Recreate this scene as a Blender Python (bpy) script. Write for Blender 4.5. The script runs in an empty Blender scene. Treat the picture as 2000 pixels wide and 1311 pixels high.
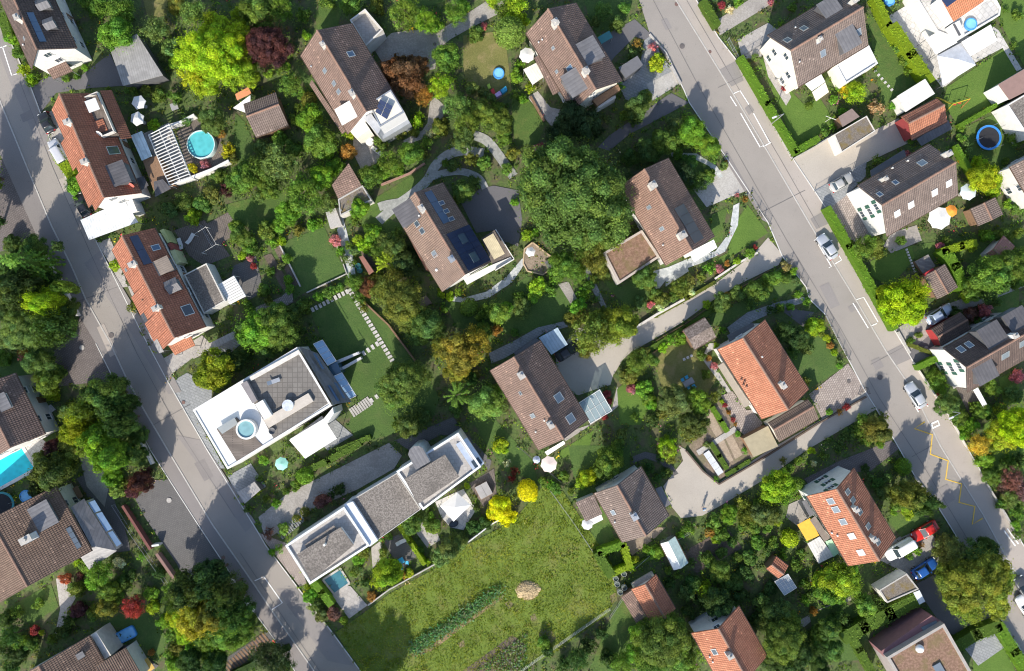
import bpy, math, random
from mathutils import Vector, Matrix
R = random.Random(7)
SC = bpy.context.scene
COL = SC.collection
S = 0.08                      # metres of ground per photo pixel
LENS = 28.0
H = 160.0 * LENS / 36.0       # flying height
CX, CY = 1000.0, 655.5

def G(p, h=0.0):
    """photo pixel -> the world point of height h that it shows"""
    k = S * (H - h) / H
    return Vector(((p[0] - CX) * k, (CY - p[1]) * k, h))

# ------------------------------------------------------------------ materials
class NT:
    def __init__(s, name):
        s.m = bpy.data.materials.new(name); s.m.use_nodes = True
        s.t = s.m.node_tree; s.t.nodes.clear()
        s.out = s.t.nodes.new('ShaderNodeOutputMaterial')
    def n(s, typ, ins=None, **props):
        o = s.t.nodes.new('ShaderNode' + typ)
        for k, v in props.items(): setattr(o, k, v)
        for k, v in (ins or {}).items():
            if isinstance(v, bpy.types.NodeSocket): s.t.links.new(v, o.inputs[k])
            elif v is not None:
                i = o.inputs[k]
                if hasattr(i.default_value, '__len__') and len(i.default_value) == 4 and len(v) == 3: v = (*v, 1)
                i.default_value = v
        return o
    def math(s, op, a, b=None, c=None):
        o = s.n('Math', operation=op)
        for i, v in enumerate((a, b, c)):
            if v is None: continue
            if isinstance(v, bpy.types.NodeSocket): s.t.links.new(v, o.inputs[i])
            else: o.inputs[i].default_value = v
        return o.outputs[0]
    def mix(s, f, a, b, bt='MIX'):
        o = s.n('Mix', data_type='RGBA', blend_type=bt)
        for idx, v in ((0, f), (6, a), (7, b)):
            if isinstance(v, bpy.types.NodeSocket): s.t.links.new(v, o.inputs[idx])
            elif idx == 0: o.inputs[0].default_value = v
            else: o.inputs[idx].default_value = (*v, 1) if len(v) == 3 else v
        return o.outputs[2]
    def ramp(s, f, a, b):
        o = s.n('MapRange', {0: f, 1: a, 2: b, 3: 0.0, 4: 1.0}, interpolation_type='SMOOTHSTEP')
        return o.outputs[0]
    def noise(s, vec, scale, detail=4.0, rough=0.6):
        return s.n('TexNoise', {'Vector': vec, 'Scale': scale, 'Detail': detail, 'Roughness': rough}).outputs[0]
    def obj(s): return s.n('TexCoord').outputs['Object']
    def uv(s): return s.n('TexCoord').outputs['UV']
    def bsdf(s, col, rough=0.85, bump=None, bs=0.4, bd=0.05, **kw):
        b = s.n('BsdfPrincipled', {'Base Color': col, 'Roughness': rough})
        for k, v in kw.items(): b.inputs[k.replace('_', ' ')].default_value = v
        if bump is not None:
            bp = s.n('Bump', {'Height': bump, 'Strength': bs, 'Distance': bd})
            s.t.links.new(bp.outputs[0], b.inputs['Normal'])
        s.t.links.new(b.outputs[0], s.out.inputs[0])
        return s.m

def scale3(c, k): return tuple(min(1, x * k) for x in c[:3])
MC = {}
def plain(col, rough=0.7, var=0.12, metal=0.0, sc=1.5):
    key = ('p', col, rough, var, metal)
    if key in MC: return MC[key]
    t = NT('plain'); f = t.noise(t.obj(), sc, 5)
    f2 = t.noise(t.obj(), sc * 9, 3)
    f = t.math('ADD', t.math('MULTIPLY', f, 0.6), t.math('MULTIPLY', f2, 0.4))
    c = t.mix(t.ramp(f, 0.3, 0.7), scale3(col, 1 - var), scale3(col, 1 + var))
    MC[key] = t.bsdf(c, rough, f2, 0.15, 0.02, Metallic=metal)
    return MC[key]

def tiles(c1, c2, moss=0.25, w=0.30, l=0.37, mossc=(0.10, 0.085, 0.05)):
    """roof tiles laid in rows, by the UV of the slope in metres"""
    key = ('t', c1, c2, moss, w)
    if key in MC: return MC[key]
    t = NT('roof_tiles'); sp = t.n('SeparateXYZ', {0: t.uv()})
    a = t.math('DIVIDE', sp.outputs[0], w); b = t.math('DIVIDE', sp.outputs[1], l)
    fa = t.math('FRACT', a); fb = t.math('FRACT', b)
    ia = t.math('FLOOR', a); ib = t.math('FLOOR', b)
    cell = t.n('CombineXYZ', {0: ia, 1: ib, 2: 0.0}).outputs[0]
    rnd = t.n('TexWhiteNoise', {'Vector': cell}).outputs[0]
    col = t.mix(t.math('MULTIPLY_ADD', rnd, 0.62, 0.19), c1, c2)
    big = t.noise(t.obj(), 0.45, 6, 0.7); fine = t.noise(t.obj(), 3.0, 4, 0.7)
    col = t.mix(t.math('MULTIPLY', t.ramp(big, 0.40, 0.70), 0.45), col, scale3(c1, 0.6))
    col = t.mix(t.math('MULTIPLY', t.ramp(fine, 0.50, 0.75), moss), col, mossc)
    sv = t.n('Mapping', {'Vector': t.uv(), 'Scale': (1.6, 0.22, 1)}).outputs[0]
    streak = t.n('TexNoise', {'Vector': sv, 'Scale': 1.0, 'Detail': 4.0}).outputs[0]
    col = t.mix(t.math('MULTIPLY', t.ramp(streak, 0.50, 0.70), 0.35), col, scale3(c1, 0.62))
    odd = t.math('MULTIPLY', t.math('GREATER_THAN', rnd, 0.985), 0.5)
    col = t.mix(odd, col, scale3(c2, 1.7))
    col = t.mix(t.math('MULTIPLY', t.ramp(t.noise(t.obj(), 1.3, 5, 0.75), 0.58, 0.74), 0.25), col, scale3(c2, 1.5))
    barrel = t.math('SINE', t.math('MULTIPLY', fa, math.pi))
    h = t.math('ADD', t.math('MULTIPLY', barrel, 0.6), t.math('MULTIPLY', fb, 0.15))
    # shade under each course's overlap, painted into the colour as a dark band
    lap_shade = t.math('MULTIPLY', t.math('LESS_THAN', fb, 0.24), 0.5)
    jv = t.math('MULTIPLY', t.math('LESS_THAN', fa, 0.2), 0.4)
    col = t.mix(t.math('MAXIMUM', lap_shade, jv), col, scale3(c1, 0.3))
    MC[key] = t.bsdf(col, 0.9, h, 0.9, 0.10)
    return MC[key]

def corrugated(col, pitch=0.3, rough=0.5, metal=0.0, axis=0, strong=0.3):
    key = ('c', col, pitch, axis, metal)
    if key in MC: return MC[key]
    t = NT('ribbed_sheet'); sp = t.n('SeparateXYZ', {0: t.uv()})
    fa = t.math('FRACT', t.math('DIVIDE', sp.outputs[axis], pitch))
    h = t.math('ABSOLUTE', t.math('SUBTRACT', fa, 0.5))
    n = t.noise(t.obj(), 0.7, 5, 0.7)
    c = t.mix(t.ramp(n, 0.35, 0.7), scale3(col, 0.8), scale3(col, 1.1))
    c = t.mix(t.math('MULTIPLY', t.math('LESS_THAN', h, 0.12), 0.35), c, scale3(col, 0.5))
    MC[key] = t.bsdf(c, rough, h, strong, 0.08, Metallic=metal)
    return MC[key]

def speckle(c1, c2, c3=None, sc=6.0, lo=0.42, hi=0.6, patch=0.5, rough=0.95, bs=0.5, bigsc=0.25):
    """gravel, moss, soil: fine grain of two colours with patches of a third"""
    key = ('s', c1, c2, c3, sc, patch)
    if key in MC: return MC[key]
    t = NT('speckle'); o = t.obj()
    f = t.noise(o, sc, 6, 0.75); b = t.noise(o, bigsc, 6, 0.65)
    c = t.mix(t.ramp(f, lo, hi), c1, c2)
    if c3: c = t.mix(t.math('MULTIPLY', t.ramp(b, 0.46, 0.62), patch), c, c3)
    MC[key] = t.bsdf(c, rough, f, bs, 0.05)
    return MC[key]

def asphalt(col, var=0.1, seam=(0.0, 0.0), stain=0.25):
    key = ('a', col, var, stain)
    if key in MC: return MC[key]
    t = NT('asphalt'); o = t.obj()
    g = t.noise(o, 9.0, 3, 0.7); b = t.noise(o, 0.12, 5, 0.6); m = t.noise(o, 0.8, 6, 0.7)
    c = t.mix(t.ramp(g, 0.35, 0.65), scale3(col, 1 - var), scale3(col, 1 + var))
    c = t.mix(t.math('MULTIPLY', t.ramp(b, 0.4, 0.65), 0.35), c, scale3(col, 0.78))
    c = t.mix(t.math('MULTIPLY', t.ramp(m, 0.56, 0.74), stain), c, scale3(col, 0.62))
    sp = t.noise(o, 2.6, 2, 0.5); c = t.mix(t.math('MULTIPLY', t.ramp(sp, 0.70, 0.76), 0.5), c, scale3(col, 0.55))
    v = t.n('TexVoronoi', {'Vector': t.n('VectorMath', {0: o, 1: t.n('TexNoise', {'Vector': o, 'Scale': 0.6}).outputs[1]}, operation='ADD').outputs[0], 'Scale': 0.16}, feature='DISTANCE_TO_EDGE').outputs[0]
    crack = t.math('MULTIPLY', t.math('MULTIPLY', t.math('LESS_THAN', v, 0.006), t.ramp(b, 0.5, 0.6)), 0.07)
    c = t.mix(crack, c, scale3(col, 0.45))
    MC[key] = t.bsdf(c, 0.9, g, 0.3, 0.02)
    return MC[key]

def paving(c1, c2, w=0.6, l=0.6, ang=30, mort=0.72, off=0.5, jw=0.05):
    key = ('v', c1, c2, w, l, ang)
    if key in MC: return MC[key]
    t = NT('paving')
    mp = t.n('Mapping', {'Vector': t.obj(), 'Rotation': (0, 0, math.radians(ang))}).outputs[0]
    br = t.n('TexBrick', {'Vector': mp, 'Color1': c1, 'Color2': c2, 'Mortar': scale3(c1, mort), 'Scale': 1.0, 'Mortar Size': jw, 'Brick Width': w, 'Row Height': l}, offset=off)
    n = t.noise(t.obj(), 1.1, 6, 0.7)
    c = t.mix(t.math('MULTIPLY', t.ramp(n, 0.45, 0.7), 0.4), br.outputs[0], scale3(c1, 0.6))
    MC[key] = t.bsdf(c, 0.9, t.math('SUBTRACT', 1.0, br.outputs[1]), 0.25, 0.02)
    return MC[key]

def lawn(c1, c2, c3, sc=0.5, dry=0.4):
    key = ('l', c1, c2, c3, dry)
    if key in MC: return MC[key]
    t = NT('lawn'); o = t.obj()
    a = t.noise(o, 5.0, 6, 0.75); b = t.noise(o, sc, 6, 0.65); d = t.noise(o, 0.22, 5, 0.6)
    c = t.mix(t.ramp(a, 0.35, 0.65), c1, c2)
    c = t.mix(t.math('MULTIPLY', t.ramp(b, 0.48, 0.68), dry), c, c3)
    c = t.mix(t.math('MULTIPLY', t.ramp(d, 0.4, 0.65), 0.35), c, scale3(c1, 0.75))
    MC[key] = t.bsdf(c, 1.0, a, 0.9, 0.12)
    return MC[key]

def glassy(col, rough=0.08, spec=0.5, metal=0.0, coat=0.3):
    key = ('g', col, rough, metal, coat)
    if key in MC: return MC[key]
    t = NT('glass_pane'); n = t.noise(t.obj(), 0.8, 2)
    MC[key] = t.bsdf(t.mix(n, scale3(col, 0.8), scale3(col, 1.2)), rough, Metallic=metal, Coat_Weight=coat)
    return MC[key]

def clear(col=(0.8, 0.9, 0.95), mixf=0.25):
    """glazing one can see through"""
    key = ('k', col, mixf)
    if key in MC: return MC[key]
    t = NT('clear_glass')
    tr = t.n('BsdfTransparent', {0: col}).outputs[0]
    gl = t.n('BsdfPrincipled', {'Base Color': scale3(col, 0.5), 'Roughness': 0.05}).outputs[0]
    mx = t.n('MixShader', {0: mixf, 1: tr, 2: gl})
    t.t.links.new(mx.outputs[0], t.out.inputs[0]); MC[key] = t.m
    return t.m

def water(col):
    key = ('w', col)
    if key in MC: return MC[key]
    t = NT('water'); n = t.noise(t.obj(), 2.5, 3)
    w = t.n('TexVoronoi', {'Vector': t.obj(), 'Scale': 1.6}, feature='SMOOTH_F1').outputs[0]
    c = t.mix(w, scale3(col, 0.85), scale3(col, 1.2))
    MC[key] = t.bsdf(c, 0.06, n, 0.25, 0.05)
    return MC[key]

def foliage():
    t = NT('foliage')
    at = t.n('Attribute', attribute_name='tint').outputs[0]
    oi = t.n('ObjectInfo'); c = t.mix(1.0, oi.outputs['Color'], at, 'MULTIPLY')
    c = t.mix(1.0, c, (1.95, 1.82, 1.42), 'MULTIPLY')
    d = t.n('BsdfPrincipled', {'Base Color': c, 'Roughness': 0.5}); d.inputs['Specular IOR Level'].default_value = 0.12
    tc = t.mix(1.0, c, (1.15, 1.2, 0.5), 'MULTIPLY')
    tr = t.n('BsdfTranslucent', {0: tc}).outputs[0]
    mx = t.n('MixShader', {0: 0.42, 1: d.outputs[0], 2: tr})
    t.t.links.new(mx.outputs[0], t.out.inputs[0])
    return t.m
LEAF = foliage()

WHITE = plain((0.63, 0.62, 0.59), 0.85, 0.10)
CREAM = plain((0.72, 0.68, 0.58), 0.85, 0.07)
GREYW = plain((0.55, 0.55, 0.55), 0.85, 0.06)
DGREY = plain((0.10, 0.10, 0.105), 0.6, 0.15)
STEEL = plain((0.45, 0.46, 0.47), 0.4, 0.1, 0.6)
WOOD = plain((0.22, 0.13, 0.075), 0.8, 0.25, sc=4)
PALEWOOD = plain((0.50, 0.38, 0.24), 0.8, 0.2, sc=4)
BARK = plain((0.10, 0.07, 0.05), 0.95, 0.3, sc=6)
CLOTH = plain((0.66, 0.65, 0.63), 0.9, 0.06)
CONC = speckle((0.36, 0.34, 0.31), (0.46, 0.44, 0.41), (0.30, 0.28, 0.26), 5, patch=0.4, bs=0.2)
GLASS = glassy((0.05, 0.07, 0.09))
SKYG = glassy((0.16, 0.19, 0.22), 0.12)
SOLAR = None

# ------------------------------------------------------------------ mesh building (in world coordinates)
WM = {}
class MB:
    def __init__(s): s.v = []; s.f = []; s.u = []; s.t = []
    def poly(s, pts, uv=None, tint=None):
        i = len(s.v); s.v += [Vector(p) for p in pts]; s.f.append(list(range(i, i + len(pts))))
        s.u.append(uv); s.t.append(tint)
    def prism(s, bot, top, caps=True, uvtop=None):
        n = len(bot)
        if caps:
            s.poly(list(reversed(bot))); s.poly(top, uvtop)
        for i in range(n):
            j = (i + 1) % n
            w = (Vector(bot[j]) - Vector(bot[i])).length
            hh = (Vector(top[i]) - Vector(bot[i])).length
            s.poly([bot[i], bot[j], top[j], top[i]], [(0, 0), (w, 0), (w, hh), (0, hh)])
    def slab(s, top, th, uv=None, d=Vector((0, 0, -1))):
        top = [Vector(p) for p in top]
        a = sum((top[i].x * top[(i + 1) % len(top)].y - top[(i + 1) % len(top)].x * top[i].y) for i in range(len(top)))
        if a < 0:
            top.reverse(); uv = uv[::-1] if uv else None
        s.prism([p + d * th for p in top], top, uvtop=uv or quv(top))
    def box(s, c, x, y, z, uv=True):
        """centre and three half-axis vectors"""
        c = Vector(c); q = lambda a, b, k: c + x * a + y * b + z * k
        top = [q(-1, -1, 1), q(1, -1, 1), q(1, 1, 1), q(-1, 1, 1)]; bot = [q(-1, -1, -1), q(1, -1, -1), q(1, 1, -1), q(-1, 1, -1)]
        s.prism(bot, top, uvtop=[(0, 0), (2 * x.length, 0), (2 * x.length, 2 * y.length), (0, 2 * y.length)])
    def abox(s, c, sx, sy, sz, ang=0):
        ca, sa = math.cos(ang), math.sin(ang)
        s.box(c, Vector((ca, sa, 0)) * sx / 2, Vector((-sa, ca, 0)) * sy / 2, Vector((0, 0, sz / 2)))
    def tube(s, pts, rad, n=6, caps=True):
        rings = []
        pts = [Vector(p) for p in pts]
        for i, p in enumerate(pts):
            d = (pts[min(i + 1, len(pts) - 1)] - pts[max(i - 1, 0)]).normalized()
            a = d.cross(Vector((0, 0, 1)) if abs(d.z) < 0.9 else Vector((1, 0, 0))).normalized(); b = d.cross(a)
            r = rad[i] if hasattr(rad, '__len__') else rad
            rings.append([p + (a * math.cos(2 * math.pi * k / n) + b * math.sin(2 * math.pi * k / n)) * r for k in range(n)])
        s.loft(rings, caps)
    def loft(s, rings, caps=True, closed=True):
        n = len(rings[0]); base = len(s.v)
        for r in rings: s.v += [Vector(p) for p in r]
        for i in range(len(rings) - 1):
            for k in range(n if closed else n - 1):
                a = base + i * n + k; b = base + i * n + (k + 1) % n
                s.f.append([a, b, b + n, a + n]); s.u.append(None); s.t.append(None)
        if caps:
            s.f.append([base + k for k in reversed(range(n))]); s.u.append(None); s.t.append(None)
            s.f.append([base + (len(rings) - 1) * n + k for k in range(n)]); s.u.append(None); s.t.append(None)
    def cyl(s, c, r, h, n=16, r2=None):
        c = Vector(c); r2 = r if r2 is None else r2
        ring = lambda rr, z: [c + Vector((rr * math.cos(2 * math.pi * k / n), rr * math.sin(2 * math.pi * k / n), z)) for k in range(n)]
        s.loft([ring(r, 0), ring(r2, h)])
    def mesh(s, name, minv=None, smooth=False):
        me = bpy.data.meshes.new(name)
        me.from_pydata([(minv @ p if minv else p)[:] for p in s.v], [], s.f)
        if any(u is not None for u in s.u):
            uvl = me.uv_layers.new(name='UVMap'); data = [0.0] * (2 * len(me.loops))
            k = 0
            for f, u in zip(s.f, s.u):
                for i in range(len(f)):
                    if u is not None: data[2 * k], data[2 * k + 1] = u[i]
                    k += 1
            uvl.data.foreach_set('uv', data)
        if any(t is not None for t in s.t):
            at = me.attributes.new('tint', 'FLOAT_COLOR', 'FACE'); data = []
            for t in s.t: data += list(t or (1, 1, 1)) + [1.0]
            at.data.foreach_set('color', data)
        if smooth: me.polygons.foreach_set('use_smooth', [True] * len(me.polygons))
        me.update()
        return me
    def build(s, name, mat, parent=None, smooth=False, tri=None):
        M = WM.get(parent)
        o = bpy.data.objects.new(name, s.mesh(name, M.inverted() if M else None, smooth))
        o.data.materials.append(mat); COL.objects.link(o)
        if parent: o.parent = parent; WM[o] = M
        return o

def quv(top):
    """UV of a flat quad or polygon in metres, u along its first edge"""
    e = (top[1] - top[0]).normalized(); nrm = Vector((0, 0, 1))
    for k in range(2, len(top)):
        c = e.cross(top[k] - top[0])
        if c.length > 1e-6: nrm = c.normalized(); break
    f = nrm.cross(e)
    return [((p - top[0]).dot(e), (p - top[0]).dot(f)) for p in top]

NAMES = {}
def tag(o, label, cat, group=None):
    o['label'] = label; o['category'] = cat
    if group: o['group'] = group
    return o
def root(name, label, cat, loc, rot=0.0, group=None):
    o = bpy.data.objects.new(name, None); COL.objects.link(o)
    o.empty_display_size = 0.3
    o.location = loc; o.rotation_euler = (0, 0, rot)
    WM[o] = Matrix.Translation(Vector(loc)) @ Matrix.Rotation(rot, 4, 'Z')
    return tag(o, label, cat, group)
LANDMARKS = []
def mark(p, phrase): LANDMARKS.append((p[0], p[1], phrase))

# ------------------------------------------------------------------ ground sheets
ZI = [0]
EXCL = []          # polygons (world x, y) that carry no undergrowth
def sheet(name, px, m, layer=1, excl=True, label=None, thick=0.0):
    ZI[0] += 1
    z = 0.02 + layer * 0.03 + ZI[0] * 0.0008 * (0.1)
    pts = [G(p) + Vector((0, 0, z)) for p in px]
    b = MB(); b.poly(pts, [(p.x, p.y) for p in pts])
    a = sum((pts[i].x * pts[(i + 1) % len(pts)].y - pts[(i + 1) % len(pts)].x * pts[i].y) for i in range(len(pts)))
    if a < 0: b.f[0].reverse(); b.u[0].reverse()
    o = b.build(name, m); o['kind'] = 'structure'
    if excl: EXCL.append([(p.x, p.y) for p in pts])
    return o
def inside(poly, x, y):
    c = False; n = len(poly); j = n - 1
    for i in range(n):
        xi, yi = poly[i]; xj, yj = poly[j]
        if (yi > y) != (yj > y) and x < (xj - xi) * (y - yi) / (yj - yi) + xi: c = not c
        j = i
    return c
def strip(pts, w):
    """polygon of a band w metres wide along world points"""
    L = []; Rr = []
    for i, p in enumerate(pts):
        d = (pts[min(i + 1, len(pts) - 1)] - pts[max(i - 1, 0)]); d.z = 0; d.normalize()
        n = Vector((-d.y, d.x, 0)) * w / 2
        L.append(p + n); Rr.append(p - n)
    return L, Rr
def band(b, px, w, z, th=0.0):
    L, Rr = strip([G(p) + Vector((0, 0, z)) for p in px], w)
    for i in range(len(px) - 1):
        q = [Rr[i], Rr[i + 1], L[i + 1], L[i]]
        if th: b.slab(q, th)
        else: b.poly(q)
# ------------------------------------------------------------------ houses
UP = Vector((0, 0, 1))
_win = {}
def window_proto(w, h, fcol, key, shutter=None):
    k = (w, h, key)
    if k in _win: return _win[k]
    X, Y, Z = Vector((1, 0, 0)), Vector((0, 1, 0)), Vector((0, 0, 1))
    f = MB(); t = 0.07
    for sx in (-1, 1): f.box((sx * (w / 2 - t / 2), 0, 0), X * t / 2, Y * 0.04, Z * h / 2)
    for sz in (-1, 1): f.box((0, 0, sz * (h / 2 - t / 2)), X * (w / 2 - t - .002), Y * 0.04, Z * t / 2)
    f.box((0, 0, 0), X * 0.025, Y * 0.038, Z * (h / 2 - t - .002))
    f.box((0, -0.05, -h / 2 - 0.03), X * (w / 2 + 0.08), Y * 0.1, Z * 0.028)
    p = MB(); p.box((0, 0.012, 0), X * (w / 2 - t), Y * 0.02, Z * (h / 2 - t))
    me = f.mesh('window'); me.materials.append(fcol); mp = p.mesh('pane'); mp.materials.append(GLASS)
    ms = None
    if shutter:
        s = MB()
        s.box((0, 0, 0), X * w * 0.24, Y * 0.025, Z * h / 2)
        ms = s.mesh('shutter'); ms.materials.append(shutter)
    _win[k] = (me, mp, ms, w)
    return _win[k]
def put_window(house, proto, P, nrm):
    """P: world centre on the wall face, nrm: outward normal"""
    me, mp, ms, w = proto; M = WM[house].inverted()
    x = UP.cross(-nrm).normalized() * -1
    B = Matrix((( -nrm).cross(UP) * 1, -nrm, UP)).transposed()
    rot = (M.to_3x3() @ B).to_4x4()
    o = bpy.data.objects.new('window', me); COL.objects.link(o); o.parent = house
    o.matrix_local = Matrix.Translation(M @ (P + nrm * 0.03)) @ rot
    q = bpy.data.objects.new('pane', mp); COL.objects.link(q); q.parent = o
    if ms:
        for sg in (-1, 1):
            s = bpy.data.objects.new('shutter', ms); COL.objects.link(s); s.parent = o
            s.location = (sg * w * 0.77, 0, 0)
    return o

class House: pass
CAM = Vector((0, 0, H))
def wall_windows(hh, A, B, z0s, proto, gap=3.5, skip=0, force=False):
    """windows along the wall foot A-B (outward normal to the right of A->B)"""
    e = B - A; L = e.length; e = e / L; nrm = Vector((e.y, -e.x, 0)); mid = (A + B) / 2
    if not force and nrm.dot((Vector((0, 0, 0)) - mid).normalized()) < 0.12: return
    n = max(1, int((L - 0.8) / gap))
    for z in z0s:
        for i in range(n):
            put_window(hh, proto, A + e * (L * (i + 0.5) / n) + UP * z, nrm)

def house(name, label, cat, r1, r2, a, b, hr, ha, hb, roofm, wallm=None, ov=0.45, gov=0.35, phrase=None, win='white', z0s=(1.4, 4.0), ridge=True, trimm=None, wood=False):
    wallm = wallm or WHITE
    R1, R2 = G(r1, hr), G(r2, hr); e = R2 - R1; e.z = 0; L = e.length; u = e / L; n = Vector((-u.y, u.x, 0))
    va, vb = (G(a, ha) - R1).dot(n), (G(b, hb) - R1).dot(n)
    if va > vb: va, vb, ha, hb = vb, va, hb, ha
    W = House(); O = Vector((R1.x, R1.y, 0))
    W.at = lambda x, v, z: O + u * x + n * v + UP * z
    W.u, W.n, W.L, W.va, W.vb, W.ha, W.hb, W.hr = u, n, L, va, vb, ha, hb, hr
    W.z = lambda v: hr - (hr - (hb if v > 0 else ha)) * (v / (vb if v > 0 else va))
    if 0: print('pitch', label[:30], round(L,1), round(va,1), round(vb,1), round(math.degrees(math.atan((hr-ha)/-va))), round(math.degrees(math.atan((hr-hb)/vb))))
    W.root = root(name, label, cat, W.at(L / 2, 0, 0), math.atan2(u.y, u.x)); W.R1 = R1
    EXCL.append([(p.x, p.y) for p in (W.at(.2, va + .2, 0), W.at(L - .2, va + .2, 0), W.at(L - .2, vb - .2, 0), W.at(.2, vb - .2, 0))])
    th = 0.2; b_ = MB()
    for v, h in ((va, ha), (vb, hb)):
        sl = math.hypot(v, hr - h)
        if v < 0: top = [W.at(0, v, h), W.at(L, v, h), W.at(L, 0, hr), W.at(0, 0, hr)]; uv = [(0, sl), (L, sl), (L, 0), (0, 0)]
        else: top = [W.at(0, 0, hr), W.at(L, 0, hr), W.at(L, v, h), W.at(0, v, h)]; uv = [(0, 0), (L, 0), (L, sl), (0, sl)]
        if not wallm or ridge:
            # courses of tiles: each row overlaps the one below it by a 3 cm lip
            e0, e1 = (0, 1) if v > 0 else (3, 2); d0, d1 = (3, 2) if v > 0 else (0, 1)
            A0, A1, D0, D1 = top[e0], top[e1], top[d0], top[d1]; nr = max(3, int(sl / 0.37)); nrm_ = (D0 - A0).cross(A1 - A0).normalized(); nrm_ = nrm_ if nrm_.z > 0 else -nrm_
            for q in range(nr):
                t0, t1 = q / nr, (q + 1) / nr; lo = nrm_ * .026; up_ = nrm_ * .003
                r4 = [A0.lerp(D0, t0) + up_, A1.lerp(D1, t0) + up_, A1.lerp(D1, t1) + lo, A0.lerp(D0, t1) + lo]; uu = [(0, q * .37), (L, q * .37), (L, q * .37 + .3699), (0, q * .37 + .3699)]
                lip = [r4[3], r4[2], A1.lerp(D1, t1), A0.lerp(D0, t1)]; lu = [(0, q * .37 + .02), (L, q * .37 + .02), (L, q * .37 + .05), (0, q * .37 + .05)]
                if v < 0: r4.reverse(); uu.reverse(); lip.reverse()
                b_.poly(r4, uu); b_.poly(lip, lu)
            b_.prism([p - UP * th for p in top], [p - UP * .01 for p in top], uvtop=uv)
        else: b_.prism([p - UP * th for p in top], top, uvtop=uv)
    W.roof = b_.build('roof', roofm, W.root)
    if ridge:
        rc = MB(); k = int(L / 0.4)
        for i in range(k):
            x0 = L * i / k; x1 = L * (i + 1) / k - 0.015
            sec = lambda x, r: [W.at(x, r * math.cos(t), hr + 0.02 + r * 0.75 * math.sin(t)) for t in [math.pi * j / 5 for j in range(6)]]
            rc.loft([sec(x0, 0.15), sec(x1, 0.17)], True)
        rc.build('ridge_cap', W.roofcap if hasattr(W, 'roofcap') else (trimm or RIDGE), W.root)
    gm = MB()
    for v, h in ((va, ha), (vb, hb)):
        sg = -1 if v < 0 else 1
        g = MB(); g.tube([W.at(0.0, v + sg * 0.07, h - 0.12), W.at(L, v + sg * 0.07, h - 0.12)], 0.075, 6)
        g.build('gutter', COPPER, W.root)
    w = MB(); x0, x1 = gov, L - gov; wa, wb = va + ov, vb - ov
    za, zb = W.z(wa) - th, W.z(wb) - th; zr = hr - th
    prof = lambda x: [W.at(x, wa, 0), W.at(x, wb, 0), W.at(x, wb, zb), W.at(x, 0, zr), W.at(x, wa, za)]
    w.prism(prof(x0), prof(x1)); w.build('wall', wallm, W.root)
    W.x0, W.x1, W.wa, W.wb = x0, x1, wa, wb
    if z0s:
        pr = window_proto(1.05, 1.25, WHITE, win, GREENSH if win == 'green' else None)
        zs = [z for z in z0s if z < min(za, zb) - 0.7]
        wall_windows(W.root, W.at(x1, wb, 0), W.at(x0, wb, 0), zs, pr)
        wall_windows(W.root, W.at(x0, wa, 0), W.at(x1, wa, 0), zs, pr)
        wall_windows(W.root, W.at(x0, wb, 0), W.at(x0, wa, 0), zs, pr)
        wall_windows(W.root, W.at(x1, wa, 0), W.at(x1, wb, 0), zs, pr)
        zt = z0s[-1] + 2.5
        if zt < hr - 1.3 and len(z0s) > 1:
            for A, B in ((W.at(x0, 1.6, 0), W.at(x0, -1.6, 0)), (W.at(x1, -1.6, 0), W.at(x1, 1.6, 0))):
                wall_windows(W.root, A, B, [zt], pr, 1.4)
        # a house door on the long wall that is nearer the street
        d = MB(); dv = wb if wb > 0 else wa
        d.box(W.at(L * 0.45, wb + 0.03, 1.05), u * 0.5, n * 0.035, UP * 1.05); do = d.build('door', WOOD, W.root)
        hd = MB(); hd.box(W.at(L * 0.45 + 0.38, wb + 0.09, 1.05), u * 0.02, n * 0.025, UP * 0.08); hd.build('handle', STEEL, do)
    if phrase:
        m = W.at(L / 2, 0, 0); mark(((m.x / S) + CX, CY - m.y / S), phrase)
    return W

def roofpt(W, p):
    """the point of the roof that pixel p shows: (x, v, z)"""
    z = W.hr
    for _ in range(60):
        P = G(p, z); v = (P - W.R1).dot(W.n); z = 0.5 * z + 0.5 * max(W.z(v), 0)
    P = G(p, z)
    return (P - W.R1).dot(W.u), (P - W.R1).dot(W.n), W.z((P - W.R1).dot(W.n))
def slope(W, v):
    sg = 1 if v > 0 else -1
    s = (W.n * (W.vb if sg > 0 else W.va) + UP * ((W.hb if sg > 0 else W.ha) - W.hr)).normalized()   # down the slope
    nn = W.u.cross(s); nn = nn if nn.z > 0 else -nn
    return s, nn.normalized()
def skylight(W, p, w=0.8, l=1.2, pane=None, blind=None):
    x, v, z = roofpt(W, p); s, nn = slope(W, v); c = W.at(x, v, z)
    f = MB(); t = 0.09; hh = 0.06
    for sg in (-1, 1):
        f.box(c + nn * hh + W.u * sg * (w / 2 - t / 2), W.u * t / 2, s * l / 2, nn * hh)
        f.box(c + nn * hh + s * sg * (l / 2 - t / 2), W.u * (w / 2 - t - .002), s * t / 2, nn * hh)
    o = f.build('skylight', STEEL if not blind else blind, W.root)
    g = MB(); g.box(c + nn * 0.045, W.u * (w / 2 - t), s * (l / 2 - t), nn * 0.045); g.build('pane', pane or SKYG, o)
    return o
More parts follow.
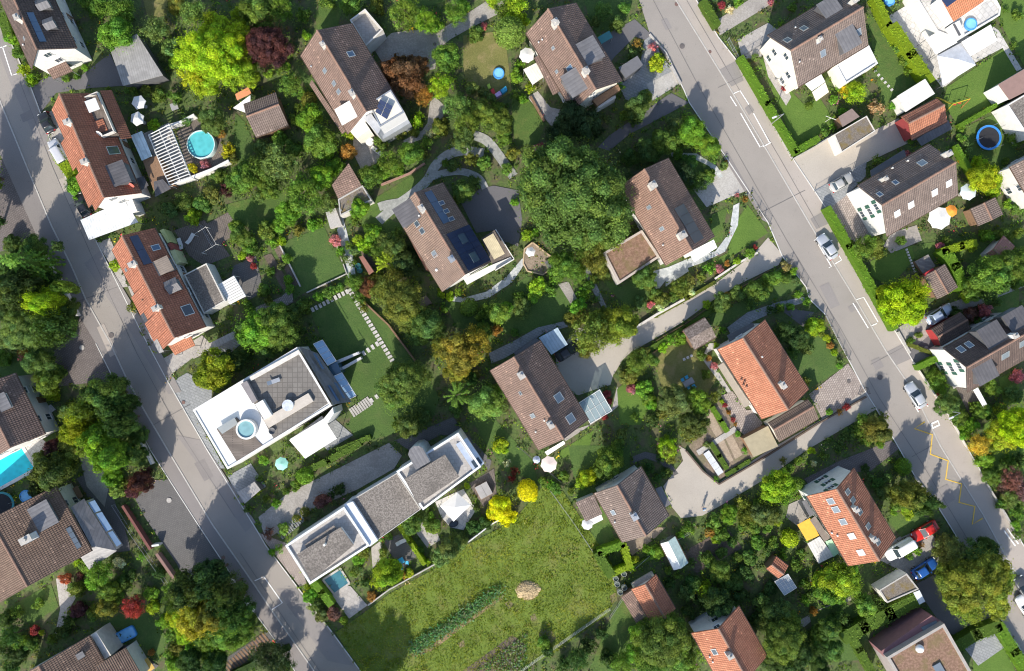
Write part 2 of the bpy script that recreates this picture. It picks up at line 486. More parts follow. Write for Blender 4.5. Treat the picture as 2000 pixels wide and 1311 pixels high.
def chimney(W, p, w=0.7, d=0.6, ht=1.3, m=None, cap=None):
    x, v, z = roofpt(W, p); c = W.at(x, v, z)
    b = MB(); zb = z - 0.8
    b.box(W.at(x, v, zb + (ht + 0.8) / 2), W.u * w / 2, W.n * d / 2, UP * (ht + 0.8) / 2); o = b.build('chimney', m or STUCCO, W.root)
    k = MB(); k.box(W.at(x, v, z + ht + 0.05), W.u * (w / 2 + 0.08), W.n * (d / 2 + 0.08), UP * 0.045)
    k.cyl(W.at(x, v, z + ht + 0.1), min(w, d) * 0.28, 0.3, 10); k.build('chimney_cap', cap or CONC, o)
    f = MB(); s, nn = slope(W, v)
    f.box(c + nn * 0.02, W.u * (w / 2 + 0.1), s * (d / 2 + 0.16), nn * 0.015); f.build('flashing', STEEL, o)
def vent(W, p, r=0.09, ht=0.45, m=None):
    x, v, z = roofpt(W, p)
    b = MB(); b.cyl(W.at(x, v, z - 0.2), r, ht + 0.2, 8); b.cyl(W.at(x, v, z + ht), r * 1.7, 0.08, 8, r * 0.6); b.build('vent_pipe', m or STEEL, W.root)
def solar(W, p1, p2, nu, nv, m=None, gap=0.04, name='solar_panel', tilt=0.09):
    """panels between the two pixel corners (upper one first)"""
    xa, v1, _ = roofpt(W, p1); xb, v2, _ = roofpt(W, p2)
    x0, x1 = sorted((xa, xb)); s, nn = slope(W, (v1 + v2) / 2); k = 1 / abs(s.dot(W.n))
    for i in range(nu):
        for j in range(nv):
            w = (x1 - x0) / nu; l = (v2 - v1) / nv
            x = x0 + w * (i + .5); v = v1 + l * (j + .5); c = W.at(x, v, W.z(v)) + nn * tilt
            b = MB(); b.box(c, W.u * (w / 2 - gap / 2), s * (abs(l) * k / 2 - gap / 2), nn * 0.025)
            o = b.build(name, m or SOLAR, W.root)
def dormer(W, pu, pf, w, roofm=None, wallm=None, gable=False, drop=0.12, win=True, glassm=None):
    """pu: pixel where its roof meets the main roof, pf: pixel of the middle of its front edge"""
    x, v0, z0 = roofpt(W, pu)
    for _ in range(8):
        zf = z0 - drop * abs(0 if _ == 0 else v1 - v0)
        P = G(pf, zf); v1 = (P - W.R1).dot(W.n)
    sg = 1 if v1 > 0 else -1; v0 = v0 - sg * 0.0; D = abs(v1 - v0); zf = z0 - drop * D
    a = lambda xx, vv, zz: W.at(x + xx, vv, zz)
    wr = MB(); vi = v1 - sg * 0.25; zi = W.z(vi)
    cheek = lambda xx: [a(xx, v0, z0 - 0.15), a(xx, vi, z0 - drop * (D - .25) - 0.12), a(xx, vi, zi - 0.1)]
    i = w / 2 - 0.15
    wr.prism(cheek(-i), cheek(i)); o = wr.build('dormer', wallm or DGREY, W.root)
    r = MB(); hw = w / 2
    if gable:
        zz = 0.28 * w
        for q in ((-1, 0), (0, 1)):
            top = [a(hw * q[0], v0, z0 + zz * (1 - abs(q[0]))), a(hw * q[0], v1, zf + zz * (1 - abs(q[0]))), a(hw * q[1], v1, zf + zz * (1 - abs(q[1]))), a(hw * q[1], v0, z0 + zz * (1 - abs(q[1])))]
            r.slab(top, 0.1)
        g = MB(); g.prism([a(-i, vi + sg * .01, zf - .1), a(i, vi + sg * .01, zf - .1), a(0, vi + sg * .01, zf + zz - .12)], [a(-i, vi - sg * .1, zf - .1), a(i, vi - sg * .1, zf - .1), a(0, vi - sg * .1, zf + zz - .12)]); g.build('dormer_gable', wallm or DGREY, o)
    else:
        top = [a(-hw, v0, z0 + 0.03), a(hw, v0, z0 + 0.03), a(hw, v1, zf), a(-hw, v1, zf)]
        r.slab(top, 0.1, [(0, 0), (w, 0), (w, D), (0, D)])
    r.build('dormer_roof', roofm or ZINC, o)
    hgt = (zf - 0.15) - (zi + 0.15)
    if win and hgt > 0.3:
        g = MB(); g.box(a(0, vi + sg * 0.02, (zf + zi) / 2), W.u * (i * 0.8), W.n * 0.02, UP * hgt / 2 * 0.85); g.build('dormer_window', glassm or SKYG, o)

def flat(name, label, cat, quad, h, wallm=None, roofm=None, par=0.25, ph=0.25, parm=None, phrase=None, z0s=(), base=0.0, parent=None):
    """flat-roofed block: quad = pixels of its top edge, h = height of that edge"""
    top = [G(p, h) for p in quad]
    a = sum(top[i].x * top[(i + 1) % len(top)].y - top[(i + 1) % len(top)].x * top[i].y for i in range(len(top)))
    if a < 0: top.reverse()
    n = len(top); c = sum(top, Vector()) / n
    o = parent or root(name, label, cat, (c.x, c.y, 0), math.atan2((top[1] - top[0]).y, (top[1] - top[0]).x))
    EXCL.append([(p.x, p.y) for p in top])
    inn = []
    for i in range(n):
        e1 = (top[i] - top[i - 1]).normalized(); e2 = (top[(i + 1) % n] - top[i]).normalized()
        n1 = Vector((-e1.y, e1.x, 0)); n2 = Vector((-e2.y, e2.x, 0)); m = n1 + n2
        inn.append(top[i] + m * par / max(0.3, 1 + n1.dot(n2)))
    if ph > 0:
        w = MB(); w.prism([Vector((p.x, p.y, base)) for p in top], [p - UP * ph for p in top], False); w.build('wall', wallm or WHITE, o)
        k = MB()
        for i in range(n):
            j = (i + 1) % n
            k.prism([top[i] - UP * ph, top[j] - UP * ph, inn[j] - UP * (ph + .1), inn[i] - UP * (ph + .1)], [top[i], top[j], inn[j], inn[i]])
        k.build('parapet', parm or WHITE, o)
        r = MB(); pts = [p - UP * (ph - 0.0) for p in inn]; r.poly(pts, quv(pts)); r.build('roof', roofm or GRAVEL, o)
    else:
        ins = [p + (q - p) * 1.0 for p, q in zip(top, inn)]
        w = MB(); w.prism([Vector((p.x, p.y, base)) for p in ins], [p - UP * 0.12 for p in ins], False); w.build('wall', wallm or WHITE, o)
        r = MB(); r.slab(top, 0.12); r.build('roof', roofm or GRAVEL, o)
    if z0s:
        pr = window_proto(1.3, 1.5, DGREY, 'dark')
        for i in range(n):
            j = (i + 1) % n
            A = Vector((top[i].x, top[i].y, 0)); B = Vector((top[j].x, top[j].y, 0))
            if ph == 0: A = Vector((inn[i].x, inn[i].y, 0)); B = Vector((inn[j].x, inn[j].y, 0))
            wall_windows(o, A, B, z0s, pr, 3.2)
    if phrase: mark((c.x / S + CX, CY - c.y / S), phrase)
    return o
def canopy(name, label, cat, quad, hs, m, posts=True, th=0.06, parent=None, phrase=None, postm=None, part='awning', sag=0.0):
    """a thin roof on posts; quad of pixels with a height each; a part of parent if one is given"""
    hs = hs if hasattr(hs, '__len__') else [hs] * len(quad)
    top = [G(p, z) for p, z in zip(quad, hs)]; c = sum(top, Vector()) / len(top)
    if parent is None:
        o = root(name, label, cat, (c.x, c.y, 0), math.atan2((top[1] - top[0]).y, (top[1] - top[0]).x))
        r = MB(); r.slab(top, th); r.build('roof_sheet', m, o)
    else:
        r = MB(); r.slab(top, th); o = r.build(part, m, parent)
    if posts:
        for p in top:
            q = p + (c - p) * 0.06; b = MB(); b.tube([(q.x, q.y, 0), (q.x, q.y, p.z - th - .01)], 0.05, 6); b.build('post', postm or STEEL, o)
    if phrase: mark((c.x / S + CX, CY - c.y / S), phrase)
    return o
def part_slab(parent, name, pts, th, m):
    """pts: (px, py, height)"""
    b = MB(); b.slab([G(p[:2], p[2]) for p in pts], th); return b.build(name, m, parent)
def part_box(parent, name, quad, h0, h1, m):
    b = MB(); top = [G(p, h1) for p in quad]
    b.prism([Vector((p.x, p.y, h0)) for p in top], top) if sum(top[i].x * top[(i + 1) % len(top)].y - top[(i + 1) % len(top)].x * top[i].y for i in range(len(top))) > 0 else b.prism([Vector((p.x, p.y, h0)) for p in reversed(top)], list(reversed(top)))
    return b.build(name, m, parent)

# ------------------------------------------------------------------ vegetation
def rdir(up=0.0):
    while True:
        v = Vector((R.uniform(-1, 1), R.uniform(-1, 1), R.uniform(-1, 1)))
        if 0.05 < v.length < 1: 
            v.normalize(); v.z += up; return v.normalized()
def leaf(b, p, nrm, s, tint):
    nrm = (nrm + rdir() * 0.6).normalized(); a = nrm.cross(rdir()).normalized(); c = nrm.cross(a)
    w = s * 0.62
    b.poly([p - a * s, p - c * w * 0.9 + a * s * 0.1 - nrm * s * 0.15, p + a * s, p + c * w + a * s * 0.1 - nrm * s * 0.15], None, tint)
ICO = None
def ico(b, c, r, tint, sq=1.0):
    t = (1 + 5 ** .5) / 2
    vs = [Vector(v).normalized() for v in ((-1, t, 0), (1, t, 0), (-1, -t, 0), (1, -t, 0), (0, -1, t), (0, 1, t), (0, -1, -t), (0, 1, -t), (t, 0, -1), (t, 0, 1), (-t, 0, -1), (-t, 0, 1))]
    fs = [(0, 11, 5), (0, 5, 1), (0, 1, 7), (0, 7, 10), (0, 10, 11), (1, 5, 9), (5, 11, 4), (11, 10, 2), (10, 7, 6), (7, 1, 8), (3, 9, 4), (3, 4, 2), (3, 2, 6), (3, 6, 8), (3, 8, 9), (4, 9, 5), (2, 4, 11), (6, 2, 10), (8, 6, 7), (9, 8, 1)]
    i = len(b.v)
    b.v += [c + Vector((v.x, v.y, v.z * sq)) * r * R.uniform(0.88, 1.08) for v in vs]
    for f in fs: b.f.append([i + k for k in f]); b.u.append(None); b.t.append(tint)
def tint_of(k, hue=0.0):
    return (k * (1 + hue), k * (1 + hue * 0.25), k * (1 - hue * 0.6))
def crown_mesh(kind, nl, nleaf, ls, seed):
    R.seed(seed); b = MB(); lobes = []
    if kind == 'cone':
        lay = 11
        for i in range(lay):
            z = -0.9 + 2.0 * i / lay; rr = 0.98 * (1 - i / lay) ** 0.8 + 0.05; nb = max(5, int(15 * rr) + 3)
            for j in range(nb):
                a = 2 * math.pi * (j + R.uniform(-.3, .3)) / nb + i * 0.7; rl = rr * R.uniform(0.72, 1.08); k = R.uniform(0.7, 1.3); hu = R.uniform(-.12, .12)
                m = max(5, int(nleaf / 85 * rl * 1.4))
                for q in range(m):
                    t = (q + R.random()) / m; d = Vector((math.cos(a), math.sin(a), -0.28 - .1 * t))
                    sd = Vector((-math.sin(a), math.cos(a), 0)) * R.uniform(-1, 1) * 0.13 * (1.15 - t)
                    leaf(b, Vector((0, 0, z)) + d * rl * t + sd, Vector((0, 0, 1)), ls * R.uniform(.6, 1.2), tint_of(k * R.uniform(.75, 1.3), hu))
        ico(b, Vector((0, 0, -0.3)), 0.45, (0.6, 0.6, 0.6), 1.5)
        return b.mesh('crown')
    if kind == 'spiky':
        for j in range(nl):
            a = R.uniform(0, 6.283); el = R.uniform(-0.1, 1.1); L = R.uniform(0.65, 1.05); k = R.uniform(0.7, 1.35)
            for q in range(9):
                t = (q + .5) / 9; d = Vector((math.cos(a) * math.cos(el * .8), math.sin(a) * math.cos(el * .8), math.sin(el) - 0.5 * t * t))
                for w in range(max(1, nleaf // (nl * 9))):
                    leaf(b, d * L * t + rdir() * 0.05, Vector((0, 0, 1)), ls * R.uniform(.7, 1.3), tint_of(k * R.uniform(.8, 1.2), R.uniform(-.1, .1)))
        ico(b, Vector((0, 0, -0.1)), 0.35, (0.7, 0.7, 0.7), 0.8)
        return b.mesh('crown')
    if kind == 'ball':
        lobes = [(Vector((0, 0, 0)), 0.93, 1.0, 0.0)]
    elif kind == 'loose':
        lobes = [(Vector((0, 0, -.1)), 0.4, 0.9, 0)]
        for i in range(nl):
            d = rdir(0.15); q = R.uniform(0.35, 0.85); lobes.append((Vector((d.x, d.y, d.z * 0.75)) * q, R.uniform(0.14, 0.28), R.uniform(.65, 1.35), R.uniform(-.2, .2)))
    else:
        lobes = [(Vector((0, 0, -.05)), 0.78 if kind == 'full' else 0.6, 0.9, 0)]
        sx = R.uniform(0.85, 1.1); off = [R.uniform(0.78, 1.08) for _ in range(9)]
        for i in range(nl):
            d = rdir(0.2); an = (math.atan2(d.y, d.x) + math.pi) / (2 * math.pi) * 8
            q = R.uniform(0.5, 0.82) * off[int(an)]; lo = .36 if nl < 20 else .28 if nl < 50 else .21 if nl < 100 else .17
            if kind == 'full': q = R.uniform(.72, .9)
            lobes.append((Vector((d.x * sx, d.y / sx, d.z * 0.85)) * q, R.uniform(lo * .5, lo), R.uniform(.70, 1.32), R.uniform(-.2, .2)))
    tot = sum(l[1] ** 2 for l in lobes)
    for c, r, k, hu in lobes:
        if kind != 'loose' or r > 0.35: ico(b, c, r * (0.95 if kind == 'ball' else 0.78 if kind != 'loose' else 0.6), tint_of(0.75 * k, hu))
        n = int(nleaf * r * r / tot)
        for i in range(n):
            for _ in range(6):
                d = rdir(0.25); p = c + Vector((d.x, d.y, d.z * 0.9)) * r * R.uniform(0.84, 1.1 if kind != 'ball' else 1.04)
                if all((p - c2).length > r2 * 0.8 for c2, r2, _k, _h in lobes if c2 is not c): break
            if kind == 'loose': p = c + d * r * R.uniform(0.2, 1.25)
            leaf(b, p, d, ls * R.uniform(.55, 1.3), tint_of(k * R.uniform(.6, 1.45), hu + R.uniform(-.1, .1)))
    # stray sprays that break the outline
    if kind not in ('ball',):
        for i in range(int(nleaf * 0.06)):
            d = rdir(0.1); leaf(b, Vector((d.x, d.y, d.z * 0.8)) * R.uniform(0.85, 1.08), d, ls * R.uniform(.5, 1), tint_of(R.uniform(.8, 1.4)))
    return b.mesh('crown')
PROTO = {}
def protos():
    sp = {'round': ((90, 17000, .027), (42, 6800, .044), (17, 1700, .092)), 'full': ((170, 30000, .022), (60, 5000, .05), (15, 1200, .1)), 'loose': ((80, 12000, .029), (46, 5000, .046), (22, 1300, .092)),
          'cone': ((0, 6000, .05), (0, 2600, .07), (0, 900, .11)), 'ball': ((1, 5000, .035), (1, 2400, .055), (1, 800, .1)), 'spiky': ((60, 4000, .04), (40, 1800, .06), (26, 700, .1))}
    sd = 11
    for k, ls in sp.items():
        for i, (nl, n, s) in enumerate(ls):
            PROTO[k, i] = []
            for v in range(3 if k in ('round', 'loose') else 1 if k == 'full' else 2):
                sd += 1; m = crown_mesh(k, nl, n, s, sd); m.materials.append(LEAF); PROTO[k, i].append(m)
    b = MB(); R.seed(5); b.tube([(0, 0, 0), (0.02, 0, .4), (0, .02, .8), (0, 0, 1)], [.075, .055, .045, .03], 8)
    for i in range(7):
        a = i * 2.4; z = 0.42 + 0.07 * i
        b.tube([(0, 0, z), (0.16 * math.cos(a), 0.16 * math.sin(a), z + .12), (0.42 * math.cos(a), 0.42 * math.sin(a), z + .22)], [.03, .02, .008], 5)
    m = b.mesh('trunk'); m.materials.append(BARK); PROTO['trunk'] = m
COLS = {  # (albedo, word)
    'dg': ((.035, .070, .022), 'dark green'), 'mg': ((.065, .125, .030), 'green'), 'lg': ((.11, .19, .045), 'light green'), 'bg': ((.07, .125, .055), 'grey-green'),
    'yg': ((.16, .24, .020), 'yellow-green'), 'bgn': ((.085, .19, .028), 'bright green'), 'ye': ((.42, .36, .015), 'yellow'), 'ol': ((.10, .125, .030), 'olive green'), 'pu': ((.055, .025, .032), 'dark purple'),
    'rd': ((.26, .035, .05), 'crimson'), 'br': ((.11, .058, .032), 'bronze brown'), 'or': ((.28, .16, .03), 'orange-tinged'), 'dk': ((.025, .05, .022), 'very dark green'),
    'tan': ((.26, .20, .12), 'bare tan'), 'pk': ((.30, .12, .18), 'pink-flowered'), 'blu': ((.06, .115, .048), 'deep green'), 'yt': ((.22, .24, .02), 'lime yellow')}
KINDW = {'round': ('bush', 'tree'), 'full': ('bush', 'round-crowned tree'), 'loose': ('loose shrub', 'loose-crowned tree'), 'cone': ('star-shaped conifer', 'layered conifer'), 'ball': ('clipped ball', 'dense rounded tree'), 'spiky': ('spiky plant', 'spiky palm-like tree')}
PLANTS = []
HZ = {}
def plant(x, y, rp, col, kind='round', hz=None, group=None):
    PLANTS.append((x, y, rp, col, kind, hz))
def build_plants():
    LM = LANDMARKS
    labs = []
    for (x, y, rp, col, kind, hz) in PLANTS:
        r = rp * S
        near = sorted(LM, key=lambda m: (m[0] - x) ** 2 + (m[1] - y) ** 2)[:2]
        m = near[0]; dx, dy = x - m[0], y - m[1]
        d = math.hypot(dx, dy)
        if abs(dx) > 2.2 * abs(dy): rel = 'right of' if dx > 0 else 'left of'
        elif abs(dy) > 2.2 * abs(dx): rel = 'below' if dy > 0 else 'above'
        else: rel = ('below right of' if dx > 0 else 'below left of') if dy > 0 else ('above right of' if dx > 0 else 'above left of')
        if d < 14: rel = 'beside'
        size = 'tiny' if r < .75 else 'small' if r < 1.3 else 'medium' if r < 2.2 else 'large' if r < 3.6 else 'big' if r < 5.5 else 'huge'
        kw = KINDW[kind][1 if r >= 1.85 else 0]
        lb = f"{size} {COLS[col][1]} {kw} {rel} the {m[2]}"
        if len(lb.split()) > 13: lb = lb.replace(' loose-crowned', ' loose').replace('dense rounded', 'dense')
        if len(lb.split()) > 13: lb = lb.split(' ', 1)[1]
        labs.append([lb, near[1][2], x, y, size, COLS[col][1], kw])
    by = {}
    for i, l in enumerate(labs): by.setdefault(l[0], []).append(i)
    for k, ids in by.items():
        if len(ids) == 1: continue
        sec = {}
        ids.sort(key=lambda i: (labs[i][2] + labs[i][3] * 0.3))
        words = {2: ['the left one of two', 'the right one of two'], 3: ['leftmost of three', 'middle of three', 'rightmost of three']}.get(len(ids))
        xs = [labs[i][2] for i in ids]; ys = [labs[i][3] for i in ids]
        vert = max(ys) - min(ys) > max(xs) - min(xs)
        if vert: ids.sort(key=lambda i: labs[i][3])
        n = len(ids); first = 'top' if vert else 'left'
        ordn = ['first', 'second', 'third', 'fourth', 'fifth', 'sixth', 'seventh']
        for q, i in enumerate(ids):
            if n == 2: s = (('upper' if q == 0 else 'lower') if vert else ('left' if q == 0 else 'right')) + ' of two'
            else: s = f"{ordn[q]} from {first}"
            labs[i][0] = labs[i][0] + ', ' + s
    small = sorted((q for q in PLANTS if q[2] * S < 1.85), key=lambda q: -q[2])
    few = set(id(q) for q in small[285:]); rest = MB()
    for pl, lab in zip(PLANTS, labs):
        x, y, rp, col, kind, hz = pl
        r = rp * S; c, _w = COLS[col]
        big = 0 if r > 3.6 else 1 if r > 1.6 else 2
        ms = PROTO[kind, big]; me = ms[R.randrange(len(ms))]
        tree = r >= 1.85
        vr = {'full': .85, 'round': .95, 'loose': .95, 'cone': 1.7, 'ball': .95, 'spiky': .9}[kind]
        hz = HZ.get((x, y), hz)
        if (x, y) in HZ and kind != 'full': hz *= .72
        if hz is None: zc = r * vr + (0.35 * r + 0.3 if tree else -0.25 * r)
        else: zc = hz
        P = G((x, y), zc + 0.15 * r)
        jit = lambda k: max(0, k * R.uniform(.9, 1.1))
        cc = (jit(c[0]), jit(c[1]), jit(c[2]), 1)
        if id(pl) in few:
            mx = Matrix.Translation((P.x, P.y, zc)) @ Matrix.Rotation(R.uniform(0, 6.28), 4, 'Z') @ Matrix.Diagonal((r, r, r * vr, 1))
            at = me.attributes['tint'].data
            for f in list(me.polygons)[::2]:
                tc = at[f.index].color
                rest.poly([mx @ me.vertices[i].co for i in f.vertices], None, (tc[0] * cc[0], tc[1] * cc[1], tc[2] * cc[2]))
            continue
        cat = 'tree' if tree else 'shrub'
        grp = 'trees in the gardens' if tree else 'shrubs in the gardens'
        if tree:
            nm = {'cone': 'conifer', 'spiky': 'palm_tree'}.get(kind, 'tree')
            o = root(nm, lab[0], cat, (P.x, P.y, 0), 0, grp)
            t = bpy.data.objects.new('trunk', PROTO['trunk']); COL.objects.link(t); t.parent = o; t.scale = (r * 0.9, r * 0.9, zc + r * .35); t.rotation_euler = (0, 0, R.uniform(0, 6))
            k = bpy.data.objects.new('crown', me); COL.objects.link(k); k.parent = o; k.location = (0, 0, zc)
        else:
            nm = {'ball': 'clipped_shrub', 'spiky': 'spiky_plant', 'cone': 'dwarf_conifer'}.get(kind, 'shrub')
            k = bpy.data.objects.new(nm, me); COL.objects.link(k); tag(k, lab[0], cat, grp); k.location = (P.x, P.y, zc)
        k.scale = (r * R.uniform(.95, 1.08), r * R.uniform(.95, 1.08), r * vr * R.uniform(.92, 1.08)); k.rotation_euler = (0, 0, R.uniform(0, 6.28)); k.color = cc
        if (x, y) in HZ and kind != 'full': k.scale.z = max(k.scale.z, zc - 0.6)
    o = rest.build('small_garden_plants', LEAF); o['kind'] = 'stuff'
def hedge(px, w, h, col, label, group='clipped hedges', dens=16, rough=0.12):
    pts = [G(p, h) for p in px]; b = MB(); c = COLS[col][0]
    P0 = [Vector((p.x, p.y, 0)) for p in pts]
    for i in range(len(P0) - 1):
        A, B = P0[i], P0[i + 1]; e = B - A; L = e.length; u = e / L; n = Vector((-u.y, u.x, 0)); ww = w / 2
        b.box((A + B) / 2 + UP * (h * .47), u * (L / 2 + ww * .6), n * (ww * .86), UP * (h * .47)); 
        for k in range(len(b.f) - 6, len(b.f)): b.t[k] = (0.75, .75, .75)
        for q in range(int(L * w * dens)):
            t = R.random(); k = R.uniform(.7, 1.3) * (1 + 0.15 * math.sin(t * L * 1.3))
            leaf(b, A + e * t + n * R.uniform(-ww, ww) + UP * (h + R.uniform(-rough, rough)), UP, R.uniform(.07, .16), tint_of(k, R.uniform(-.12, .12)))
        for sg in (-1, 1):
            for q in range(int(L * h * dens * .7)):
                t = R.random(); k = R.uniform(.7, 1.3)
                leaf(b, A + e * t + n * sg * (ww + R.uniform(-rough, rough)) + UP * R.uniform(0, h), n * sg, R.uniform(.07, .16), tint_of(k, R.uniform(-.1, .1)))
    o = b.build('hedge', LEAF); o.color = (*c, 1)
    m = P0[len(P0) // 2]
    return tag(o, label, 'hedge', group)

# ------------------------------------------------------------------ cars
def car(p, ang, label, paint, L=4.3, W=1.78, Hh=1.48, van=False, name='parked_car', group='parked cars', glassm=None):
    """p: pixel of its middle on the ground; ang: heading of the bonnet in degrees, world"""
    g = G(p, 0.6); a = math.radians(ang)
    o = root(name, label, 'van' if van else 'car', (g.x, g.y, 0.12), a, group); M = WM[o]
    T = lambda x, y, z: M @ Vector((x, y, z))
    x1 = L / 2; hood = -0.30 if van else 0.0
    st = [(-x1, .60, .48, .74), (-x1 + .10, .86, .34, .90), (-x1 * .78, .98, .26, .99), (-x1 * .3, 1, .24, .98), (x1 * .25, 1, .24, .96), (x1 * .55, .98, .25, .92), (x1 * .82, .93, .27, .82), (x1 - .12, .80, .32, .70), (x1, .52, .42, .56)]
    rings = []
    for x, kw, zb, zt in st:
        w = W / 2 * kw; sec = []
        for yy, zz in ((-.80, 0), (-1, .25), (-1, .7), (-.92, .93), (-.6, 1), (0, 1.03), (.6, 1), (.92, .93), (1, .7), (1, .25), (.8, 0)):
            sec.append(T(x, yy * w, zb + (zt - zb) * zz))
        rings.append(sec)
    b = MB(); b.loft(rings); b.build('body', paint, o, True)
    # cabin: glasshouse with a painted roof
    xr, xf = -x1 * (.93 if van else .80), x1 * (.50 if van else .36); tr, tf = xr + (.18 if van else .45), xf - (.55 if van else .85)
    wb, wt = W / 2 * .90, W / 2 * .72
    sec = lambda k, z: [T(xr + (tr - xr) * k, -(wb + (wt - wb) * k), z), T(xf + (tf - xf) * k, -(wb + (wt - wb) * k), z), T(xf + (tf - xf) * k, wb + (wt - wb) * k, z), T(xr + (tr - xr) * k, wb + (wt - wb) * k, z)]
    c = MB(); c.prism(sec(0, .90), sec(1, Hh - .04)); cab = c.build('cabin', paint, o)
    rf = MB(); rr = []
    for k, x in ((.82, tr - .12), (.97, tr + .1), (1, (tr + tf) / 2), (.97, tf - .1), (.84, tf + .10)):
        rr.append([T(x, yy * wt * k * 1.02, Hh - .06 + zz) for yy, zz in ((-1, 0), (-.93, .05), (-.5, .085), (0, .095), (.5, .085), (.93, .05), (1, 0))])
    rf.loft(rr); rf.build('roof', paint, o, True)
    gm = glassm or glassy((.035, .05, .06), .06)
    def pane(nm, q, off):
        q = [T(*v) for v in q]; n = (q[1] - q[0]).cross(q[3] - q[0]).normalized()
        n = n if n.dot(sum(q, Vector()) / 4 - T(0, 0, 1.0)) > 0 else -n
        bb = MB(); bb.slab([v + n * .015 for v in q], .012, None, -n); return bb.build(nm, gm, o)
    lv = lambda k: (xr + (tr - xr) * k, xf + (tf - xf) * k, wb + (wt - wb) * k, .90 + (Hh - .94) * k)
    r0, f0, w0, z0 = lv(.10); r1, f1, w1, z1 = lv(.93)
    pane('windshield', [(f0, -w0 * .92, z0), (f0, w0 * .92, z0), (f1, w1 * .92, z1), (f1, -w1 * .92, z1)], 0)
    pane('rear_window', [(r0, w0 * .88, z0), (r0, -w0 * .88, z0), (r1, -w1 * .9, z1), (r1, w1 * .9, z1)], 0)
    for sg in (-1, 1):
        ra, fa = r0 + .12, f0 - .14; rb, fb = r1 + .08, f1 - .06
        if van: ra = rb = .25
        pane('side_window', [(ra, sg * w0, z0), (fa, sg * w0, z0), (fb, sg * w1, z1), (rb, sg * w1, z1)], 0)
        m = MB(); m.abox((0, 0, 0), .12, .2, .12); m.v = [T(f0 - .25 + v.x, sg * (W / 2 * .98 + .06) + v.y, .98 + v.z) for v in m.v]; m.build('wing_mirror', paint, o)
        h = MB(); h.v = []; h.abox((0, 0, 0), .16, .36, .12); h.v = [T(x1 - .16 + v.x, sg * W * .32 + v.y, .655 + v.z) for v in h.v]; h.build('headlight', LAMP, o)
        t = MB(); t.abox((0, 0, 0), .12, .26, .2); t.v = [T(-x1 + .09 + v.x, sg * W * .37 + v.y, .78 + v.z) for v in t.v]; t.build('taillight', REDL, o)
        for xx in (-L * .30, L * .31):
            ty = MB(); ty.tube([T(xx, sg * (W / 2 - .20), .2), T(xx, sg * (W / 2 + .012), .2)], .31, 16); wh = ty.build('wheel', TYRE, o)
            ri = MB(); ri.tube([T(xx, sg * (W / 2 - .05), .2), T(xx, sg * (W / 2 + .022), .2)], .19, 10); ri.build('rim', STEEL, wh)
    bp = MB(); bp.abox((0, 0, 0), .06, .5, .11); bp.v = [T(-x1 - .005 + v.x, v.y, .55 + v.z) for v in bp.v]; bp.build('number_plate', WHITE, o)
    EXCL.append([(q.x, q.y) for q in (T(-x1, -W / 2, 0), T(x1, -W / 2, 0), T(x1, W / 2, 0), T(-x1, W / 2, 0))])
    if p[0] < 1900: mark(p, label.split(' parked')[0])
    return o

# ------------------------------------------------------------------ garden things
def parasol(p, r, label, m, n=8, h=2.5, rot=0.2, square=False, group='open garden parasols', drop=0.4):
    n = 4 if square else n; g = G(p, h)
    o = root('parasol', label, 'parasol', (g.x, g.y, 0), 0, group)
    b = MB(); apex = Vector((g.x, g.y, h + drop))
    rim = []
    for k in range(n):
        a0, a1 = rot + 2 * math.pi * k / n, rot + 2 * math.pi * (k + 1) / n
        P = lambda a: Vector((g.x + r * math.cos(a), g.y + r * math.sin(a), h))
        rim.append(P(a0)); mid = (P(a0) + P(a1)) / 2 + UP * 0.07 * (1 if not square else .6)
        mid = mid + (Vector((g.x, g.y, h)) - mid) * .04; mid.z = h + .05
        i = len(b.v)
        b.poly([apex, P(a0), mid]); b.poly([apex, mid, P(a1)])
        dn = UP * -.16
        b.poly([P(a0), P(a0) + dn, mid + dn, mid]); b.poly([mid, mid + dn, P(a1) + dn, P(a1)])
    b.build('canopy', m, o)
    t = MB(); t.tube([(g.x, g.y, 0), (g.x, g.y, h + drop - .02)], .028, 6); t.build('pole', STEEL, o)
    f = MB(); f.cyl((g.x, g.y, 0.12), .28, .08, 14); f.build('base', CONC, o)
    return o
def table(p, label, sx, sy, ang, m, z=0.12, h=0.74, round_=False, group=None, legm=None):
    g = G(p, h + z); a = math.radians(ang); o = root('garden_table', label, 'table', (g.x, g.y, z), a, group)
    t = MB()
    if round_: t.cyl((g.x, g.y, z + h - .04), sx / 2, .04, 20)
    else: t.abox((g.x, g.y, z + h - .02), sx, sy, .04, a)
    t.build('table_top', m, o); M = WM[o]
    for x in (-1, 1):
        for y in (-1, 1):
            k = .3 if round_ else .42; l = MB(); q = M @ Vector((x * sx * k, y * sy * k, 0)); l.tube([q, q + UP * (h - .045)], .025, 5); l.build('leg', legm or STEEL, o)
    return o
def chair(p, label, ang, m, z=0.12, group='garden chairs'):
    g = G(p, .45 + z); a = math.radians(ang); o = root('garden_chair', label, 'chair', (g.x, g.y, z), a, group); M = WM[o]
    s = MB(); s.abox((g.x, g.y, z + .44), .5, .5, .05, a); s.build('seat', m, o)
    b = MB(); b.abox(M @ Vector((-.25, 0, .72)), .05, .5, .5, a); b.build('backrest', m, o)
    for x in (-1, 1):
        for y in (-1, 1):
            l = MB(); q = M @ Vector((x * .21, y * .21, 0)); l.tube([q, q + UP * .415], .018, 5); l.build('leg', STEEL, o)
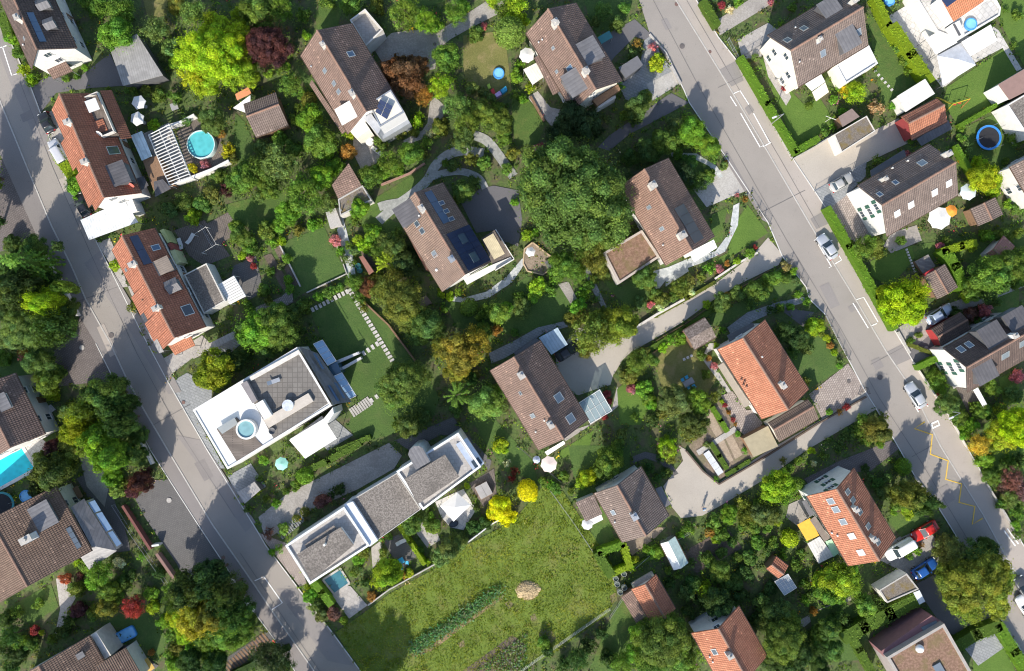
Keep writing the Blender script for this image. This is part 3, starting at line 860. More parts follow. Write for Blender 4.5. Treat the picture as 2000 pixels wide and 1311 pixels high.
def lounger(p, label, ang, m, z=0.12, group='sun loungers'):
    g = G(p, .35 + z); a = math.radians(ang); o = root('sun_lounger', label, 'sun lounger', (g.x, g.y, z), a, group); M = WM[o]
    f = MB(); f.abox(M @ Vector((.25, 0, .3)), 1.3, .6, .07, a); f.build('mattress', m, o)
    ux, uy = (M.to_3x3() @ Vector((1, 0, 0))), (M.to_3x3() @ Vector((0, 1, 0)))
    b = MB(); b.box(M @ Vector((-.66, 0, .5)), (ux * -.5 + UP * .36).normalized() * .36, uy * .3, (ux * .36 + UP * .5).normalized() * .035); b.build('backrest', m, o)
    for x in (-.3, .8):
        for y in (-.26, .26):
            l = MB(); q = M @ Vector((x, y, 0)); l.tube([q, q + UP * .26], .02, 5); l.build('leg', STEEL, o)
def trampoline(p, r, label, pad, z=0.1):
    g = G(p, .8); o = root('trampoline', label, 'trampoline', (g.x, g.y, z), 0, 'trampolines'); n = 32
    ring = lambda rr, zz: [Vector((g.x + rr * math.cos(2 * math.pi * k / n), g.y + rr * math.sin(2 * math.pi * k / n), zz)) for k in range(n)]
    b = MB(); b.loft([ring(r, .72 + z), ring(r, .8 + z), ring(r * .83, .81 + z), ring(r * .83, .74 + z)], False); b.build('pad', pad, o)
    m = MB(); m.poly(ring(r * .84, .77 + z)); m.build('jumping_mat', plain((.022, .023, .028), 1.0, .1), o)
    for k in range(6):
        a = k * math.pi / 3; l = MB(); q = Vector((g.x + r * .93 * math.cos(a), g.y + r * .93 * math.sin(a), z)); l.tube([q, q + UP * .72], .03, 5); l.build('leg', STEEL, o)
    for k in range(6):
        a = k * math.pi / 3 + .2; l = MB(); q = Vector((g.x + r * 1.01 * math.cos(a), g.y + r * 1.01 * math.sin(a), z)); l.tube([q, q + UP * 2.3], .022, 5); l.build('net_pole', STEEL, o)
def tub(p, rx, ry, label, rim, wat, h=0.6, n=28, ang=0.0, cat='pool', name='pool', sq=2.0, z=0.06, t=.14, group=None):
    g = G(p, h + z); o = root(name, label, cat, (g.x, g.y, z), 0, group); a0 = math.radians(ang)
    def ring(k, zz):
        out = []
        for i in range(n):
            a = 2 * math.pi * i / n; c, s_ = math.cos(a), math.sin(a); e = 2 / sq
            x = (rx - k) * math.copysign(abs(c) ** e, c); y = (ry - k) * math.copysign(abs(s_) ** e, s_)
            out.append(Vector((g.x + x * math.cos(a0) - y * math.sin(a0), g.y + x * math.sin(a0) + y * math.cos(a0), zz)))
        return out
    b = MB(); b.loft([ring(0, z), ring(-.02, z + h * .7), ring(0.02, z + h), ring(t, z + h), ring(t, z + .05)], False); b.build('rim', rim, o)
    w = MB(); w.poly(ring(t * .8, z + h * .8)); w.build('water', wat, o)
    return o
def fence(px, h, label, m, cat='fence', name='fence', gap=1.8, rails=2, pick=0.0, solid=False, th=0.05, group='garden fences'):
    P = [G(p) for p in px]; c = P[len(P) // 2]
    if solid:
        b = MB(); L, Rr = strip(P, th)
        for i in range(len(P) - 1):
            q = [Rr[i], Rr[i + 1], L[i + 1], L[i]]; b.prism(q, [v + UP * h for v in q])
        o = b.build(name, m); return tag(o, label, cat, group)
    o = root(name, label, cat, (c.x, c.y, 0), 0, group); pn = MB()
    for i in range(len(P) - 1):
        A, B = P[i], P[i + 1]; L = (B - A).length; k = max(1, round(L / gap))
        for q in range(rails): 
            z = h * (0.95 - 0.75 * q / max(1, rails - 1)); pn.tube([A + UP * z, B + UP * z], .022, 5)
        if pick:
            for q in range(int(L / pick)): 
                t = A + (B - A) * ((q + .5) * pick / L); pn.tube([t + UP * h * .18, t + UP * h * .97], .011, 4, False)
        for q in range(k + (1 if i == len(P) - 2 else 0)):
            t = A + (B - A) * (q / k); s = MB(); s.abox(t + UP * (h / 2 + .02), .07, .07, h + .04, math.atan2((B - A).y, (B - A).x)); s.build('post', m, o)
    pn.build('panel', m, o)
    return o
BROWN = tiles((.165, .108, .086), (.265, .175, .138), .3)
BROWN2 = tiles((.155, .115, .098), (.24, .185, .158), .25)          # greyer brown
DBROWN = tiles((.085, .058, .050), (.14, .098, .082), .2)
TERRA = tiles((.36, .135, .075), (.50, .215, .125), .18)
RED = tiles((.31, .115, .066), (.42, .165, .098), .3)
ORANGE = tiles((.52, .19, .09), (.62, .25, .13), .03)
TANB = tiles((.20, .14, .11), (.27, .19, .15), .15)
RIDGE = plain((.25, .15, .11), .9, .25)
COPPER = plain((.13, .085, .06), .5, .2, .3)
GREENSH = plain((.03, .10, .07), .7)
STUCCO = plain((.55, .52, .47), .9, .15)
ZINC = corrugated((.17, .165, .17), .55, .5)
ZINCD = corrugated((.105, .10, .105), .5, .55)
GRAVEL = speckle((.115, .10, .088), (.26, .23, .20), (.085, .075, .065), 4.5, patch=.45)
MOSS = speckle((.17, .115, .08), (.24, .17, .12), (.15, .15, .05), 4.0, patch=.8, bigsc=.5)
MOSSG = speckle((.13, .11, .09), (.21, .18, .15), (.17, .12, .03), 5.0, patch=.8, bigsc=.4)
SEDUM = speckle((.17, .10, .065), (.27, .165, .115), (.15, .12, .045), 3.0, patch=.6, bigsc=.6)
THATCH = speckle((.13, .10, .085), (.27, .22, .19), (.08, .065, .05), 3.5, patch=.5, bigsc=.7)
SOLAR = glassy((.022, .035, .085), .38, coat=0)
THERMAL = glassy((.05, .10, .18), .3, coat=0)
GLASSROOF = clear((.75, .86, .88), .45)
LAMP = glassy((.6, .62, .62), .1); REDL = glassy((.4, .02, .02), .2); TYRE = plain((.02, .02, .02), .9)
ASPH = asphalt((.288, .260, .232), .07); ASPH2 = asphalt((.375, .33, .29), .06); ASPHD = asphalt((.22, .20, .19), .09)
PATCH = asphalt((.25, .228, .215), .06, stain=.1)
DARKASPH = asphalt((.13, .125, .13), .1)
LANE = asphalt((.40, .36, .31), .06)
GRAVD = speckle((.28, .26, .235), (.38, .35, .32), (.22, .20, .18), 5, patch=.5, bs=.3)
SLATE = paving((.25, .26, .265), (.31, .32, .32), .7, .4, 25, .85)
SLATEP = speckle((.38, .40, .39), (.55, .56, .54), (.30, .32, .32), 1.6, patch=.4, bs=.2)
BRICKP = paving((.15, .128, .122), (.195, .17, .16), .4, .22, 28)
BRICKD = paving((.30, .25, .22), (.42, .36, .32), .45, .3, -60)
COBBLE = paving((.118, .113, .11), (.145, .138, .132), .3, .3, 20, .85)  # colour darkened to stand in for the shade over the forecourt
PATIO = paving((.36, .335, .31), (.42, .395, .365), .6, .6, 30, .85, jw=.03)
PALE = paving((.52, .50, .47), (.58, .56, .53), .8, .8, 30, .8)
DECK = paving((.20, .165, .14), (.28, .235, .20), 3, .16, 30, .4)
SOIL = speckle((.10, .075, .055), (.17, .13, .10), (.075, .06, .045), 4, patch=.5)
TILLED = speckle((.22, .17, .12), (.31, .25, .19), (.17, .13, .09), 4, patch=.4)
GRASS = lawn((0.058, 0.111, 0.021), (0.098, 0.163, 0.031), (0.156, 0.156, 0.046), .5, .45)
GRASSD = lawn((.052, .105, .022), (.088, .15, .032), (.11, .14, .045), .5, .35)
GRASSF = lawn((0.081, 0.153, 0.021), (0.111, 0.189, 0.029), (0.143, 0.195, 0.039), .35, .2)
DRY = lawn((0.143, 0.15, 0.039), (0.208, 0.195, 0.065), (0.299, 0.234, 0.111), .45, .8)
MEADOW = lawn((.115, .17, .022), (.155, .215, .03), (.20, .19, .06), .25, .6)
BEDG = speckle((.055, .085, .022), (.095, .14, .034), (.11, .085, .055), 2.4, patch=.7, bigsc=.5)
WLINE = plain((.78, .77, .74), .8, .12, sc=3); YLINE = plain((.70, .46, .06), .8, .15, sc=3)
KERB = plain((.55, .54, .51), .9, .15, sc=3)

# ---- ground: one sheet to the horizon
b = MB()
bm_n = 1
b.poly([(-1500, -1500, 0), (1500, -1500, 0), (1500, 1500, 0), (-1500, 1500, 0)]); o = b.build('ground', BEDG); o['kind'] = 'structure'

# ---- the two streets
LK = [(-300, -480), (0, 195), (55, 330), (101, 440), (141, 521), (168, 584), (215, 668), (248, 739), (285, 806), (329, 880), (416, 1025), (500, 1146), (530, 1190), (600, 1290), (650, 1360), (900, 1790)]
LR = [(-290, -640), (7, 50), (60, 168), (80, 221), (104, 288), (160, 420), (188, 470), (235, 564), (275, 645), (325, 739), (406, 880), (500, 1032), (520, 1066), (584, 1150), (648, 1233), (705, 1311), (745, 1365), (1000, 1790)]
LW = [(-360, -450), (-60, 160), (0, 300), (45, 400), (90, 500), (156, 618), (188, 671), (235, 765), (295, 880), (332, 938), (386, 1022), (446, 1113), (493, 1190), (533, 1243), (577, 1311), (610, 1360), (865, 1790)]
RL = [(1000, -450), (1215, -60), (1248, 0), (1268, 64), (1312, 131), (1335, 175), (1346, 201), (1409, 295), (1460, 372), (1500, 436), (1527, 500), (1574, 561), (1580, 584), (1611, 614), (1658, 705), (1688, 762), (1711, 799), (1748, 863), (1785, 928), (1822, 975), (1862, 1039), (1956, 1213), (2000, 1280), (2060, 1380), (2380, 1900)]
RC = [(1060, -450), (1285, -60), (1319, 0), (1406, 141), (1500, 299), (1580, 436), (1674, 591), (1731, 688), (1782, 762), (1836, 871), (1919, 1005), (1970, 1099), (2000, 1139), (2070, 1250), (2480, 1900)]
RR = [(1105, -450), (1325, -60), (1359, 0), (1403, 74), (1440, 121), (1500, 228), (1547, 309), (1614, 409), (1624, 440), (1715, 601), (1748, 648), (1782, 705), (1852, 809), (1886, 871), (1923, 935), (1960, 1002), (1990, 1052), (2070, 1180), (2530, 1900)]
sheet('road', LK + LR[::-1], ASPH, 3)
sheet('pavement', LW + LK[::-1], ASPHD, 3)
sheet('road', RL + RC[::-1], ASPH, 3)
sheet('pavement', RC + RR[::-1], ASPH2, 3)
KERB2 = plain((.42, .40, .37), .9, .2, sc=3)
def kerb(px, w, m, h=.05, nm='kerb'):
    b = MB(); band(b, px, w, .125 + h, h + .05); o = b.build(nm, m); o['kind'] = 'structure'; return o
kerb(LK, .20, KERB2); kerb(RC, .17, KERB2); kerb(LR, .14, KERB); kerb(RL[4:], .14, KERB, .06); kerb(RR, .14, KERB, .06); kerb(LW[6:], .12, KERB)
# repair patches in the surface
for q, m in (([(1405, 137), (1436, 120), (1452, 158), (1428, 170)], PATCH), ([(1731, 688), (1762, 672), (1780, 700), (1749, 714)], PATCH), ([(1454, 212), (1464, 204), (1473, 216), (1462, 226)], PATCH), ([(1582, 428), (1610, 412), (1620, 436), (1594, 448)], PATCH),
             ([(165, 515), (196, 490), (300, 660), (355, 765), (330, 770), (250, 640)], PATCH), ([(16, 60), (30, 110), (100, 280), (78, 290), (20, 160), (-10, 80)], PATCH), ([(345, 850), (395, 860), (500, 1020), (480, 1040), (420, 950)], PATCH), ([(540, 1150), (580, 1150), (690, 1300), (640, 1290)], PATCH)):
    sheet('road_patch', q, m, 4, False)
for q, m in (([(1408, 300), (1420, 296), (1500, 436), (1488, 430)], ASPHD), ([(1600, 560), (1618, 552), (1640, 596), (1622, 604)], PATCH), ([(1700, 705), (1716, 698), (1726, 716), (1710, 724)], PATCH), ([(1820, 960), (1850, 945), (1866, 975), (1838, 990)], PATCH), ([(1290, 40), (1302, 36), (1312, 56), (1300, 60)], PATCH), ([(1655, 600), (1672, 592), (1678, 602), (1661, 611)], PATCH),
             ([(190, 640), (204, 632), (230, 690), (216, 698)], ASPH2), ([(380, 905), (400, 895), (418, 930), (400, 940)], ASPHD), ([(40, 225), (60, 215), (66, 232), (46, 240)], ASPHD), ([(560, 1180), (580, 1168), (596, 1195), (578, 1205)], ASPHD), ([(115, 350), (130, 345), (150, 395), (136, 400)], ASPH2)):
    sheet('road_patch', q, m, 4, False)
TAR = plain((.15, .14, .135), .9, .2, sc=3)
for line in ([(1275, 0), (1362, 165), (1440, 300), (1536, 470), (1640, 640), (1715, 775), (1800, 905), (1890, 1055)], [(1340, 0), (1425, 145), (1520, 305), (1600, 445)], [(40, 160), (105, 330), (180, 500), (268, 690), (350, 840), (460, 1010)], [(470, 1080), (560, 1215), (625, 1311)], [(1402, 172), (1452, 148)], [(1478, 420), (1572, 372)], [(1700, 712), (1782, 668)], [(150, 590), (232, 560)], [(300, 830), (372, 790)], [(1820, 870), (1780, 892)]):
    b = MB(); band(b, line, .07, .150); o = b.build('road_seam', TAR); o['kind'] = 'structure'
# painted marks
def mark_line(segs, w, m, nm='road_marking'):
    b = MB()
    for s in segs: band(b, s, w, .155)
    o = b.build(nm, m); o['kind'] = 'structure'
mark_line([[(1431, 184), (1445, 178), (1462, 205)], [(1426, 189), (1438, 208)], [(1446, 222), (1484, 288), (1492, 284)], [(1471, 222), (1503, 280)], [(1490, 287), (1505, 279)]], .16, WLINE)
mark_line([[(1589, 470), (1592, 468), (1623, 521), (1618, 523)], [(1635, 495), (1643, 508), (1628, 517)]], .16, WLINE)
mark_line([[(1665, 592), (1695, 641)], [(1670, 586), (1686, 581), (1714, 629)], [(1700, 637), (1712, 632)]], .16, WLINE)
mark_line([[(1770, 765), (1793, 805)], [(1806, 789), (1812, 794)]], .16, WLINE)
mark_line([[(1805, 824), (1785, 837), (1820, 849), (1816, 887), (1851, 900), (1846, 936), (1877, 945), (1872, 981), (1903, 989), (1898, 1024), (1918, 1012)]], .20, YLINE)
mark_line([[(2, 94), (14, 90)], [(6, 92), (24, 148), (34, 145)]], .16, WLINE)
mark_line([[(498, 1134), (516, 1126), (552, 1177), (532, 1190)]], .17, WLINE)
mark_line([[(1960, 1036), (1982, 1066)], [(1966, 1032), (1988, 1062)]], .22, WLINE)
mark_line([[(1818, 828), (1831, 822), (1834, 830), (1821, 836), (1818, 828)]], .3, WLINE)
mark_line([[(1976, 1110), (1979, 1130), (1990, 1146), (1998, 1156)]], .2, WLINE)

# ---- drives, yards, lanes
sheet('driveway', [(-60, 300), (0, 312), (22, 318), (75, 430), (96, 492), (78, 472), (0, 492), (-60, 490)], BRICKP, 2)
sheet('driveway', [(146, 655), (156, 617), (190, 670), (235, 764), (222, 752), (175, 748), (115, 755), (100, 690)], BRICKP, 2)
sheet('driveway', [(265, 975), (300, 938), (332, 936), (446, 1111), (412, 1114), (362, 1135), (345, 1100), (310, 1050), (282, 1008)], COBBLE, 2)
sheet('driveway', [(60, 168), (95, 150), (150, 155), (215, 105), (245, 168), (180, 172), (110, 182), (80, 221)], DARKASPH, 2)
sheet('driveway', [(85, 225), (105, 215), (190, 395), (160, 420), (125, 330), (104, 288)], PATIO, 2)
sheet('driveway', [(730, 95), (765, 65), (800, 60), (860, 58), (900, 35), (985, -20), (1015, -20), (985, 22), (925, 52), (880, 77), (855, 97), (850, 135), (800, 145), (745, 120)], GRAVD, 2)
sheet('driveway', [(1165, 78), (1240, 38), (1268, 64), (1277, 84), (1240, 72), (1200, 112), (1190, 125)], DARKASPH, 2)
sheet('patio', [(1205, 160), (1250, 128), (1258, 80), (1275, 66), (1282, 82), (1290, 110), (1310, 130), (1325, 165), (1275, 197), (1240, 200), (1222, 195)], SLATE, 2)
sheet('driveway', [(1262, 165), (1312, 140), (1326, 164), (1275, 196)], CONC, 3)
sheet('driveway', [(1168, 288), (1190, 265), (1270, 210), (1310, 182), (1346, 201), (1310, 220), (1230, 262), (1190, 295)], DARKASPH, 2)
sheet('driveway', [(1352, 368), (1420, 322), (1432, 330), (1460, 372), (1420, 388), (1380, 405)], CONC, 2)
sheet('driveway', [(1547, 309), (1625, 262), (1650, 292), (1705, 256), (1757, 230), (1790, 272), (1720, 305), (1690, 318), (1640, 345), (1590, 375), (1575, 352)], LANE, 2)
sheet('driveway', [(1585, 374), (1692, 316), (1690, 345), (1660, 375), (1640, 398), (1614, 410)], SLATE, 2)
sheet('driveway', [(1614, 412), (1660, 376), (1672, 368), (1710, 450), (1695, 480), (1662, 470), (1640, 440)], BRICKD, 2)
sheet('path', [(1405, 70), (1500, 12), (1560, -30), (1510, -30), (1400, 40)], GRAVD, 2)
sheet('patio', [(1440, 78), (1500, 45), (1520, 60), (1505, 100), (1545, 190), (1535, 207), (1500, 150), (1490, 110), (1450, 118)], PATIO, 2)
sheet('lane', [(1500, 464), (1470, 498), (1400, 552), (1348, 578), (1290, 596), (1280, 612), (1235, 642), (1205, 658), (1130, 640), (1085, 690), (1090, 760), (1130, 772), (1170, 758), (1192, 752), (1197, 735), (1216, 703), (1232, 688), (1278, 662), (1335, 628), (1390, 588), (1450, 552), (1520, 518), (1530, 500)], LANE, 2)
sheet('lane', [(1688, 764), (1601, 821), (1500, 880), (1403, 943), (1372, 917), (1339, 878), (1325, 870), (1334, 900), (1322, 915), (1295, 950), (1312, 990), (1330, 1012), (1372, 1007), (1413, 984), (1500, 932), (1577, 878), (1712, 799)], LANE, 2)
sheet('yard', [(900, 395), (940, 368), (965, 363), (1012, 372), (1020, 430), (1012, 482), (985, 472), (967, 450), (930, 455)], DARKASPH, 2)
SLATEQ = speckle((.26, .265, .25), (.36, .365, .34), (.20, .205, .19), 2.2, patch=.4, bs=.2)
def curve(px, w, m, z=.118, nm='path'):
    # a smooth band through the given pixels
    pts = []
    for k in range(len(px) - 1):
        p0, p1, p2, p3 = px[max(k - 1, 0)], px[k], px[k + 1], px[min(k + 2, len(px) - 1)]
        for q in range(6):
            t = q / 6; f = lambda i: .5 * (2 * p1[i] + (p2[i] - p0[i]) * t + (2 * p0[i] - 5 * p1[i] + 4 * p2[i] - p3[i]) * t * t + (3 * p1[i] - p0[i] - 3 * p2[i] + p3[i]) * t ** 3)
            pts.append((f(0), f(1)))
    pts.append(px[-1]); L_, R_ = strip([G(p) + Vector((0, 0, z)) for p in pts], w); q = L_ + R_[::-1]; EXCL.append([(p.x, p.y) for p in q])
    b = MB()
    for k in range(len(pts) - 1): b.poly([R_[k], R_[k + 1], L_[k + 1], L_[k]])
    o = b.build(nm, m); o['kind'] = 'structure'
curve([(740, 432), (770, 405), (805, 380), (835, 352), (850, 325), (875, 303), (905, 295), (945, 300)], 1.5, SLATEQ)
curve([(838, 348), (870, 338), (905, 336), (935, 348), (948, 368)], 1.1, SLATEQ, .121); curve([(918, 262), (950, 275), (975, 305), (1003, 345)], 1.5, SLATEQ, .124); curve([(740, 405), (755, 400), (785, 395)], 1.3, SLATEQ, .127)
sheet('path', [(875, 575), (905, 582), (950, 570), (990, 540), (1020, 505), (1030, 508), (1000, 552), (955, 582), (910, 592), (880, 588)], SLATEP, 2)
sheet('patio', [(1275, 530), (1305, 522), (1345, 505), (1398, 490), (1424, 455), (1432, 402), (1444, 396), (1441, 440), (1416, 492), (1370, 514), (1310, 535), (1285, 567), (1276, 560)], SLATEP, 2)
sheet('path', [(1310, 298), (1360, 300), (1400, 325), (1412, 345), (1405, 348), (1385, 325), (1350, 308), (1312, 306)], SLATEP, 2)
sheet('path', [(955, 690), (1000, 668), (1050, 640), (1100, 628), (1110, 638), (1060, 652), (1020, 680), (985, 700), (960, 710)], SLATE, 2)
sheet('driveway', [(1580, 770), (1656, 710), (1692, 762), (1605, 818)], BRICKD, 2)
sheet('path', [(1410, 672), (1380, 690), (1450, 800), (1478, 822), (1484, 836), (1470, 832), (1400, 740), (1370, 700), (1385, 670)], CONC, 2)
sheet('path', [(1420, 640), (1460, 610), (1520, 590), (1570, 580), (1575, 590), (1520, 606), (1470, 628), (1430, 660)], SLATE, 2)
sheet('patio', [(1408, 773), (1430, 764), (1458, 802), (1467, 800), (1489, 826), (1480, 839), (1459, 855), (1439, 837)], BRICKD, 3)
sheet('path', [(1505, 590), (1570, 640), (1590, 610), (1530, 600)], DARKASPH, 1)
sheet('driveway', [(1570, 935), (1640, 900), (1740, 860), (1757, 875), (1700, 920), (1640, 925), (1590, 960)], BRICKP, 2)
sheet('driveway', [(1790, 1140), (1850, 1108), (1880, 1130), (1950, 1205), (1960, 1230), (1880, 1245), (1848, 1235), (1800, 1165)], DARKASPH, 2)
sheet('driveway', [(1700, 1085), (1800, 1020), (1850, 1080), (1790, 1130), (1780, 1135), (1750, 1110)], GRAVD, 1)
sheet('driveway', [(505, 1010), (560, 965), (640, 925), (760, 865), (785, 890), (770, 915), (700, 955), (600, 1000), (520, 1055)], GRAVD, 2)
sheet('driveway', [(505, 1040), (570, 1065), (600, 1140), (585, 1145), (535, 1080)], BRICKD, 2)
sheet('path', [(770, 860), (800, 850), (885, 815), (900, 835), (960, 900), (955, 920), (905, 850), (860, 850), (800, 880)], COBBLE, 2)
sheet('patio', [(328, 750), (366, 728), (415, 755), (412, 800), (378, 805), (440, 915), (425, 915), (360, 810)], SLATE, 2)
sheet('patio', [(312, 705), (395, 655), (412, 672), (330, 735)], PATIO, 2)
sheet('path', [(250, 560), (265, 555), (310, 640), (320, 690), (305, 690)], PATIO, 1)
sheet('patio', [(190, 475), (215, 465), (235, 510), (250, 560), (238, 562), (215, 515)], PATIO, 2)
sheet('patio', [(445, 930), (490, 905), (520, 950), (470, 985)], SLATE, 2)
sheet('path', [(420, 670), (480, 640), (490, 655), (450, 690), (420, 740), (405, 740)], SLATE, 1)
sheet('patio', [(340, 450), (400, 430), (450, 500), (400, 520), (370, 500)], DECK, 2)
sheet('patio', [(400, 440), (445, 415), (470, 450), (420, 485)], DECK, 2)
sheet('patio', [(455, 520), (500, 500), (515, 570), (480, 590), (450, 560)], COBBLE, 2)
sheet('path', [(500, 600), (550, 580), (570, 560), (573, 590), (540, 610), (500, 620)], BRICKD, 2)
sheet('path', [(648, 410), (665, 405), (690, 500), (695, 540), (680, 545), (672, 500)], SLATEP, 2)
sheet('patio', [(690, 265), (725, 255), (745, 300), (735, 320), (705, 330), (690, 300)], GRAVD, 2)
sheet('path', [(835, 240), (840, 200), (850, 190), (872, 210), (860, 245), (830, 270), (790, 285), (788, 275), (825, 255)], GRAVD, 2)
sheet('patio', [(1030, 190), (1050, 178), (1075, 210), (1120, 220), (1100, 250), (1075, 245), (1050, 215)], PATIO, 2)
sheet('patio', [(1730, 35), (1780, 5), (1830, 100), (1845, 168), (1840, 172), (1800, 120)], PALE, 2)
sheet('patio', [(1800, 60), (1880, 70), (1960, 75), (1965, 90), (1900, 125), (1845, 170), (1815, 120)], PALE, 2)
sheet('path', [(1935, 50), (1950, 60), (1995, 135), (1985, 140), (1955, 90)], PALE, 2)
sheet('patio', [(1740, 455), (1790, 440), (1800, 470), (1740, 495), (1725, 480)], GRAVD, 2)
sheet('path', [(1745, 645), (1790, 620), (1810, 610), (1900, 575), (1990, 550), (2000, 560), (1900, 600), (1840, 640), (1770, 690)], GRAVD, 2)
sheet('driveway', [(1770, 692), (1820, 650), (1850, 690), (1795, 722)], DARKASPH, 2)
sheet('patio', [(1865, 755), (1900, 760), (1930, 800), (1895, 815)], DECK, 2)
sheet('path', [(1840, 715), (1850, 712), (1870, 755), (1862, 760)], PATIO, 2)
sheet('patio', [(650, 1140), (685, 1145), (718, 1182), (682, 1208), (650, 1165)], PATIO, 2)
sheet('path', [(725, 1070), (745, 1055), (745, 1090), (728, 1110)], PATIO, 2)
sheet('patio', [(748, 1055), (790, 1040), (815, 1085), (790, 1110), (765, 1085)], COBBLE, 2)
sheet('patio', [(805, 1030), (840, 1010), (860, 1055), (835, 1070)], PATIO, 2)
sheet('patio', [(850, 980), (905, 955), (930, 995), (905, 1035), (880, 1030), (862, 1010)], PALE, 2)
sheet('patio', [(915, 945), (965, 915), (970, 965), (945, 990)], DECK, 2)
sheet('patio', [(605, 840), (650, 815), (690, 850), (640, 880)], SLATE, 2)
sheet('path', [(110, 1130), (135, 1125), (150, 1165), (130, 1200), (118, 1240), (108, 1240), (118, 1190)], PATIO, 2)
sheet('patio', [(150, 935), (200, 910), (250, 1050), (255, 1075), (220, 1080), (190, 1000)], COBBLE, 2)
sheet('patio', [(155, 890), (185, 880), (215, 940), (205, 990), (170, 950)], GRAVD, 2)
sheet('patio', [(65, 805), (100, 790), (110, 800), (70, 825), (68, 845), (110, 880), (110, 900), (-40, 980), (-40, 880)], PALE, 2)
sheet('patio', [(195, 1235), (205, 1230), (310, 1300), (280, 1330), (240, 1280)], COBBLE, 2)
sheet('path', [(1300, 540), (1340, 515), (1345, 530), (1300, 560)], SLATEP, 1)
sheet('path', [(1090, 850), (1105, 862), (1200, 800), (1220, 780), (1205, 755), (1195, 800), (1150, 830)], GRAVD, 1)
sheet('path', [(1235, 892), (1260, 882), (1300, 892), (1325, 925), (1315, 930), (1290, 905), (1260, 895), (1235, 905)], COBBLE, 2)
sheet('path', [(1145, 515), (1160, 545), (1185, 600), (1178, 605), (1150, 555), (1138, 520)], SLATE, 2)
sheet('path', [(1090, 555), (1110, 550), (1130, 590), (1125, 620), (1118, 600)], GRAVD, 2)
sheet('path', [(1540, 985), (1575, 970), (1590, 1000), (1560, 1030), (1535, 1010)], GRAVD, 2)
sheet('patio', [(1880, 1262), (1940, 1235), (1960, 1265), (1910, 1300)], SLATE, 2)
sheet('path', [(420, 1300), (525, 1230), (540, 1245), (445, 1320)], COBBLE, 2)
sheet('path', [(1555, 1215), (1600, 1190), (1660, 1165), (1662, 1172), (1600, 1200), (1570, 1225)], GRAVD, 1)

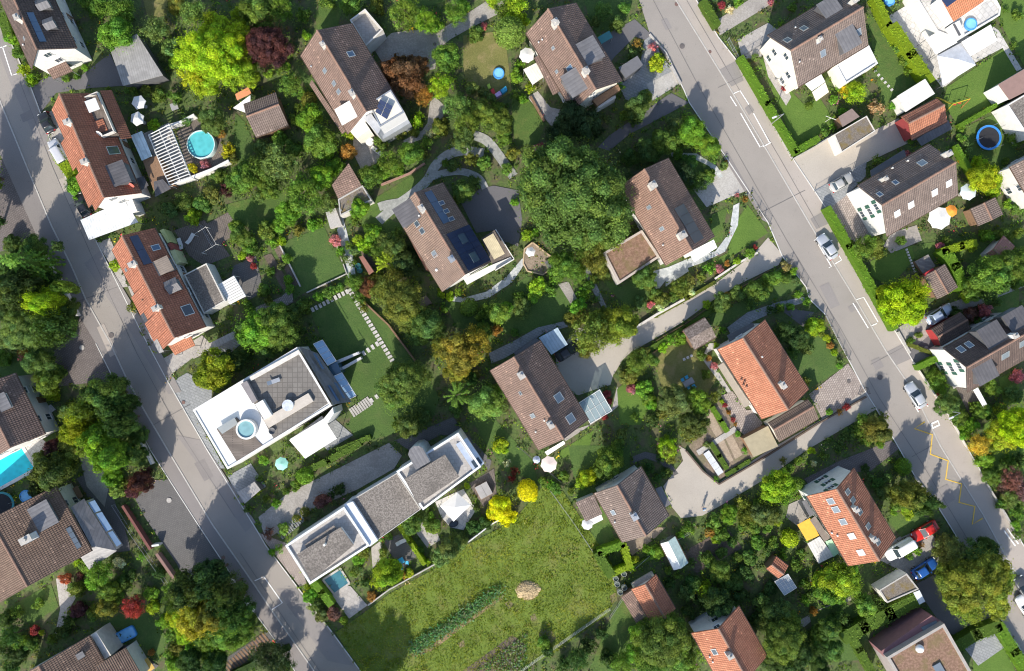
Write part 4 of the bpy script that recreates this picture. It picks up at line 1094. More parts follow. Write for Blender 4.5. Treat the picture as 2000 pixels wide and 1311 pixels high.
# ---- lawns, meadow, beds
GR = [(GRASSD, [(554, 472), (633, 443), (678, 537), (595, 572), (575, 585)]), (GRASSD, [(607, 610), (681, 573), (731, 590), (802, 695), (860, 775), (840, 830), (700, 865), (680, 830), (700, 780), (660, 740)]),
      (GRASS, [(440, 400), (560, 370), (600, 400), (560, 450), (500, 450), (450, 430)]), (GRASSD, [(870, 590), (950, 590), (1030, 540), (1110, 555), (1128, 615), (1060, 640), (1010, 655), (890, 640)]),
      (GRASS, [(690, 410), (745, 380), (825, 330), (830, 345), (790, 380), (750, 425), (790, 440), (780, 470), (720, 470)]), (DRY, [(905, 70), (985, 60), (1000, 180), (960, 205), (915, 190), (905, 130)]),
      (GRASS, [(1000, 190), (1030, 190), (1065, 245), (1050, 280), (1010, 285), (1000, 250)]), (GRASSD, [(1140, 0), (1235, -20), (1232, 20), (1200, 60), (1160, 60)]), (GRASSF, [(1480, 110), (1500, 130), (1570, 205), (1600, 190), (1632, 240), (1560, 290), (1545, 270)]),
      (GRASS, [(1690, 20), (1730, 60), (1800, 150), (1760, 220), (1720, 210), (1710, 130)]), (GRASSF, [(1850, 170), (1960, 95), (1985, 140), (1950, 200), (1870, 245), (1840, 200)]), (GRASSF, [(1960, -20), (2080, -20), (2080, 100), (2000, 130), (1950, 40)]),
      (GRASS, [(1880, 250), (1960, 215), (1990, 300), (1950, 330), (1890, 310)]), (GRASSD, [(1540, 705), (1575, 655), (1605, 648), (1645, 720), (1580, 760)]), (GRASS, [(1390, 420), (1420, 405), (1410, 470), (1385, 480)]), (GRASSF, [(1440, 430), (1460, 400), (1500, 455), (1400, 520), (1380, 515), (1420, 495)]),
      (DRY, [(1270, 690), (1340, 655), (1400, 740), (1380, 770), (1300, 775)]), (GRASSD, [(1170, 540), (1210, 560), (1280, 530), (1275, 590), (1220, 600)]), (GRASSD, [(1380, 615), (1470, 580), (1550, 530), (1570, 560), (1480, 600), (1400, 640)]),
      (GRASSF, [(1205, 760), (1230, 740), (1270, 790), (1250, 830), (1210, 830)]), (GRASSF, [(1095, 880), (1160, 840), (1150, 880), (1080, 900)]), (GRASSD, [(920, 820), (960, 810), (1040, 900), (1050, 940), (985, 920)]), (GRASS, [(1120, 960), (1160, 930), (1200, 1050), (1210, 1080), (1170, 1075)]),
      (GRASS, [(1190, 1210), (1220, 1160), (1280, 1230), (1200, 1320), (1150, 1310)]), (GRASSD, [(50, 840), (110, 815), (110, 870), (75, 860)]), (GRASSD, [(200, 1215), (280, 1180), (330, 1250), (310, 1290), (250, 1230)]), (GRASSD, [(0, 690), (40, 690), (60, 740), (30, 730), (0, 740)]), (GRASS, [(10, 1190), (100, 1140), (115, 1185), (60, 1220)]),
      (DRY, [(275, -20), (330, -20), (325, 30), (290, 40)]), (GRASS, [(615, 30), (640, -20), (680, -20), (660, 50), (620, 60)]), (GRASS, [(790, -10), (900, -10), (850, 10), (800, 20)]), (GRASS, [(780, 60), (850, 70), (830, 60)]), (GRASSD, [(580, 130), (620, 160), (650, 230), (625, 240)]), (GRASSF, [(1700, 510), (1780, 480), (1790, 500), (1740, 560), (1700, 540)]),
      (GRASS, [(1780, 480), (1900, 460), (1990, 440), (2080, 500), (1950, 530), (1840, 500), (1790, 520)]), (GRASSF, [(1920, 830), (1990, 790), (2080, 900), (1960, 980), (1920, 900)]), (GRASSF, [(1900, 1270), (1960, 1255), (1990, 1330), (1900, 1340)]), (GRASSD, [(460, 220), (480, 240), (500, 290), (475, 320), (455, 290)]), (GRASS, [(1890, 590), (1990, 620), (1990, 560)]),
      (GRASSF, [(1950, 740), (1990, 720), (1990, 790), (1960, 790)]), (GRASSD, [(1580, 1200), (1640, 1175), (1700, 1200), (1680, 1290), (1600, 1290)]), (GRASS, [(1730, 1010), (1780, 990), (1820, 1020), (1760, 1050)]), (GRASSD, [(1110, 870), (1230, 870), (1230, 940), (1180, 950), (1120, 930)]), (GRASSD, [(1350, 300), (1400, 330), (1400, 370), (1350, 380), (1330, 350)])]
for m, q in GR: sheet('lawn', q, m, 1)
MEAD = [(655, 1235), (700, 1205), (760, 1160), (850, 1110), (900, 1070), (1000, 1020), (1060, 950), (1100, 960), (1140, 1020), (1195, 1100), (1205, 1165), (1185, 1200), (1090, 1270), (1000, 1320), (930, 1370), (745, 1370), (700, 1300)]
sheet('field', MEAD, MEADOW, 1)
sheet('vegetable_bed', [(1000, 1240), (1030, 1260), (1010, 1311), (930, 1330), (890, 1320), (960, 1270)], SOIL, 2)
TILL2 = speckle((.30, .235, .17), (.40, .32, .24), (.26, .20, .14), 4, patch=.4); SOIL2 = speckle((.17, .13, .095), (.25, .195, .14), (.12, .13, .05), 4, patch=.5)
sheet('vegetable_bed', [(1386, 799), (1406, 780), (1436, 833), (1454, 857), (1476, 890), (1405, 938), (1395, 943), (1345, 872), (1377, 822)], SOIL2, 1)
for q in ([(1379, 822), (1389, 802), (1411, 846), (1399, 854)], [(1397, 797), (1404, 792), (1428, 834), (1421, 840)], [(1399, 863), (1412, 855), (1432, 899), (1421, 905)], [(1416, 855), (1428, 846), (1450, 888), (1436, 897)], [(1376, 884), (1384, 879), (1412, 922), (1402, 930)]): sheet('vegetable_bed', q, TILL2, 2)
sheet('vegetable_bed', [(1330, 1080), (1420, 1030), (1450, 1070), (1360, 1120)], SOIL, 1)
sheet('vegetable_bed', [(1280, 1050), (1300, 1030), (1240, 1030), (1215, 1060), (1235, 1085)], TILLED, 2)
sheet('vegetable_bed', [(515, 500), (530, 495), (570, 560), (555, 570)], SOIL, 2); sheet('vegetable_bed', [(535, 485), (548, 480), (585, 555), (573, 560)], SOIL, 2)
sheet('vegetable_bed', [(690, 460), (705, 455), (735, 520), (720, 525)], SOIL, 2)
# ================================================================== houses
def multi_sky(W, ps, **k):
    for p in ps: skylight(W, p, **k)
# --- top-left, white with a dark brown roof
A = house('detached_house', 'white house with dark brown roof, bluish solar strip and two dormers, upper left corner', 'house', (0, -62), (72, 97), (60, 131), (148, 92), 9.5, 5.6, 5.6, DBROWN, phrase='dark-roofed white corner house')
solar(A, (51, 25), (91, 82), 3, 1, THERMAL)
dormer(A, (72, 12), (98, 10), 1.7, ZINC, gable=True); dormer(A, (86, 50), (112, 55), 1.7, ZINC, gable=True)
chimney(A, (42, 40)); vent(A, (48, 89)); skylight(A, (48, 75), .5, .7)
canopy('', '', '', [(91, 136), (127, 119), (142, 139), (104, 155)], [2.9, 2.9, 2.5, 2.5], BROWN, True, .12, A.root, part='porch_roof')
flat('flat_roof_shed', 'grey ribbed flat-roofed shed between the street drive and the yellow-green tree', 'shed', [(215, 97), (267, 66), (318, 147), (240, 168)], 3.0, DGREY, corrugated((.30, .29, .28), .35, .8), .12, 0, phrase='grey ribbed flat-roofed shed')
# --- red roofed terrace, west street
B = house('terraced_house', 'red-tiled terrace with a roof terrace, two dish aerials and a grey dormer', 'house', (116, 183), (203, 386), (101, 213), (262, 345), 9.0, 5.6, 4.6, RED, z0s=(1.4, 3.6), phrase='red-tiled terrace with roof terrace')
for p in ((138, 241), (171, 318)): chimney(B, p, .6, .9, 1.0)
dormer(B, (186, 250), (207, 246), 1.9, RED, STUCCO); dormer(B, (214, 345), (246, 329), 3.4, ZINCD, DGREY)
skylight(B, (221, 294), 1.3, 1.8, GLASS)
b = MB(); x, v, z = roofpt(B, (220, 222)); q = [B.at(x0, v0, 0) for x0, v0 in ((1.0, 1.9), (7.2, 1.9), (7.2, B.vb + .7), (1.0, B.vb + .7))]
rt = MB(); rt.prism([p + UP * 4.0 for p in q], [p + UP * 6.35 for p in q]); t = rt.build('roof_terrace', DECK, B.root)
for (xx, vv, sx, sy, hh) in ((4.1, B.vb + .72, 3.2, .07, 0.7), (.95, (2.4 + B.vb + .6) / 2, .07, (B.vb + .6 - 2.4) / 2, .7), (7.25, (2.4 + B.vb + .6) / 2, .07, (B.vb + .6 - 2.4) / 2, .7)):
    k = MB(); k.box(B.at(xx, vv, 6.35 + hh / 2), B.u * sx, B.n * sy, UP * hh / 2); k.build('terrace_parapet', STUCCO, t)
k = MB(); k.slab([B.at(.4, B.vb + .8, 5.9), B.at(8.2, B.vb + .8, 5.9), B.at(8.2, B.vb + 2.0, 4.7), B.at(.4, B.vb + 2.0, 4.7)], .15, [(0, 0), (7.8, 0), (7.8, 2), (0, 2)]); k.build('eaves_strip', RED, B.root)
k = MB(); k.slab([B.at(2.0, 2.5, 8.0), B.at(3.8, 2.5, 8.0), B.at(3.8, 4.1, 7.8), B.at(2.0, 4.1, 7.8)], .05); k.build('awning', CLOTH, t)
for p, m in (((200, 262), WHITE), ((262, 362), plain((.45, .12, .09), .7))):
    x, v, z = roofpt(B, p); c = B.at(x, v, z + .75); d = MB(); dd = Vector((-.3, -.75, .45)).normalized(); a1 = dd.cross(UP).normalized(); a2 = a1.cross(dd)
    rg = lambda r, off: [c + dd * off + (a1 * math.cos(t_) + a2 * math.sin(t_)) * r for t_ in [2 * math.pi * i / 16 for i in range(16)]]
    d.loft([rg(.05, 0), rg(.3, .05), rg(.5, .16), rg(.49, .17), rg(.28, .08), rg(.05, .03)], True); d.tube([c, c - UP * .75], .03, 6); d.build('dish_aerial', m, B.root)
for i, (x0, x1) in enumerate(((5.0, 9.5), (10.5, 15.5))):
    k = MB(); k.slab([B.at(x0, B.va - .9, B.ha - .35), B.at(x1, B.va - .9, B.ha - .35), B.at(x1, -1.0, B.z(-1.0) + .07), B.at(x0, -1.0, B.z(-1.0) + .07)], .15); k.build('raised_roof', RED, B.root)
canopy('carport', 'pale ribbed metal carport roof at the street end of the red-tiled terrace', 'carport', [(157, 430), (243, 391), (270, 434), (174, 469)], [2.9, 2.9, 2.6, 2.6], corrugated((.66, .68, .68), .4, .4), True, phrase='pale metal carport')
part_box(B.root, 'annex', [(244, 392), (257, 386), (268, 412), (256, 418)], 0, 2.8, WHITE)
canopy('', '', '', [(255, 265), (277, 256), (297, 305), (277, 314)], [3.0, 3.0, 3.0, 3.0], corrugated((.55, .66, .68), .8, .15), True, .04, B.root, part='glass_canopy')
part_box(B.root, 'annex', [(278, 312), (306, 305), (338, 360), (300, 372)], 0, 2.4, WOOD)
for q in ([(262, 350), (280, 344), (290, 362), (275, 372)], [(300, 355), (318, 350), (334, 368), (303, 385)]): part_slab(B.root, 'lean_to_roof', [(*p, 3.0) for p in q], .1, ZINCD)
# --- white slatted pergola
o = root('pergola', 'white slatted timber pergola between red-tiled terrace and round pool', 'pergola', G((330, 300)), math.radians(-66)); mark((330, 300), 'white slatted pergola')
Q = [G(p, 2.6) for p in ((290, 264), (331, 243), (373, 346), (331, 362))]
f = MB()
for i in range(4): f.tube([Q[i], Q[(i + 1) % 4]], .09, 4)
f.tube([(Q[0] + Q[1]) / 2, (Q[2] + Q[3]) / 2], .07, 4); f.build('frame', WHITE, o)
for i in range(1, 17):
    t = i / 17; s = MB(); A_, B_ = Q[1].lerp(Q[2], t), Q[0].lerp(Q[3], t); d = (B_ - A_).normalized(); s.box((A_ + B_) / 2 + UP * .08, d * (A_ - B_).length / 2, d.cross(UP) * .055, UP * .07); s.build('slat', WHITE, o)
for q in Q: s = MB(); s.tube([(q.x, q.y, 0), (q.x, q.y, 2.52)], .07, 6); s.build('post', WHITE, o)
sheet('patio', [(278, 262), (331, 240), (376, 348), (330, 365)], PATIO, 2)
sheet('patio', [(345, 258), (385, 232), (430, 260), (440, 310), (440, 330), (372, 348)], DECK, 1)
# --- dark house by the centre-top with flat terraces
C = house('detached_house', 'long brown-roofed house with square white roof box, dark solar array and three small skylights', 'house', (619, 59), (715, 218), (583, 101), (683, 40), 9.3, 5.0, 5.4, BROWN, phrase='brown house with white roof box')
chimney(C, (633, 91), .55, .55, 1.1); chimney(C, (690, 186), .8, .6, 1.2)
skylight(C, (685, 106), .9, 1.2, THERMAL); multi_sky(C, [(635, 138), (653, 163), (662, 179)], w=.7, l=.9); vent(C, (609, 131))
part_slab(C.root, 'lower_roof', [(609, 156, 4.6), (676, 256, 4.6), (668, 262, 4.0), (604, 165, 4.0)], .12, BROWN)
flat('', '', '', [(683, 39), (713, 17), (748, 58), (714, 91)], 3.8, WHITE, PATIO, .22, .9, STUCCO, parent=C.root)
flat('', '', '', [(719, 203), (763, 175), (790, 219), (742, 248)], 7.6, GREYW, speckle((.62, .58, .50), (.70, .66, .58), None, 4), .2, .12, STEEL, parent=C.root)
k = MB(); q = [G(p, 8.2) for p in ((742, 193), (768, 207), (755, 232), (731, 217))]
for i in range(2):
    for j in range(3):
        l = lambda s_, t_: q[0].lerp(q[1], s_).lerp(q[3].lerp(q[2], s_), t_) + UP * (-.5 * (t_))
        e = .02; w = MB(); w.slab([l(i / 2 + e, j / 3 + e), l((i + 1) / 2 - e, j / 3 + e), l((i + 1) / 2 - e, (j + 1) / 3 - e), l(i / 2 + e, (j + 1) / 3 - e)], .04); w.build('solar_panel', SOLAR, C.root)
part_slab(C.root, 'white_roof', [(653, 214, 7.9), (688, 193, 8.0), (706, 223, 7.8), (668, 245, 7.7)], .15, plain((.68, .66, .62), .8))
part_box(C.root, 'bay', [(680, 252), (706, 228), (722, 252), (697, 270)], 0, 4.6, CREAM)
part_box(C.root, 'glass_annex', [(742, 248), (788, 220), (801, 240), (748, 272)], 0, 3.6, glassy((.30, .32, .34), .2))
part_box(C.root, 'bay', [(707, 227), (720, 215), (745, 250), (738, 262)], 0, 6.6, corrugated((.45, .46, .48), .5, .4))
# --- garage pair north of the solar house
o = flat('garage', 'low garage with a mossy gravel flat roof beside brown lean-to tiles', 'garage', [(660, 389), (708, 362), (726, 391), (664, 422)], 2.9, STUCCO, MOSSG, .2, .18, CONC, phrase='mossy gravel garage')
part_slab(o, 'tiled_roof', [(681, 319, 4.2), (706, 362, 3.2), (660, 388, 2.9), (648, 362, 3.6)], .15, BROWN); part_box(o, 'wall', [(679, 326), (700, 360), (664, 382), (652, 362)], 0, 2.7, STUCCO)
part_box(o, 'store', [(636, 415), (655, 406), (668, 440), (645, 446)], 0, 1.2, CONC); 
for (x, y) in ((668, 412), (690, 398)): vent_ = MB(); vent_.cyl(G((x, y), 2.8), .1, .7, 8); vent_.build('vent_pipe', STEEL, o)
# --- shed with a gable by the white sail
D = house('garden_shed', 'brown gabled garden shed beside a white sun sail', 'shed', (481, 228), (545, 204), (480, 203), (500, 268), 3.9, 2.8, 2.6, BROWN2, WOOD, .25, .2, z0s=(), phrase='brown gabled shed')
canopy('sun_sail', 'white triangular sun sail at the corner of the brown gabled shed', 'sun sail', [(455, 211), (489, 186), (489, 203), (481, 221)], [2.6, 2.9, 2.6, 2.4], CLOTH, True, .03)
canopy('awning', 'small terracotta awning above the white sail by the brown shed', 'awning', [(459, 184), (485, 170), (491, 183), (463, 196)], 2.4, plain((.62, .25, .12), .8), True, .05)
# --- top middle brown house
E = house('detached_house', 'brown house with two flat grey dormers, one on each roof slope, and a railed balcony', 'house', (1070, 17), (1164, 175), (1025, 60), (1121, 0), 9.5, 5.0, 5.4, BROWN, CREAM, phrase='brown house with two grey dormers')
chimney(E, (1084, 49), .8, .8, 1.2); chimney(E, (1143, 143), .8, .8, 1.2)
dormer(E, (1136, 108), (1172, 92), 3.6, ZINC); dormer(E, (1136, 152), (1108, 174), 3.6, ZINC)
skylight(E, (1114, 135), 1.1, 1.2, THERMAL); multi_sky(E, [(1081, 94), (1088, 140)], w=.5, l=.6)
for p in ((1052, 84), (1059, 79)): vent(E, p)
part_slab(E.root, 'lower_roof', [(1043, 113, 4.4), (1056, 105, 4.7), (1095, 178, 4.7), (1080, 186, 4.4)], .12, BROWN)
o = part_box(E.root, 'balcony', [(1157, 195), (1207, 165), (1212, 175), (1166, 207)], 2.6, 3.6, WOOD); part_box(o, 'balcony_wall', [(1166, 206), (1202, 186), (1203, 191), (1168, 212)], 0, 2.6, WHITE)
canopy('awning', 'cream striped awning below the white parasol by the grey-dormered house', 'awning', [(1022, 136), (1047, 123), (1063, 150), (1040, 166)], [2.8, 2.8, 2.4, 2.4], corrugated((.74, .70, .62), .4, .8), True, .04)
# --- house under the big tree
F_ = house('detached_house', 'brown house with a four-panel solar row and a mossy flat-roofed annex under the huge tree', 'house', (1258, 330), (1352, 490), (1304, 524), (1305, 309), 9.5, 5.6, 5.4, tiles((.20, .12, .09), (.31, .195, .145), .2), phrase='brown house beside the huge tree')
solar(F_, (1316, 408), (1374, 466), 4, 1, glassy((.06, .07, .09), .3, coat=0), .05)
chimney(F_, (1273, 364), .9, .9, 1.1); chimney(F_, (1330, 461), .9, 1.0, 1.2); multi_sky(F_, [(1268, 405), (1293, 447)], w=.6, l=.8); vent(F_, (1294, 479))
canopy('', '', '', [(1346, 495), (1394, 468), (1401, 484), (1356, 512)], [3.6, 3.6, 3.1, 3.1], CLOTH, False, .05, F_.root)
part_box(F_.root, 'bay', [(1348, 500), (1392, 476), (1390, 470), (1344, 494)], 0, 3.7, WHITE)
flat('flat_roof_annex', 'flat-roofed annex with a brown moss roof below the huge tree', 'annex', [(1178, 494), (1254, 449), (1289, 502), (1209, 555)], 3.4, STUCCO, SEDUM, .35, .2, plain((.42, .36, .31), .9), phrase='moss-roofed annex')
# --- brown-grey house, top right
I = house('detached_house', 'grey-brown house in a hedged corner plot with a square white flat-roofed extension', 'house', (1545, 99), (1686, 14), (1507, 65), (1569, 164), 9.4, 5.6, 5.6, BROWN2, CREAM, phrase='grey-brown house with white extension')
dormer(I, (1648, 57), (1666, 95), 3.0, ZINC); dormer(I, (1630, 27), (1613, -2), 2.9, ZINC); chimney(I, (1664, 6), .8, .7, 1.2); chimney(I, (1598, 80), .5, .5, .9)
multi_sky(I, [(1607, 104), (1676, 63), (1538, 79), (1570, 56)], w=.9, l=1.1)
for p in ((1552, 55), (1560, 122), (1605, 25)): vent(I, p)
flat('', '', '', [(1632, 127), (1697, 88), (1715, 124), (1652, 164)], 3.4, CREAM, plain((.62, .62, .61), .7, .1), .22, .25, plain((.70, .70, .68), .7), parent=I.root)
part_slab(I.root, 'canopy', [(1573, 164, 2.9), (1604, 145, 2.9), (1612, 160, 2.8), (1586, 178, 2.8)], .12, plain((.6, .6, .6), .7)); part_slab(I.root, 'awning', [(1586, 180, 2.7), (1612, 161, 2.7), (1619, 180, 2.3), (1594, 198, 2.3)], .04, plain((.74, .64, .50), .8))
# --- modern white house with the orange roof
o = flat('villa', 'white villa with an orange tiled roof, terraces and a blue paddling pool, top right corner', 'house', [(1780, -20), (1900, -90), (1955, 15), (1953, 30), (1872, 78), (1830, 62)], 3.4, WHITE, PALE, .25, .25, WHITE, phrase='white villa with orange roof')
J = o
part_box(o, 'upper_storey', [(1836, -5), (1920, -60), (1930, 0), (1865, 40)], 3.2, 6.0, WHITE)
part_slab(o, 'roof', [(1838, -5, 7.6), (1895, -35, 7.6), (1922, 2, 6.2), (1864, 42, 6.2)], .2, ORANGE); part_slab(o, 'roof', [(1838, -5, 7.6), (1895, -35, 7.6), (1880, -70, 6.2), (1815, -40, 6.2)], .2, ORANGE)
k = MB(); k.slab([G((1838, -2), 7.72), G((1872, -22), 7.72), G((1880, -8), 7.15), G((1850, 14), 7.15)], .05); k.build('solar_panel', SOLAR, o)
part_box(o, 'stair_block', [(1858, 48), (1874, 40), (1884, 66), (1872, 78)], 0, 5.0, WHITE)
part_slab(o, 'skylight', [(1861, 48, 5.05), (1865, 46, 5.05), (1877, 68, 5.05), (1873, 71, 5.05)], .03, DGREY)
canopy('awning', 'square grey-white awning on a frame beside the villa glass front', 'awning', [(1808, 76), (1850, 51), (1870, 83), (1828, 107)], [2.9, 2.9, 2.6, 2.6], plain((.66, .65, .62), .8), True, .05, postm=DGREY)
canopy('awning', 'white rectangular awning of the villa above the narrow grass strip', 'awning', [(1878, 82), (1935, 48), (1948, 79), (1896, 110)], [3.0, 3.0, 2.5, 2.5], CLOTH, True, .05)
o = root('pavilion_tent', 'grey pyramid tent on the pale terrace below the villa', 'tent', G((1866, 125)), -.5); mark((1862, 125), 'grey pyramid tent')
q = [G(p, 2.4) for p in ((1830, 109), (1880, 82), (1906, 127), (1842, 167))]; ap = sum(q, Vector()) / 4 + UP * 1.1; b = MB()
for i in range(4): b.slab([q[i], q[(i + 1) % 4], ap], .03)
b.build('canopy', plain((.62, .63, .65), .8), o)
for p in q: s = MB(); s.tube([(p.x, p.y, 0), p - UP * .05], .04, 6); s.build('pole', STEEL, o)
# --- brown house right, four white-framed skylights
K = house('detached_house', 'brown house with four white skylights in a row and a white gable with green shutters', 'house', (1723, 401), (1867, 317), (1683, 359), (1740, 457), 9.0, 5.5, 5.4, BROWN2, WHITE, win='green', phrase='brown house with four white skylights')
multi_sky(K, [(1752, 417), (1779, 400), (1825, 376), (1853, 358)], w=.95, l=1.15, blind=WHITE, pane=plain((.6, .62, .63), .4)); multi_sky(K, [(1718, 380), (1749, 357)], w=.7, l=.9, pane=THERMAL); skylight(K, (1801, 319), 1.1, 1.1)
chimney(K, (1846, 303), .8, .7, 1.1); chimney(K, (1722, 352), .5, .5, 1.4)
for p in ((1741, 329), (1771, 315)): vent(K, p, m=WHITE)
part_slab(K.root, 'porch_roof', [(1700, 333, 3.0), (1766, 292, 3.0), (1770, 306, 3.1), (1702, 346, 3.1)], .12, DGREY)
fence([(1669, 393), (1702, 458)], 1.0, 'grey steel railing along white gable of the four-skylight house', STEEL, rails=3, name='railing', cat='railing')
# --- sheds between
o = flat('flat_roof_shed', 'white flat-roofed shed above the small red and orange gable', 'shed', [(1752, 188), (1807, 154), (1826, 183), (1769, 219)], 2.8, WHITE, plain((.62, .60, .56), .8, .12), .12, 0, phrase='white flat-roofed shed')
L_ = house('barn', 'small gable with dark red tiles on one slope and faded orange on the other', 'shed', (1775, 241), (1845, 205), (1762, 228), (1787, 270), 3.9, 2.9, 2.6, TERRA, plain((.26, .04, .04), .8), .25, .2, z0s=(), phrase='small red and orange gable')
part_slab(L_.root, 'lean_to_roof', [(1790, 272, 2.5), (1852, 234, 2.5), (1860, 252, 2.2), (1800, 285, 2.2)], .08, ZINCD)
flat('garage', 'garage with a grey and rust-brown mossy flat roof beside the beige drive', 'garage', [(1629, 263), (1693, 226), (1710, 256), (1644, 298)], 2.7, CREAM, MOSSG, .15, .12, STUCCO, phrase='rust-mossed garage by the drive')
flat('garden_shed', 'small brown flat shed behind the rust-mossed garage', 'shed', [(1638, 228), (1664, 212), (1679, 228), (1646, 248)], 2.4, WOOD, plain((.22, .165, .145), .8), .1, 0)
# --- right border houses
o = flat('detached_house', 'house with plain brown roof cut by the right picture edge below the villa lawn', 'house', [(1950, 165), (2060, 100), (2080, 140), (1972, 195)], 4.2, WHITE, plain((.26, .165, .14), .8, .1), .1, 0, phrase='plain brown roof at right edge')
flat('', '', '', [(1967, 205), (2060, 150), (2100, 240), (2010, 270)], 4.0, WHITE, GRAVEL, .2, .2, WHITE, parent=o)
M_ = house('detached_house', 'white house just showing its brown roof edge at the right border by the yellow tree', 'house', (2025, 300), (2075, 385), (1978, 335), (2060, 280), 8.0, 5.2, 5.0, BROWN2, phrase='white house at the right border')
o = house('garden_shed', 'brown shed beside the white parasol and the orange parasol', 'shed', (1922, 396), (1938, 430), (1897, 410), (1943, 385), 3.2, 2.6, 2.6, BROWN2, WOOD, .2, .2, z0s=(), phrase='brown shed by the orange parasol')
o = house('garden_shed', 'square brown shed with a red fascia above the bright lime tree', 'shed', (1826, 528), (1852, 574), (1805, 538), (1846, 518), 3.1, 2.5, 2.5, BROWN2, WOOD, .2, .2, z0s=(), phrase='square brown shed with red fascia')
part_box(o.root, 'fascia', [(1804, 535), (1823, 524), (1826, 529), (1807, 540)], 2.25, 2.6, plain((.42, .03, .03), .6))
flat('pavilion', 'weathered grey deck pavilion above the square brown shed', 'pavilion', [(1787, 511), (1813, 497), (1827, 520), (1804, 536)], 1.0, WOOD, paving((.20, .18, .17), (.26, .24, .22), 2, .2, 28), .1, 0)
house('garden_shed', 'small shed with pinkish tiles beyond the curved hedge', 'shed', (1940, 487), (1962, 508), (1934, 500), (1972, 472), 3.2, 2.5, 2.4, tiles((.34, .16, .12), (.44, .22, .17), .1), STUCCO, .2, .2, z0s=(), phrase='pinkish-tiled shed')
# --- right lower dark house
N = house('semi_detached_house', 'dark-roofed pair of houses with two flat grey dormers and paired skylights at the right edge', 'house', (1888, 718), (2030, 637), (1851, 676), (1901, 759), 9.0, 5.6, 5.4, DBROWN, WHITE, win='green', phrase='dark-roofed pair at the right edge')
dormer(N, (1951, 672), (1929, 634), 3.4, ZINCD); dormer(N, (1917, 711), (1934, 744), 3.3, ZINCD); dormer(N, (1998, 640), (1980, 605), 3.4, ZINCD)
multi_sky(N, [(1877, 683), (1893, 674)], w=.9, l=1.2, pane=glassy((.05, .09, .16), .1)); multi_sky(N, [(1963, 694), (1998, 670)], w=1.3, l=1.3); chimney(N, (1974, 656), .7, .6, 1.2, WHITE)
o = house('garage', 'dark-tiled garage with a red front facing the road, joined to the dark-roofed pair', 'garage', (1832, 658), (1890, 625), (1817, 645), (1849, 678), 3.0, 2.4, 2.3, DBROWN, plain((.36, .035, .035), .7), .2, .15, z0s=(), phrase='red-fronted garage')
canopy('awning', 'narrow folded white awning at the garden end of the dark-roofed pair', 'awning', [(1901, 762), (1910, 757), (1928, 790), (1921, 796)], [2.8, 2.8, 2.3, 2.3], CLOTH, True, .1)
# --- centre brown house with conservatory
P_ = house('detached_house', 'brown house with a glass conservatory, two large roof windows and a blue carport', 'house', (1003, 697), (1101, 858), (960, 727), (1055, 666), 9.0, 5.2, 5.4, BROWN, phrase='brown house with conservatory')
chimney(P_, (1018, 733), .9, .8, 1.2, WHITE); chimney(P_, (1075, 829), .9, .7, 1.1); multi_sky(P_, [(1091, 777), (1114, 818)], w=1.35, l=1.5); skylight(P_, (1041, 812), .7, .9); skylight(P_, (1017, 768), .6, .5, GLASS)
for p in ((1063, 821), (1046, 843)): vent(P_, p, m=WHITE)
o = part_box(P_.root, 'bay', [(1004, 690), (1046, 660), (1058, 668), (1010, 700)], 0, 3.4, DGREY)
canopy('', '', '', [(1064, 883), (1101, 861), (1104, 867), (1069, 890)], [3.0, 3.0, 2.6, 2.6], CLOTH, False, .05, P_.root)
o = root('conservatory', 'clear glass conservatory with white bars on the end of the brown house', 'conservatory', G((1163, 793)), .5)
q = [G(p, z) for p, z in (((1131, 787), 3.1), ((1171, 761), 3.0), ((1195, 802), 2.7), ((1153, 827), 2.8))]; b = MB(); b.slab(q, .03); b.build('glass_roof', GLASSROOF, o)
f = MB()
for i in range(4): f.tube([q[i] + UP * .03, q[(i + 1) % 4] + UP * .03], .06, 4); f.tube([(q[i].x, q[i].y, 0), q[i]], .05, 4)
for t in (.25, .5, .75): f.tube([q[0].lerp(q[1], t) + UP * .03, q[3].lerp(q[2], t) + UP * .03], .035, 4)
f.tube([q[0].lerp(q[3], .5) + UP * .04, q[1].lerp(q[2], .5) + UP * .04], .03, 4); f.build('frame', WHITE, o)
for i in range(1, 4): w = MB(); a_, b2 = q[i], q[(i + 1) % 4]; w.slab([Vector((a_.x, a_.y, .1)), Vector((b2.x, b2.y, .1)), b2 - UP * .1, a_ - UP * .1], .02, d=Vector((0.01, 0.01, 0)) * 1); w.build('glass_wall', clear(mixf=.2), o)
mark((1163, 793), 'glass conservatory'); EXCL.append([(v.x, v.y) for v in q]); sheet('patio', [(1131, 787), (1173, 760), (1197, 803), (1153, 829)], PALE, 2)
canopy('carport', 'blue-grey ribbed carport roof beside the shaded dark car', 'carport', [(1052, 660), (1089, 640), (1109, 673), (1077, 693)], [2.9, 2.9, 2.6, 2.6], corrugated((.36, .46, .54), .5, .35), True, phrase='blue-grey carport')
